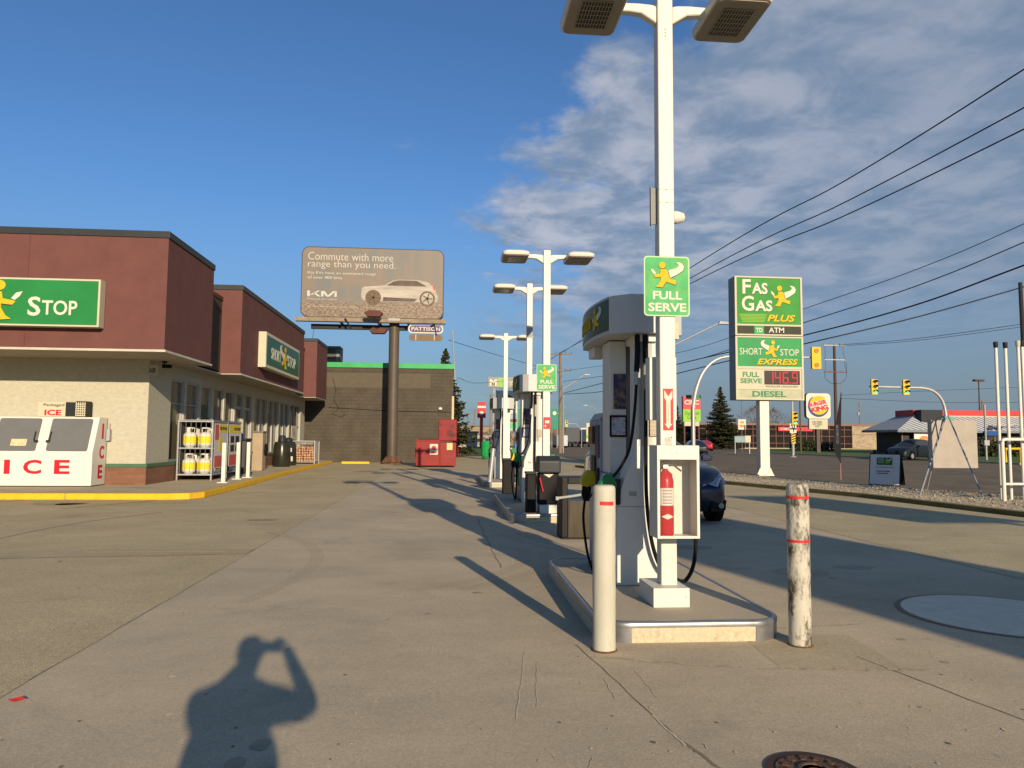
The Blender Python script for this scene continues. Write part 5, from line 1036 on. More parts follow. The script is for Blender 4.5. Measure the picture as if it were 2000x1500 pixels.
panel(6.07, 7.96, sgreen); panel(5.67, 6.0, pm('atm_olive', (.055, .06, .04), .7)); panel(4.36, 5.52, pm('mint_green', (.055, .33, .115), .7, var=.12, scale=1)); panel(3.48, 4.26, cream); panel(3.08, 3.44, pm('pale_green_cream', (.48, .50, .34), .7))
def shadowed(s, box, mat=logo_w, **k):
    text(s, (box[0] + .03, box[1] + .03, box[2] - .03, box[3] - .03), T, pm('sign_letter_shadow', (.02, .10, .03), .5), ps, w=.012, th=.004, **k); text(s, box, T, mat, ps, w=.018, th=.006, **k)
shadowed('F', (.31, .66, 7.30, 7.89), bold=.02); shadowed('AS', (.70, 1.36, 7.30, 7.76), bold=.03)
shadowed('G', (.27, .78, 6.60, 7.22), bold=.02); shadowed('AS', (.83, 1.55, 6.60, 7.05), bold=.03)
shadowed('PLUS', (1.32, 2.50, 6.19, 6.47), logo_y, bold=.03, shear=.28)
m = MB(T)
for k in range(6): flat(m, [(.15 + k * .028, 6.48 - k * .058), (1.32 - k * .02, 6.48 - k * .058), (1.30 - k * .02, 6.45 - k * .058), (.14 + k * .028, 6.45 - k * .058)], .012, .016)
for k in range(6): pass
m.build('stripes', lime, ps)
emblem((1.48, 2.55, 6.80, 7.66), T, ps, w=.02, th=.02)
m = MB(T); flat(m, [(.78, 5.68), (1.18, 5.68), (1.18, 5.99), (.78, 5.99)], .013, .018); m.build('bank_tile', green_br, ps); text('TD', (.84, 1.12, 5.75, 5.92), T, logo_w, ps, w=.018, bold=.03); text('ATM', (1.38, 2.02, 5.74, 5.95), T, logo_w, ps, w=.014, bold=.02)
text('SHORT', (.16, 1.10, 4.83, 5.10), T, logo_w, ps, w=.014, bold=-.002); text('STOP', (1.84, 2.62, 4.82, 5.08), T, logo_w, ps, w=.014, bold=-.002); emblem((1.02, 1.82, 4.74, 5.42), T, ps, mirror=True, w=.02, th=.016)
shadowed('EXPRESS', (.88, 2.58, 4.44, 4.68), logo_y, bold=.03, shear=.28)
gt = pm('green_letter', (.03, .24, .10), .5); text('FULL', (.27, .95, 3.93, 4.14), T, gt, ps, w=.013, bold=.03); text('SERVE', (.17, 1.06, 3.68, 3.88), T, gt, ps, w=.013, bold=.03)
m = MB(T); flat(m, [(1.16, 3.64), (2.64, 3.64), (2.64, 4.20), (1.16, 4.20)], .013, .018); m.build('price_screen', pm('price_black', (.02, .012, .012), .3), ps)
led = pm('red_led', (.3, .01, .015), .5, emit=((1, .02, .03), .3)); SEG = {'1': 'bc', '4': 'fgbc', '6': 'afedcg', '9': 'abcdfg'}
m = MB(T)
for ch, x in (('1', 1.30), ('4', 1.60), ('6', 1.92), ('9', 2.31)):
    w, h, k, z = .24, .46, .045, 3.69; g = dict(a=(x, x + w, z + h - k, z + h), d=(x, x + w, z, z + k), g=(x, x + w, z + h / 2 - k / 2, z + h / 2 + k / 2), f=(x, x + k, z + h / 2, z + h), e=(x, x + k, z, z + h / 2), b=(x + w - k, x + w, z + h / 2, z + h), c=(x + w - k, x + w, z, z + h / 2))
    for i_, s in enumerate(SEG[ch]): a = g[s]; flat(m, [(a[0], a[2]), (a[1], a[2]), (a[1], a[3]), (a[0], a[3])], .018, .021 + .0006 * i_)
flat(m, [(2.21, 3.69), (2.26, 3.69), (2.26, 3.74), (2.21, 3.74)], .018, .022); m.build('price_digits', led, ps)
text('REGULAR UNLEADED', (1.24, 2.55, 3.53, 3.60), T, dk_ink, ps, w=.013); text('DIESEL', (.66, 2.06, 3.14, 3.38), T, gt, ps, w=.014, bold=.03)

# sandwich board, flag, board on tripod, vent pipes
ab = thing('sandwich_board', 'black A-frame sandwich board with a white poster standing on the gravel', 'sandwich board', (12.825,21.889,0.07), rad(-44))
ab.location = (13.38, 22.55, .075)
def slab(m, x0, x1, b, tp, th=.03): m.hexa([(x0, b[0], b[1]), (x1, b[0], b[1]), (x1, b[0] + th, b[1]), (x0, b[0] + th, b[1])], [(x0, tp[0], tp[1]), (x1, tp[0], tp[1]), (x1, tp[0] + th, tp[1]), (x0, tp[0] + th, tp[1])])
m = MB(); slab(m, -.05, .86, (0, 0), (.26, 1.0)); slab(m, -.05, .86, (.72, 0), (.32, 1.0)); 
for x in (.05, .4, .7): m.box(x, x + .09, .25, .34, 1.0, 1.10)
m.build('frame', pm('board_black', (.015, .015, .015), .5), ab)
m = MB(); slab(m, -.02, .83, (-.012, .03), (.235, .965), .012); m.build('poster', pm('poster_grey_white', (.85, .85, .80), .5, var=.03), ab)
TA = Matrix.Translation((0, -.026, 0)) @ Matrix.Rotation(rad(-14.9), 4, 'X') @ face_m('S', (0, 0, 0))
m = MB(TA); flat(m, rrect(.17, .62, .66, .90, .02), .004, .008); lg = m.build('logo_panel', green, ab); emblem((.40, .60, .70, .88), TA, lg, w=.01, th=.004); text('FAS\nGAS', (.20, .38, .72, .88), TA, logo_w, lg, w=.008)
text('convenience store', (.12, .68, .575, .60), TA, dk_ink, ab, w=.004); text('CAR WASH', (.17, .56, .44, .475), TA, dk_ink, ab, w=.004, bold=.02); text('COUPONS', (.17, .50, .37, .405), TA, dk_ink, ab, w=.004, bold=.02)
fl = thing('feather_flag', 'black feather flag on a thin pole at the edge of the gravel', 'flag', (14.25, 25.9, .05))
m = MB(); m.tube([(0, 0, 0), (.0, 0, 1.2), (.05, 0, 2.4), (.10, 0, 3.62)], [.022, .016, .014, .008], 8); m.build('pole', pm('flag_pole', (.35, .2, .18), .5), fl)
m = MB(); m.prism([(.0, .60), (.03, 1.4), (.05, 2.2), (.09, 3.2), (.0, 2.8), (-.14, 2.1), (-.26, 1.5), (-.28, 1.15), (-.14, .85)], 'y', -.036, -.024); m.build('flag', pm('black_cloth', (.012, .011, .014), .8, var=.3), fl)
text('OPEN', (-.16, -.06, 1.3, 2.0), face_m('S'), pm('flag_grey', (.15, .14, .17), .7), fl, w=.036, th=.002)
bs = thing('display_stand', 'grey blank board hung on a folding steel A-shaped stand on the gravel', 'board stand', (14.0, 19.5, .05))
m = MB(); m.box(13.568 - 14, 15.018 - 14, .38, .42, 0.721 - .05, 2.069 - .05); m.build('board', pm('weathered_board', (.43, .39, .33), .8, var=.1, scale=3, dirt=.3, dcol=(.2, .17, .13), dscale=3, dthr=.6), bs)
m = MB(); A_ = Vector((13.842 - 14, 0, 2.183 - .05)); F1 = Vector((12.112 - 14, 18.19 - 19.5, 0)); F2 = Vector((13.376 - 14, 17.558 - 19.5, 0)); F3 = Vector((13.869 - 14, 20.491 - 19.5, 0))
m.tube([A_ + Vector((-.02, 0, 0)), F1], .026, 6); m.tube([A_ + Vector((.06, 0, 0)), F2], .022, 6); m.tube([A_ + Vector((0, .1, 0)), F3], .022, 6); m.tube([A_, A_ + Vector((0, .4, -.08))], .03, 6); m.build('stand_frame', galv, bs)
vp = None
for i, (x, y, h, cap, l) in enumerate(((13.34, 16.9, 3.86, 1, 'vent pipe with a dark cap, leftmost of the row'), (13.63, 16.95, 3.86, 1, 'second vent pipe from the left with a dark cap'), (13.84, 16.8, 3.88, 0, 'third vent pipe from the left with a pale cap'), (14.03, 16.9, 3.9, 1, 'vent pipe at the very right edge of the view'))):
    v = thing('vent_pipe', 'tall white ' + l, 'vent pipe', (x, y, .05), group='white tank vent pipes'); m = MB(); m.cyl((0, 0, 0), (0, 0, h - .15), .036, n=14); m.build('pipe', white, v, smooth=40)
    m = MB(); m.lathe([(.036, h - .15), (.05, h - .12), (.055, h), (0, h + .01)], 14); m.build('cap', dark if cap else cream, v, smooth=40)
rl = thing('guard_rail', 'white pipe guard rail in front of the vent pipes', 'guard rail', (13.17, 16.6, .05)); m = MB(); m.tube([(0, 0, 0), (0, 0, 1.42)], .045, 10); m.tube([(0, 0, 1.42), (.03, 0, 1.47), (.1, 0, 1.48), (1.4, 0, 1.48)], .04, 10); m.tube([(0, 0, .42), (1.4, 0, .42)], .032, 10); m.tube([(1.4, 0, 0), (1.4, 0, 1.48)], .045, 10); m.build('rail', white, rl, smooth=40)
dp = thing('dark_pole', 'slim dark pole standing behind the vent pipes at the right edge', 'utility pole', (14.27, 17.1, .05)); m = MB(); m.tube([(0, 0, 0), (-.05, 0, 5.4)], [.07, .045], 10); m.tube([(-.3, -.3, 0), (-.06, -.05, 1.1)], .02, 6); m.build('pole', pm('very_dark_wood', (.035, .03, .035), .8), dp)

# ------------------------------------------------------------------ traffic signals and lamps
def signal_head(parent, x, y, z, s=1.0, back=False, lit=True):
    m = MB(); m.prism(rrect(x - .24 * s, x + .24 * s, z, z + 1.12 * s, .05), 'y', y - .12 * s, y + .02 * s); hd = m.build('signal_head', yellow, parent)
    if not back:
        for k, c in enumerate((pm('lens_green', (.02, .2, .1), .3, emit=((.1, 1, .45), .9)), pm('lens_amber_off', (.10, .06, .01), .3), pm('lens_red_off', (.12, .01, .01), .3))):
            m = MB(); m.cyl((x + .03, y - .135 * s, z + (.2 + .36 * k) * s), (x + .03, y - .12 * s, z + (.2 + .36 * k) * s), .12 * s, n=16); m.build('lens', c, hd)
            m = MB(); m.prism([(x + .03 + math.cos(a) * .15 * s, z + (.2 + .36 * k) * s + math.sin(a) * .15 * s) for a in [math.pi * j / 8 for j in range(9)]] + [(x + .03 + math.cos(a) * .125 * s, z + (.2 + .36 * k) * s + math.sin(a) * .125 * s) for a in [math.pi * j / 8 for j in range(8, -1, -1)]], 'y', y - .35 * s, y - .12 * s); m.build('visor', dark, hd)
    else:
        for k in (0, 2):
            m = MB(); m.lathe([(.09, 0), (.12, 0), (.12, .03), (.09, .03)], 14); o = m.build('back_ring', pm('amber_plastic', (.45, .22, .02), .5), hd); o.rotation_euler = (rad(90), 0, 0); o.location = (x, y - .12 * s, z + (.2 + .36 * k) * s)
sg = thing('traffic_signal', 'curved grey mast with a yellow signal head seen from behind, next to the price sign', 'traffic light', (12.527, 37, 0))
zt = 5.785
m = MB(); px_ = 19.062 - 12.527
m.tube([(0, 0, 0), (.0, 0, 3.0)] + [tuple(p) for p in qbez((0, 0, 3.0), (.25, 0, zt - .1), (2.0, 0, zt), 12)][1:] + [(px_, 0, zt + .02)], [.11] * 2 + [.10 - .003 * k for k in range(12)] + [.05], 12); m.build('mast', pm('mast_grey', (.55, .54, .52), .4, .3), sg, smooth=40)
signal_head(sg, px_ + .02, -.1, zt - .6, 1.03, back=True)
m = MB(); m.box(-.38, -.08, -.08, -.06, 3.55, 3.75); m.box(.08, .42, -.08, -.06, 3.55, 3.75); m.build('street_name_plate', pm('street_green', (.01, .2, .12), .5), sg)
sg = thing('traffic_signal', 'curved mast arm reaching left with two yellow signal heads showing green', 'traffic light', (36.885, 52, 0))
zt = 5.439; xl = 30.989 - 36.885; x2 = 33.695 - 36.885
m = MB(); m.tube([(0, 0, 0), (0, 0, zt - 2.0)] + [tuple(p) for p in qbez((0, 0, zt - 2.0), (-.1, 0, zt - .05), (-1.9, 0, zt), 10)][1:] + [(xl, 0, zt + .05)], [.12] * 2 + [.10] * 10 + [.06], 12); m.build('mast', MATS['mast_grey'], sg, smooth=40)
signal_head(sg, xl + .25, -.15, zt - .55); signal_head(sg, x2, -.15, zt - .55)
m = MB(); m.box(-.45, .55, -.14, -.12, zt - 2.35, zt - 2.1); m.build('street_name_plate', pm('pale_street_green', (.15, .42, .33), .5), sg)
sg = thing('traffic_signal', 'short roadside signal above a lane sign and a yellow-black striped marker', 'traffic light', (30.211, 62.753, 0))
m = MB(); m.cyl((0, 0, 0), (0, 0, 5.2), .07, n=12); m.lathe([(0, 0), (.35, 0), (.2, .08), (0, .1)], 12); m.build('post', grey_lt, sg)
signal_head(sg, .12, -.1, 2.854, 1.0, lit=False)
m = MB(); m.box(-.3, .3, -.12, -.09, 2.12, 2.95); lb = m.build('lane_sign', logo_w, sg); m = MB(face_m('S', (0, -.12, 0))); flat(m, [(-.2, 2.7), (-.1, 2.7), (0, 2.35), (.0, 2.2), (.08, 2.2), (.1, 2.5), (.2, 2.7), (.2, 2.85), (.0, 2.85), (.03, 2.75), (.12, 2.75), (.05, 2.5), (-.08, 2.85), (-.2, 2.85)], .001, .01); m.build('arrow', dk_ink, lb)
m = MB(); m.box(-.18, .2, -.12, -.09, 1.20, 2.08); lb = m.build('hazard_marker', yellow, sg); m = MB(face_m('S', (0, -.12, 0)))
for k in range(4): flat(m, [(-.18, 1.24 + k * .21), (.2, 1.40 + k * .21), (.2, 1.50 + k * .21), (-.18, 1.34 + k * .21)], .001, .01)
m.build('stripes', dk_ink, lb)
def street_lamp(X, Y, h, reach, label, parent=None, zb=0):
    t = thing('street_lamp', label, 'street lamp', (X, Y, 0), group='street lamps along the road'); m = MB(); s = 1 if reach > 0 else -1
    if zb == 0: m.tube([(0, 0, 0), (0, 0, h - 1.2), (reach * .15, 0, h - .7), (reach * .5, 0, h - .2), (reach, 0, h)], [.09, .07, .05, .04, .03], 8)
    else: m.tube([(0, 0, zb), (reach, 0, h)], .05, 8); m.cyl((0, 0, 0), (0, 0, zb + .3), .08, n=8)
    m.build('arm', galv, t); m = MB(); m.prism([(reach - s * .1, h - .08), (reach + s * .55, h - .06), (reach + s * .5, h + .06), (reach, h + .1)], 'y', -.13, .13); m.build('lamp_head', grey_lt, t, bevel=.02)
street_lamp(12.769, 42, 8.332, 15.87 - 12.769, 'street lamp with a long slanting arm beside the nearest light pole', zb=6.786)
street_lamp(11.77, 75, 8.046, 13.989 - 11.77, 'street lamp arm on the wooden pole behind the second light pole', zb=6.534)
street_lamp(21.452, 105, 6.248, 19.886 - 21.452, 'distant street lamp left of the nearest fuel pump')
street_lamp(34.751, 72, 11.457*0+6.9, -1.5, 'low street lamp near the lane signal')

# ------------------------------------------------------------------ utility poles and wires
def upole(X, Y, h, label, arms, mat, r=.17, ins=True, tr=False):
    t = thing('utility_pole', label, 'utility pole', (X, Y, 0), group='wooden utility poles'); m = MB(); m.tube([(0, 0, 0), (0, 0, h)], [r, r * .7], 10); m.build('pole', mat, t, smooth=40)
    for z, w, c in arms:
        m = MB(); m.box(-w, w, -.22, -.12, z - .06, z + .06); a = m.build('cross_arm', c, t)
        if ins:
            for k in (-1, -.45, .45, 1): m = MB(); m.cyl((k * w * .95, -.17, z + .06), (k * w * .95, -.17, z + .28), .045, n=8); m.build('insulator', grey, a)
    if tr: m = MB(); m.lathe([(0, 0), (.22, 0), (.24, .05), (.24, .75), (0, .8)], 14, 0, (-.4, -.2, h - 3.2)); m.build('transformer', grey_lt, t)
    return t
wpole = pm('old_wood_pole', (.24, .18, .12), .9, var=.2, stretch=(5, 5, .4)); wdark = pm('dark_wood_pole', (.10, .06, .045), .9, var=.2, stretch=(5, 5, .4))
P1 = (11.302, 74); upole(*P1, 10.217, 'wooden utility pole just right of the second light pole', ((10.008, 1.2, wpole), (8.336, 1.1, wpole)), wpole, r=.2)
P2 = (47.986, 88); upole(*P2, 13.47, 'dark wooden utility pole beside the burger sign with three cross-arms', ((13.341, 1.5, grey_lt), (11.538, 1.4, grey_lt), (9.998, 1.5, pm('red_arm', (.2, .07, .06), .8))), wdark, r=.22)
m = MB(); t_ = [k for k in bpy.data.objects if k.get('label', '').startswith('dark wooden utility')][0]; z = 9.998
m.tube(spline([(-1.4, -.2, z + .2), (-1.35, -.2, z - .8), (-.6, -.2, z - 1.4), (0, -.2, z - 1.4)]), .025, 5); m.tube(spline([(1.4, -.2, z + 1.2), (1.35, -.2, z - .6), (.6, -.2, z - 1.4), (0, -.2, z - 1.4)]), .025, 5); m.tube([(-1.3, -.2, z + 3.2), (-1.3, -.2, z + .2)], .02, 5); m.tube([(1.0, -.2, z + 3.2), (1.3, -.2, z + .2)], .02, 5); m.build('jumper_wire', black, t_)
z = 10.862; upole(98.628, 170, z, 'pale distant utility pole with a transformer behind the traffic signals', ((z - .2, 1.0, wpole), (z - 1.6, .8, wpole)), wpole, r=.15, ins=False, tr=True)
z = 8.634; upole(91.824, 120, z, 'distant utility pole behind the restaurant roof on the right', ((z - .2, 1.0, wpole), (z - 1.6, .8, wpole)), wpole, r=.15, ins=False, tr=False)
z = 10.359; upole(8.566, 150, z, 'distant utility pole between the red pylon and the mall sign', ((z - .2, 1.0, wpole), (z - 1.6, .8, wpole)), wpole, r=.15, ins=False, tr=False)
z = 8.727; upole(6.781, 190, z, 'distant utility pole left of the red pylon', ((z - .2, 1.0, wpole), (z - 1.6, .8, wpole)), wpole, r=.15, ins=False, tr=False)
z = 7.24; upole(4.544, 170, z, 'thin distant pole by the left edge of the far street', ((z - .2, 1.0, wpole), (z - 1.6, .8, wpole)), wpole, r=.15, ins=False, tr=False)
z = 6.764; upole(120.275, 200, z, 'thin pole far off right of the pale transformer pole', ((z - .2, 1.0, wpole), (z - 1.6, .8, wpole)), wpole, r=.15, ins=False, tr=False)
z = 7.36; upole(67.168, 150, z, 'thin pole standing behind the bare trees', ((z - .2, 1.0, wpole), (z - 1.6, .8, wpole)), wpole, r=.15, ins=False, tr=False)
tl = thing('tall_light', 'tall dark parking light behind the restaurant roof', 'street lamp', (83.71, 110, 0)); z = 11.039; m = MB(); m.tube([(0, 0, 0), (0, 0, z)], [.14, .08], 8); m.box(-.8, .8, -.3, .3, z, z + .3); m.build('pole', wdark, tl)
tl = thing('flag_pole', 'dark thin pole beside the burger sign', 'pole', (39.434, 80, 0)); m = MB(); m.tube([(0, 0, 0), (0, 0, 6.088)], .09, 8); m.build('pole', pm('olive_pole', (.12, .1, .06), .7), tl)
def wire(label, P, r):
    m = MB(); m.tube(spline(P, 10), r, 5); o = m.build('power_line', black); tag(o, label, 'power line', 'overhead wires'); return o
# each wire sags between real supports: far pole, mid-span, and a point over the street to the right
wire('highest overhead wire crossing the upper right sky', [(11.377,74,10.114), (8.791,26,7.752), (9.984,17.6,8.068), (10.74,12.6,8.486), (11.975,8.6,9.374)], .016)
wire('second highest overhead wire in the upper right sky', [(11.272,74,10.112), (9.125,27,7.599), (10.31,18.2,7.715), (11.216,13.2,8.036), (12.444,9,8.656)], .016)
wire('third highest overhead wire in the upper right sky', [(11.167,74,10.11), (9.461,28,7.602), (10.753,19,7.617), (11.874,14,7.972), (13.779,10,8.859)], .017)
wire('thin wire passing behind the top green panel of the price sign', [(11.593,74,8.289), (13.858,44,6.733), (15.432,31,7.204), (16.941,25.5,7.712), (18.515,22,8.528), (20.365,16,9.885)], .014)
wire('thin wire below it, passing behind the ATM strip of the price sign', [(11.596,74,7.247), (14.482,46,6.248), (15.916,32,6.755), (17.584,26.5,7.322), (19.328,23,8.213), (21.586,17,9.718)], .020)
wire('thick cable passing behind the running figure panel of the price sign', [(11.599,74,6.051), (14.167,45,6.144), (15.407,31,6.045), (16.567,25,6.318), (17.614,21,6.903), (20.239,16,8.195)], .028)
wire('thick cable ending at the slim dark pole on the right edge', [(11.6,74,5.947), (12.817,60,5.397), (13.533,43,5.382), (13.847,35,5.377), (14.802,29.8,5.498), (19.068,28.8,6.541), (23.026,27.5,7.708), (28.256,26,9.354)], .026)
wire('distant wire from the dark wooden pole to the right edge, upper', [(48.302,88,13.406), (54.131,80,13.342), (64.096,70,14.414)], .03)
wire('distant wire from the dark wooden pole to the right edge, lower', [(48.298,88,13.277), (52.77,78,12.814), (60.418,66,13.373)], .025)
wire('wire from the leaning pole falling to the right past the lamp poles', [(-0.037,60,9.401), (3.712,64,8.835), (11.279,74,8.128)], .022)
wire('lower wire behind the mall sign', [(0.711,60,6.317), (3.56,80,7.418), (11.556,90,9.093)], .02)
wire('low distant wire across the signals', [(48.542,88,7.124), (64.149,90,8.103), (83.763,92,9.186)], .02)
wire('second low distant wire under the signals', [(60.666,110,8.061), (78.332,110,7.638), (100.012,110,7.983)], .025)
wire('wire from the pole top towards the left behind the lamp heads', [(11.272,74,10.112), (11.195,120,10.985), (8.476,150,9.837)], .03)

# ------------------------------------------------------------------ trees
def leafmat(name, c, v=.35): return pm(name, c, .75, var=v, scale=.9, spec=.2)
nd_a = leafmat('spruce_needles', (.062, .066, .026)); nd_b = leafmat('spruce_needles_dark', (.030, .036, .016)); bark = pm('bark', (.12, .085, .06), .9, var=.3, stretch=(4, 4, .6))
def spruce(X, Y, h, r, label, seed, nper=1.0, z0=0):
    R = random.Random(seed); t = thing('spruce_tree', label, 'tree', (X, Y, z0), R.random() * 3, 'spruce trees'); m = MB(); m.tube([(0, 0, 0), (0, 0, h * .5), (0, 0, h * .99)], [h * .018, h * .011, .01], 8); m.build('trunk', bark, t)
    m = MB(); z = h * .05
    while z < h * .985:
        f = 1 - z / h; br = r * (f ** .82) * (1.0 if f > .3 else .9); nb = int(4 + 7 * f)
        for k in range(nb):
            a = R.random() * 6.283; L = br * R.uniform(.72, 1.12); dz = -L * R.uniform(.10, .28); ca, sa = math.cos(a), math.sin(a)
            nt_ = max(4, int(L * 7 * nper))
            for i in range(nt_):
                q = (i + .4) / nt_; x = L * q; zz = z + dz * q + .18 * L * q * q + R.uniform(-.06, .06); sp_ = (.16 + .22 * (1 - q)) * L * .55 + .05
                for s in (-1, 1):
                    ln = sp_ * R.uniform(.6, 1.3); dx = ln * .55; wd_ = .055 + .03 * h / 8
                    p0 = Vector((x * ca, x * sa, zz)); sd = Vector((-sa, ca, 0)) * s; fw_ = Vector((ca, sa, -.18))
                    tip = p0 + sd * ln + fw_ * dx + Vector((0, 0, R.uniform(-.22, .02) * ln)); w = fw_ * wd_ + Vector((0, 0, wd_ * R.uniform(-.8, .8)))
                    m.add([p0 - w, p0 + w, tip + w * .3, tip - w * .3], [(0, 1, 2, 3)], 0 if R.random() < .62 else 1)
                    if R.random() < .6: dn = Vector((0, 0, -wd_ * R.uniform(1.2, 3.2))); m.add([p0 - fw_ * wd_, p0 + fw_ * wd_, p0 + fw_ * wd_ * .4 + dn + sd * .05, p0 + dn], [(0, 1, 2, 3)], 1 if R.random() < .6 else 0)
        z += h * .020 * R.uniform(.8, 1.25) * (1 if f > .25 else .8)
    m.build('crown', [nd_a, nd_b], t, recalc=False); return t
spruce(44.586, 118, 10.477, 3.9, 'full dark spruce left of the price sign across the street', 3)
spruce(39.417, 125, 7.524, 2.6, 'smaller dark spruce half hidden behind the nearest light pole', 5, .8)
spruce(-0.229, 56, 8.318, 2.55, 'tall narrow spruce rising behind the corner of the block building', 9)
spruce(-0.932, 62, 7.021, 2.6, 'spruce hidden mostly behind the block building', 12, .8)
tw = pm('bare_twigs', (.16, .105, .075), .9, var=.3)
def bare_tree(X, Y, h, r, label, seed, dens=900, grp='bare trees'):
    R = random.Random(seed); t = thing('bare_tree', label, 'tree', (X, Y, 0), group=grp); m = MB(); m.tube([(0, 0, 0), (.1, 0, h * .4)], [h * .025, h * .016], 7)
    ends = []
    for k in range(9):
        a = k * .7 + R.random(); e = Vector((math.cos(a) * r * R.uniform(.3, .8), math.sin(a) * r * R.uniform(.3, .8), h * R.uniform(.62, .95))); m.tube([(.1, 0, h * .38), (e.x * .4, e.y * .4, h * .6), tuple(e)], [h * .012, h * .007, h * .002], 5); ends.append(e)
    m.build('trunk', tw, t); m = MB()
    for _ in range(dens):
        a = R.random() * 6.283; ph = R.random(); rr = r * (R.random() ** .4); p = Vector((math.cos(a) * rr * math.sin(ph * 3.1), math.sin(a) * rr * math.sin(ph * 3.1), h * .62 + (ph - .5) * h * .72)); d = (p - Vector((0, 0, h * .3))).normalized() + Vector((R.gauss(0, .3), R.gauss(0, .3), R.gauss(0, .2)))
        l = R.uniform(.25, .8) * r * .35; w = Vector((R.gauss(0, 1), R.gauss(0, 1), R.gauss(0, 1))).normalized() * (.02 + .003 * h)
        m.add([p - w, p + w, p + d * l], [(0, 1, 2)])
    m.build('crown', tw, t, recalc=False)
bare_tree(70.579, 165, 9.095, 4.6, 'round bare brown tree behind the bank, left of the price sign pole', 1)
bare_tree(74.966, 165, 8.554, 4.4, 'bare brown tree behind the bank, right of the price sign pole', 2)
bare_tree(22.466, 140, 3.297, 3.4, 'brown bare bush beside the dark trailer truck', 4)
bare_tree(7.275, 120, 2.761, 2.2, 'grey bare shrub below the mall sign', 6, 500)
bare_tree(10.689, 120, 2.625, 2.4, 'brown bare shrub right of the mall sign', 8, 500)
hg = leafmat('hedge_leaf', (.055, .065, .022)); hg2 = leafmat('hedge_leaf_dark', (.02, .028, .012))
def bush(X, Y, w, h, label, seed, mat=None):
    R = random.Random(seed); o = thing('bush', label, 'bush', (X, Y, 0), group='clipped bushes across the street'); m = MB()
    for _ in range(int(500 * w)):
        a = R.random() * 6.28; c = R.random() ** .5; p = Vector((math.cos(a) * w * c, math.sin(a) * w * .6 * c, h * (.08 + .92 * R.random() * (1 - .4 * c * c)))); s = R.uniform(.06, .16); d1 = Vector((R.gauss(0, 1), R.gauss(0, 1), R.gauss(0, 1))).normalized() * s; d2 = d1.orthogonal().normalized() * s
        m.add([p - d1, p + d2, p + d1, p - d2], [(0, 1, 2, 3)], 0 if R.random() < .6 else 1)
    m.build('foliage', [hg, hg2], o, recalc=False); m = MB(); m.cyl((0, 0, 0), (0, 0, h * .5), .06, n=6); m.build('stem', bark, o)
for i, (px, Y, w, h, l) in enumerate(((48.161, 98, 1.5, 2.0, 'round bush nearest the lane signal'), (49.696, 98, 1.8, 1.7, 'low wide bush left of the burger sign post'), (52.262, 98, 1.7, 1.3, 'low bush right of the burger sign post'), (51.675, 68, 1.6, 2.0, 'bush in front of the restaurant beside the pale pole'), (53.531, 68, 1.6, 1.7, 'bush in front of the restaurant seen between the vent pipes'), (55.395, 68, 1.8, 1.8, 'rightmost bush in front of the restaurant'))): bush(px, Y, w, h, l, i)

# ------------------------------------------------------------------ bank, burger restaurant and their signs
bk_ = thing('bank_building', 'low brown bank building with dark glass, red sign band and a pale stone end wall', 'building', (50.426, 128, 0))
bw = 81.727 - 50.426; gw = 72.791 - 50.426; bh = 4.384
m = MB(); m.box(gw, bw, 0, 20, 0, bh); m.build('stone_wall', brick_mat('pale_stone_block', (.34, .275, .19), (.27, .21, .14), (.22, .18, .13), .6, .2, .01), bk_)
m = MB(); m.box(-12, gw, .3, 20, 0, bh - .25); m.build('glass_front', pm('bank_dark_glass', (.02, .016, .014), .08, var=.4), bk_)
bframe = pm('brown_red_frame', (.16, .07, .06), .6, var=.1); m = MB(); m.box(-12, bw + .1, -.1, 20.1, bh - .25, bh + .12)
m.build('roof_edge', pm('bank_roof_edge', (.22, .14, .11), .6), bk_)
m = MB()
for k in range(21): m.box(-6 + k * (gw + 6) / 20 - .07, -6 + k * (gw + 6) / 20 + .07, .15, .3, 0, bh - .25)
for z in (.9, 2.2, 3.4): m.box(-12, gw, .18, .29, z, z + .12)
m.build('window_frame', bframe, bk_)
m = MB(); a, b = 58.868 - 50.426, 65.257 - 50.426; z = 3.145; m.box(a, b, -.2, .1, z, z + .75); sgp = m.build('red_sign', pm('red_sign_face', (.60, .04, .06), .5, var=.06), bk_); text('CIBC', (a + .4, a + 2.2, z + .2, z + .55), face_m('S', (0, -.2, 0)), logo_w, sgp, bold=.02)
m = MB(); m.box(-12, bw + 4, -6, 0, 0, .16); m.build('front_walk', walk_m, bk_)
rs = thing('burger_restaurant', 'burger restaurant with a sloping ribbed metal roof and red roof band', 'restaurant', (51.362, 80, 0)); X0 = 51.362; Wd = 73.722 - X0
ze = 2.741; zr = 4.428; zt = 5.131
ribm = bpy.data.materials.new('ribbed_roof'); ribm.use_nodes = True; t_ = ribm.node_tree; b_ = t_.nodes['Principled BSDF']; b_.inputs['Roughness'].default_value = .6; b_.inputs['Metallic'].default_value = .0
tcx = t_.nodes.new('ShaderNodeTexCoord'); sp = t_.nodes.new('ShaderNodeSeparateXYZ'); t_.links.new(tcx.outputs['Object'], sp.inputs[0]); wv = mth('SINE', mth('MULTIPLY', mth('ADD', sp.outputs[0], sp.outputs[1], tree=t_), 9.0, tree=t_), tree=t_)
mr_ = t_.nodes.new('ShaderNodeMapRange'); t_.links.new(wv, mr_.inputs[0]); mr_.inputs[1].default_value = -.2; mr_.inputs[2].default_value = .2; cm_ = t_.nodes.new('ShaderNodeMixRGB'); cm_.inputs[1].default_value = (.16, .18, .20, 1); cm_.inputs[2].default_value = (.48, .50, .50, 1); t_.links.new(mr_.outputs[0], cm_.inputs[0]); t_.links.new(cm_.outputs[0], b_.inputs['Base Color'])
m = MB(); e_ = 1.2; iv = 3.4
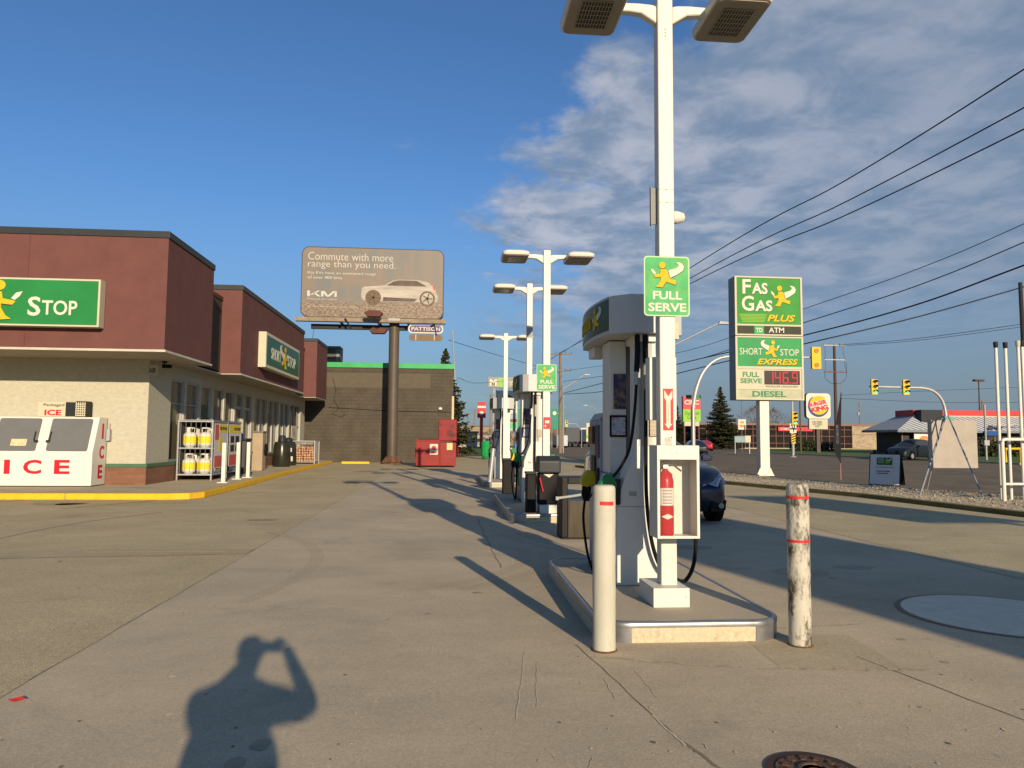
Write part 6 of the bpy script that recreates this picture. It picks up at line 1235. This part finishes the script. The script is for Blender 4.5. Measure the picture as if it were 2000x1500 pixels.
m.hexa([(-e_, -e_, ze), (Wd, -e_, ze), (Wd, 6, ze), (-e_, 6, ze)], [(iv - .9, iv - 1.9, zr), (Wd, iv - 1.9, zr), (Wd, 5, zr), (iv - .9, 5, zr)]); m.build('roof', ribm, rs)
m = MB(); m.box(-e_, Wd, -e_ - .05, -e_, ze - .25, ze + .02); m.box(-e_ - .05, -e_, -e_ - .05, 6, ze - .25, ze + .02); m.build('eaves', pm('grey_blue_eaves', (.2, .23, .26), .5), rs)
m = MB(); m.box(iv - 1, Wd, iv - 2.0, iv + 1.5, zr, zt); m.build('red_band', pm('red_roof_band', (.62, .05, .05), .45, var=.06), rs)
m = MB(); m.box(iv - 1.02, Wd, iv - 2.04, iv - 2.0, zr - .05, zr + .06); m.build('pale_trim', cream, rs)
m = MB(); m.box(0, Wd, 0, 5, 0, .9); m.box(0, Wd, .1, 5, .9, ze); m.build('wall', pm('dark_brown_wall', (.045, .032, .024), .6, var=.3, scale=1), rs)
m = MB()
for k in range(22): m.box(k * 1.6, k * 1.6 + .12, 0.0, .1, .9, ze - .25)
m.build('window_frame', pm('tan_frame', (.2, .14, .09), .6), rs)
a = 52.459 - X0; m = MB(); m.box(a, a + 3.6, -.6, -.5, 1.247, 2.815); bn = m.build('banner', pm('white_banner', (.75, .72, .66), .5, var=.04), rs)
text('WHOPPER', (a + .25, a + 3.3, 2.408, 2.699), face_m('S', (0, -.6, 0)), dk_ink, bn, bold=.04)
m = MB(face_m('S', (0, -.6, 0))); zc = 1.711; flat(m, circ(a + 1.2, zc, .62, 14, .4), .002, .01); flat(m, circ(a + 2.6, zc + .1, .45, 14, .3), .002, .01); m.build('burger_art', pm('burger_orange', (.65, .25, .08), .5, var=.4, scale=2), bn)
a = 53.925 - X0; m = MB(); m.box(a, a + 2.6, iv - 3.2, iv - 1.4, 3.72, 5.09); m.build('dark_sign_box', pm('roof_sign_black', (.018, .022, .03), .5), rs)
m = MB(); m.box(60.305 - X0, 61.989 - X0, -1.8, -.3, 2.177, 2.704); m.build('blue_awning', pm('blue_awning', (.01, .08, .30), .6), rs)
text('FLAME GRILLED', (62.344 - X0, 68.77 - X0, 3.257, 3.551), face_m('S', (0, -1.3, 0)), grey_lt, rs, bold=.02)
m = MB(); a = 60.901 - X0; m.box(a, a + .5, -1.3, -1.2, 2.826, 3.354); m.box(a + 1.0, a + 1.55, -1.3, -1.2, 2.826, 3.354); m.build('menu_sign', pm('menu_dark', (.04, .03, .05), .5, var=.5, scale=3, dirt=.5, dcol=(.5, .3, .05), dscale=1.5), rs)

bg_ = thing('burger_sign', 'rounded white burger chain sign with blue swoosh and a small message board on a post', 'sign', (44.183, 85, 0)); z0 = 4.075; z1 = 7.144; hw = (z1 - z0) / 2
m = MB(); m.prism(rrect(-hw, hw, z0, z1, .45), 'y', 0, .5); m.build('cabinet', dark, bg_); T = face_m('S', (0, -.001, 0)); m = MB(T); flat(m, rrect(-hw + .02, hw - .02, z0 + .02, z1 - .02, .42), 0, .02); m.build('panel', logo_w, bg_)
zc = (z0 + z1) / 2; TT = T @ Matrix.Translation((0, zc, 0)) @ Matrix.Rotation(rad(12), 4, 'Z')
m = MB(TT); k = hw
bun = lambda s: [(math.cos(a) * .68 * k, s * (.40 * k + math.sin(a) * .38 * k)) for a in [math.pi * i / 14 for i in range(15)]]
flat(m, bun(1), .02, .03); flat(m, bun(-1), .02, .03); m.build('bun_shapes', logo_y, bg_)
ar = lambda r0, r1, a0, a1: [(math.cos(a) * r0, math.sin(a) * r0) for a in [rad(a0 + (a1 - a0) * i / 20) for i in range(21)]] + [(math.cos(a) * r1, math.sin(a) * r1 + 0.0) for a in [rad(a1 + (a0 - a1) * i / 20) for i in range(21)]]
m = MB(TT); L = [(math.cos(rad(a)) * .86 * k, math.sin(rad(a)) * .86 * k) for a in range(110, 341, 10)] + [(math.cos(rad(a)) * (.80 - .14 * math.sin(rad((a - 110) / 230 * 180))) * k, math.sin(rad(a)) * (.80 - .14 * math.sin(rad((a - 110) / 230 * 180))) * k) for a in range(340, 109, -10)]
flat(m, L, .03, .04); m.build('swoosh', pm('swoosh_blue', (.03, .06, .25), .5), bg_)
rb = pm('sign_letter_red', (.62, .03, .04), .5); text('BURGER', (-.76 * k, .72 * k, .04 * k, .38 * k), TT, rb, bg_, w=.04, bold=.05); text('KING', (-.62 * k, .74 * k, -.40 * k, -.01 * k), TT, rb, bg_, w=.04, bold=.06)
z2 = 2.851; m = MB(); m.box(-hw * .75, hw * .75, .05, .4, z2, z0 - .03); mbd = m.build('message_board', cream, bg_); text('NOW HIRING\nAPPLY INSIDE\nTODAY', (-hw * .5, hw * .3, z2 + .2, z0 - .25), face_m('S', (0, .05, 0)), dk_ink, mbd, bold=.01)
m = MB(); m.box(-.22, .22, .1, .5, 0, z2); m.build('post', pm('post_brown_grey', (.12, .09, .07), .7), bg_)
cs = thing('bank_sign', 'red and lime two-part bank sign behind the curved signal mast', 'sign', (26.965, 80, 0)); T = face_m('S'); g = lambda y: 0
za, zb_, zc_, zd = 6.273, 4.85, 3.487, 2.977; w = 27.996 - 27.004
m = MB(); m.box(-w, w, 0, .5, zb_, za); m.build('red_panel', pm('bank_red', (.62, .05, .07), .5), cs); m = MB(); m.box(-w, w, .0, .5, zc_, zb_ - .02); m.build('lime_panel', pm('bank_lime', (.26, .55, .03), .5), cs)
m = MB(); m.box(-w * .85, w * .85, .05, .4, zd, zc_ - .02); m.build('cream_panel', cream, cs); m = MB(); m.box(-w * .9, -w * .75, .1, .3, 0, zd); m.box(w * .75, w * .9, .1, .3, 0, zd); m.build('leg', pm('maroon_leg', (.12, .04, .04), .6), cs)
text('CIBC', (-w * .85, w * .85, zb_ + .5, zb_ + 1.0), T, logo_w, cs, bold=.03); text('Dundonald\nCentre', (-w * .8, w * .8, zc_ + .25, zb_ - .25), T, dk_ink, cs)
hs = thing('house', 'small orange-brown house behind the bank sign', 'house', (42.863, 135, 0)); m = MB(); m.box(-2, 6, 0, 8, 0, 3); m.build('wall', pm('orange_brick', (.32, .15, .07), .8, var=.15), hs); m = MB(); m.prism([(-2.5, 3), (6.5, 3), (4.5, 4.3), (-.5, 4.3)], 'y', -.4, 8.4); m.build('roof', pm('grey_roof', (.28, .28, .27), .8), hs)
sm = thing('small_sign', 'small white board with orange writing on a thin post near the spruce', 'sign', (36.776, 90, 0)); m = MB(); m.box(-.5, .5, 0, .06, 2.779, 4.062); m.build('panel', logo_w, sm); m = MB(); m.cyl((0, .1, 0), (0, .1, 6.571), .045, n=8); m.build('post', grey, sm)
m = MB(face_m('S')); zz = 3.42; flat(m, [(-.25, zz + .15), (.25, zz + .15), (.25, zz + .4), (-.25, zz + .4)], .002, .01); flat(m, [(-.35, zz - .35), (.35, zz - .35), (.35, zz - .05), (-.35, zz - .05)], .002, .01); m.build('print', pm('orange_print', (.65, .25, .08), .5, var=.4, scale=6), sm)
bn_ = thing('bench_sign', 'pale blue and white bus-stop style board on legs near the far kerb', 'sign', (31.866, 78, 0)); m = MB(); m.box(-.85, .35, 0, .1, 1.216, 1.882); m.build('panel', pm('pale_blue_panel', (.24, .36, .38), .5), bn_); m = MB(); m.box(.35, .95, 0, .12, 1.216, 1.937); m.build('white_panel', cream, bn_); m = MB(); m.box(.8, .9, .1, .18, 0, 1.216); m.box(-.8, -.72, .1, .18, 0, 1.216); m.build('leg', grey_lt, bn_)
yb = thing('yellow_barrier', 'low yellow pipe barrier on the grass at the right edge', 'barrier', (38.783, 48.353, 0)); m = MB(); m.tube([(-.2, 0, 0), (-.2, 0, 1.0), (1.9, 0, 1.05), (1.9, 0, 0)], .09, 8); m.tube([(.9, 0, 0), (.9, 0, 1.0)], .07, 8); m.build('rail', yellow, yb)
mp_ = thing('signal_post', 'grey post with a small box on the grass, left of the vent pipes', 'post', (42.002, 54.642, 0)); m = MB(); m.cyl((0, 0, 0), (0, 0, 4.4), .08, n=10); m.build('post', galv, mp_); m = MB(); m.box(-.2, .22, -.12, .1, 1.2, 1.6); m.build('button_box', grey_lt, mp_)
# far left street: mall pylon, red pylon, road signs, low buildings
ml = thing('mall_pylon', 'tall white strip-mall pylon with coloured tenant strips behind the farthest fuel pump', 'pylon sign', (7.604, 95, 0)); zt = 7.588; zb = 2.375; w = 8.891 - 7.566
m = MB(); m.box(-w, w, 0, .6, zb, zt); m.build('cabinet', pm('pylon_white', (.68, .67, .60), .5, var=.05), ml); m = MB(); m.box(-w * 1.06, -w, -.05, .6, 0, zt + .3); m.box(w, w * 1.06, -.05, .6, 0, zt + .3); m.build('leg', grey, ml)
T = face_m('S'); hz_ = zt - zb
for f0, f1, mt in ((.30, .44, pm('strip_blue', (.35, .42, .42), .5)), (.22, .30, pm('strip_maroon', (.22, .08, .07), .5)), (.06, .21, pm('strip_green', (.12, .5, .22), .5)), (.0, .05, pm('strip_grey', (.35, .42, .45), .5))): m = MB(T); flat(m, [(-w * .97, zb + f0 * hz_), (w * .97, zb + f0 * hz_), (w * .97, zb + f1 * hz_), (-w * .97, zb + f1 * hz_)], .002, .02); m.build('tenant_strip', mt, ml)
m = MB(T); L = [(-.7 * w + 1.4 * w * i / 12, zb + hz_ * (.80 + .10 * math.sin(math.pi * i / 12))) for i in range(13)]; flat(m, L + [(x, z - hz_ * .05) for x, z in L[::-1]], .002, .02); m.build('arched_lettering', pm('olive_ink', (.1, .1, .05), .6), ml)
mt_ = thing('top_sign', 'wide grey sign with a white M and green tile above the mall pylon', 'sign', (4.833, 90, 0)); zb = 7.642; zt = 8.9; w = 10.291 - 4.75
m = MB(); m.box(0, w, 0, .5, zb, zt); m.build('cabinet', pm('sign_mid_grey', (.30, .29, .27), .5), mt_); m = MB(); m.box(.6, .9, .1, .4, 0, zb); m.box(w - .9, w - .6, .1, .4, 0, zb); m.build('leg', grey, mt_)
m = MB(T); flat(m, [(w * .2, zb + .05), (w * .36, zb + .05), (w * .36, zt - .05), (w * .2, zt - .05)], .002, .02); m.build('green_tile', pm('tile_green', (.28, .5, .12), .5), mt_); text('M', (w * .04, w * .19, zb + .2, zt - .25), T, logo_w, mt_, bold=.05); text('C', (w * .23, w * .34, zb + .25, zt - .35), T, logo_w, mt_, bold=.03); text('Dental Clinic\nWe Smile', (w * .42, w * .9, zb + .25, zt - .3), T, logo_w, mt_)
rp_ = thing('red_pylon', 'red restaurant pylon sign on a red post far up the left side of the street', 'pylon sign', (4.768, 105, 0)); zb = 4.325; zt = 6.07; w = 5.296 - 4.714
m = MB(); m.box(-w, w, 0, .5, zb, zt); m.box(-w * .95, w * .95, .02, .48, zt + .05, zt + .5); m.build('cabinet', pm('pylon_red', (.55, .03, .04), .5, var=.08), rp_); m = MB(); m.box(-.22, .22, .1, .4, 0, zb); m.build('post', MATS['pylon_red'], rp_); m = MB(T); flat(m, [(-w, zt - .35), (w, zt - .35), (w, zt - .05), (-w, zt - .05)], .002, .02); flat(m, circ(0, (zb + zt) / 2 - .2, .28, 12), .002, .02); m.build('lettering', logo_w, rp_)
for i, (px, Y, wd_, hh, z0, l) in enumerate(((11.157, 110, .75, 3.3, 2.845, 'green road sign left of the yellow-topped pump post'), (15.939, 110, .55, 3.3, 2.888, 'green road sign just left of the wooden pole'), (17.096, 112, .5, 3.3, 2.922, 'green road sign just right of the wooden pole'))):
    g_ = thing('road_sign', l, 'road sign', (px, Y, 0), group='green highway signs'); m = MB(); m.box(-wd_, wd_, 0, .05, z0, z0 + hh * .46); m.box(-wd_, wd_, 0, .05, z0 + hh * .5, z0 + hh * .92); m.build('panel', pm('highway_green', (.01, .24, .15), .5), g_); m = MB(); m.cyl((-wd_ * .7, .1, 0), (-wd_ * .7, .1, z0 + 1), .05, n=6); m.cyl((wd_ * .7, .1, 0), (wd_ * .7, .1, z0 + 1), .05, n=6); m.build('post', galv, g_)
    m = MB(T); flat(m, circ(0, z0 + hh * .72, .3, 10), .002, .02); m.build('shield', logo_w, g_)
sg = thing('traffic_signal', 'tiny far signal hanging over the road above the grey trailer', 'traffic light', (22.246, 122, 0)); zt = 3.924; m = MB(); m.tube([(0, 0, 0), (0, 0, zt - 1.2), (-.8, 0, zt), (-3.4, 0, zt + .05)], .07, 8); m.build('mast', galv, sg); signal_head(sg, 19.655 - 22.246, -.1, zt - .5)
ls = thing('lime_sign', 'tiny white and lime roadside sign right of the white truck', 'sign', (24.492, 126, 0)); m = MB(); m.box(-.7, .9, 0, .2, 2.2, 4.2); m.build('panel', cream, ls); m = MB(); m.box(-.7, .9, -.02, .2, 1.5, 2.18); m.build('lime_panel', MATS['bank_lime'], ls); m = MB(); m.box(-.1, .1, .05, .15, 0, 1.5); m.build('post', grey, ls)
ly = thing('service_truck', 'small white van far left of the trailer truck', 'van', (18.354, 118, 0)); m = MB(); m.prism([(0, .3), (4.6, .3), (4.6, 1.1), (3.7, 1.2), (3.2, 1.95), (0, 2.0)], 'x', -.9, .9); m.build('body', pm('van_white', (.5, .55, .58), .4), ly, bevel=.05)
for y in (.9, 3.7): m = MB(); m.cyl((-.92, y, .33), (.92, y, .33), .33, n=14); m.build('wheel', black, ly)
def lowb(px, Y, w, h, d, mat, label, rf=.25):
    b = thing('low_building', label, 'building', (px, Y, 0), group='low buildings far down the street'); m = MB(); m.box(0, w, 0, d, 0, h); m.build('wall', mat, b); m = MB(); m.box(-.2, w + .2, -.2, d + .2, h, h + rf); m.build('roof', pm('far_roof', (.2, .17, .14), .8), b)
    m = MB(); n = max(2, int(w / 2.2))
    
    for k in range(n): m = MB(); m.box((k + .25) * w / n, (k + .75) * w / n, -.03, .0, .8, h * .68); m.build('window', glassd, b)
tanw = pm('far_tan_wall', (.30, .25, .18), .8, var=.1); palew = pm('far_pale_wall', (.42, .39, .33), .8, var=.1); brw = pm('far_brown_wall', (.17, .12, .08), .8, var=.1)
lowb(3.917, 150, 9.5, 3.8, 10, tanw, 'long tan low building far up the street behind the red pylon')
lowb(1.813, 110, 2.6, 2.2, 6, palew, 'small pale hut right of the spruce')
lowb(4.642, 125, 2.8, 2.0, 6, palew, 'tiny white building beside the red pylon post')
lowb(18.512, 190, 12, 4.2, 10, brw, 'brown low building behind the wooden pole')
lowb(43.075, 220, 24, 4.0, 10, brw, 'dark low building behind the white truck')
lowb(51.249, 240, 40, 4.2, 12, tanw, 'low tan building behind the nearest fuel pump')
lowb(142.96, 260, 40, 4.4, 12, brw, 'low brown building behind the bank')
lowb(-13.183, 170, 20, 4, 12, tanw, 'tan building hidden behind the block building')
# far wood line
R = random.Random(5); m = MB()
for i in range(5200):
    a = rad(R.uniform(-22, 62)); d = R.uniform(330, 380); x, y = math.sin(a) * d, math.cos(a) * d; h = 3.2 + 2.4 * noise.noise((a * 14, 0, 0)) + 1.2 * noise.noise((a * 60, 3, 0)); z = R.random() * h; s = R.uniform(.5, 1.3)
    q = Vector((math.cos(a), -math.sin(a), 0)); u_ = Vector((0, 0, 1)); p = Vector((x, y, z)); m.add([p - q * s, p - u_ * s, p + q * s, p + u_ * s * .9], [(0, 1, 2, 3)], 0 if R.random() < .5 else 1)
tag(m.build('distant_trees', [pm('far_wood_a', (.07, .06, .045), .9, var=.3), pm('far_wood_b', (.11, .085, .06), .9, var=.3)], recalc=False), kind='stuff')

# ------------------------------------------------------------------ things behind the viewer that throw the street shadows
tb_ = thing('shadow_tower', 'narrow cream tower added unseen behind the viewer on the right to cast a shadow', 'tower', (7.45, -10.8, 0)); m = MB(); m.box(0, 2.7, 0, 2.8, 0, 7.0); m.build('wall', stucco, tb_); m = MB(); m.box(-.12, 2.82, -.12, 2.92, 7.0, 7.15); m.build('roof', flash, tb_); m = MB(); m.box(.8, 1.8, 2.8, 2.84, 0, 2.1); m.build('door', grey, tb_)  # added unseen block, sized to shade the forecourt and the parked car
tn_ = thing('tall_pole_sign', 'tall pole sign standing behind the viewer near the street', 'sign', (13.6, -2.6, 0)); m = MB(); m.cyl((0, 0, 0), (0, 0, 4.4), .13, n=12); m.build('pole', galv, tn_); m = MB(); m.box(-1.5, .7, -.12, .12, 4.3, 6.0); m.build('panel', grey_lt, tn_, bevel=.03)

# ------------------------------------------------------------------ the photographer
pr = thing('person', 'person in a dark jacket holding up a phone with both hands to take the picture', 'person', (0, 0, 0))
def skin(name, verts, edges, radii, mat, parent, root=0, sub=2):
    me = bpy.data.meshes.new(name); me.from_pydata(verts, edges, []); o = bpy.data.objects.new(name, me); C.objects.link(o); o.parent = parent; me.materials.append(mat)
    md = o.modifiers.new('skin', 'SKIN'); md.use_smooth_shade = True; sv = me.skin_vertices[0].data
    for i, r in enumerate(radii): sv[i].radius = (r, r) if not isinstance(r, tuple) else r
    sv[root].use_root = True; s_ = o.modifiers.new('sub', 'SUBSURF'); s_.levels = sub; s_.render_levels = sub; return o
cx = -.065
V = [(cx, -.34, .92), (cx, -.34, 1.06), (cx, -.335, 1.20), (cx, -.33, 1.31), (cx + .02, -.32, 1.39), (cx + .03, -.30, 1.46),
     (cx - .17, -.32, 1.30), (cx - .21, -.17, 1.19), (cx - .07, -.07, 1.36), (cx + .0, -.045, 1.47),
     (cx + .17, -.31, 1.28), (.295, -.15, 1.225), (.21, -.075, 1.38), (.15, -.05, 1.535),
     (cx - .10, -.34, .84), (cx - .12, -.32, .46), (cx - .13, -.36, .09), (cx - .14, -.24, .04), (cx + .10, -.34, .84), (cx + .12, -.33, .46), (cx + .13, -.36, .09), (cx + .15, -.24, .04)]
E_ = [(0, 1), (1, 2), (2, 3), (3, 4), (4, 5), (3, 6), (6, 7), (7, 8), (8, 9), (3, 10), (10, 11), (11, 12), (12, 13), (0, 14), (14, 15), (15, 16), (16, 17), (0, 18), (18, 19), (19, 20), (20, 21)]
Rr = [.245, .235, .225, .17, .105, .075, .12, .085, .066, .040, .10, .068, .048, .040, .10, .075, .055, .05, .10, .075, .055, .05]
skn = pm('skin_tone', (.42, .25, .17), .6, var=.05)
skin('body', V, E_, Rr, pm('dark_jacket', (.03, .035, .05), .85, var=.15), pr)
m = MB(); m.lathe([(0, -.115), (.04, -.11), (.062, -.08), (.078, -.02), (.082, .03), (.075, .08), (.05, .11), (0, .12)], 20); o = m.build('head', skn, pr, smooth=80); o.location = (-.035, -.27, 1.525); o.scale = (.95, 1.15, 1)
m = MB(); m.lathe([(.086, .0), (.09, .04), (.084, .09), (.055, .125), (0, .135)], 20); h2 = m.build('hair', pm('brown_hair', (.05, .03, .02), .8), o)
m = MB(); m.prism([(0, .0), (.03, -.03), (0, -.04)], 'x', -.01, .01); m.T = Matrix.Translation((0, .078, 0)); h3 = m.build('nose', skn, o); h3.location = (0, .08, 0)
for s in (-1, 1): m = MB(); m.lathe([(0, -.02), (.014, -.01), (.016, .01), (0, .025)], 8, 0, (s * .082, 0, 0)); m.build('ear', skn, o); m = MB(); m.lathe([(0, -.012), (.012, 0), (0, .012)], 10, 0, (s * .03, .072, .01)); m.build('eye', dk_ink, o)
for s, hx, hz in ((-1, -.045, 1.535), (1, .135, 1.555)):
    V = [(hx + s * .01, -.045, hz - .045), (hx, -.045, hz)]; E_ = [(0, 1)]; Rr = [.034, .044]
    for k in range(4):
        b0 = len(V); V += [(hx - s * .01, -.05 + .003 * k, hz + .022 - k * .016), (hx - s * .035, -.052 + .002 * k, hz + .026 - k * .017), (hx - s * (.058 - .004 * k), -.046, hz + .024 - k * .017)]; E_ += [(1, b0), (b0, b0 + 1), (b0 + 1, b0 + 2)]; Rr += [.010, .009, .008]
    b0 = len(V); V += [(hx - s * .012, -.032, hz - .02), (hx - s * .03, -.034, hz - .012)]; E_ += [(0, b0), (b0, b0 + 1)]; Rr += [.011, .009]
    skin('hand', V, E_, Rr, skn, pr, sub=1)
ph = thing('phone', 'black phone held up in both hands of the photographer', 'phone', (.045, -.04, 1.52)); m = MB(); m.prism(rrect(-.08, .08, -.04, .04, .01), 'y', -.008, 0); m.build('case', black, ph)
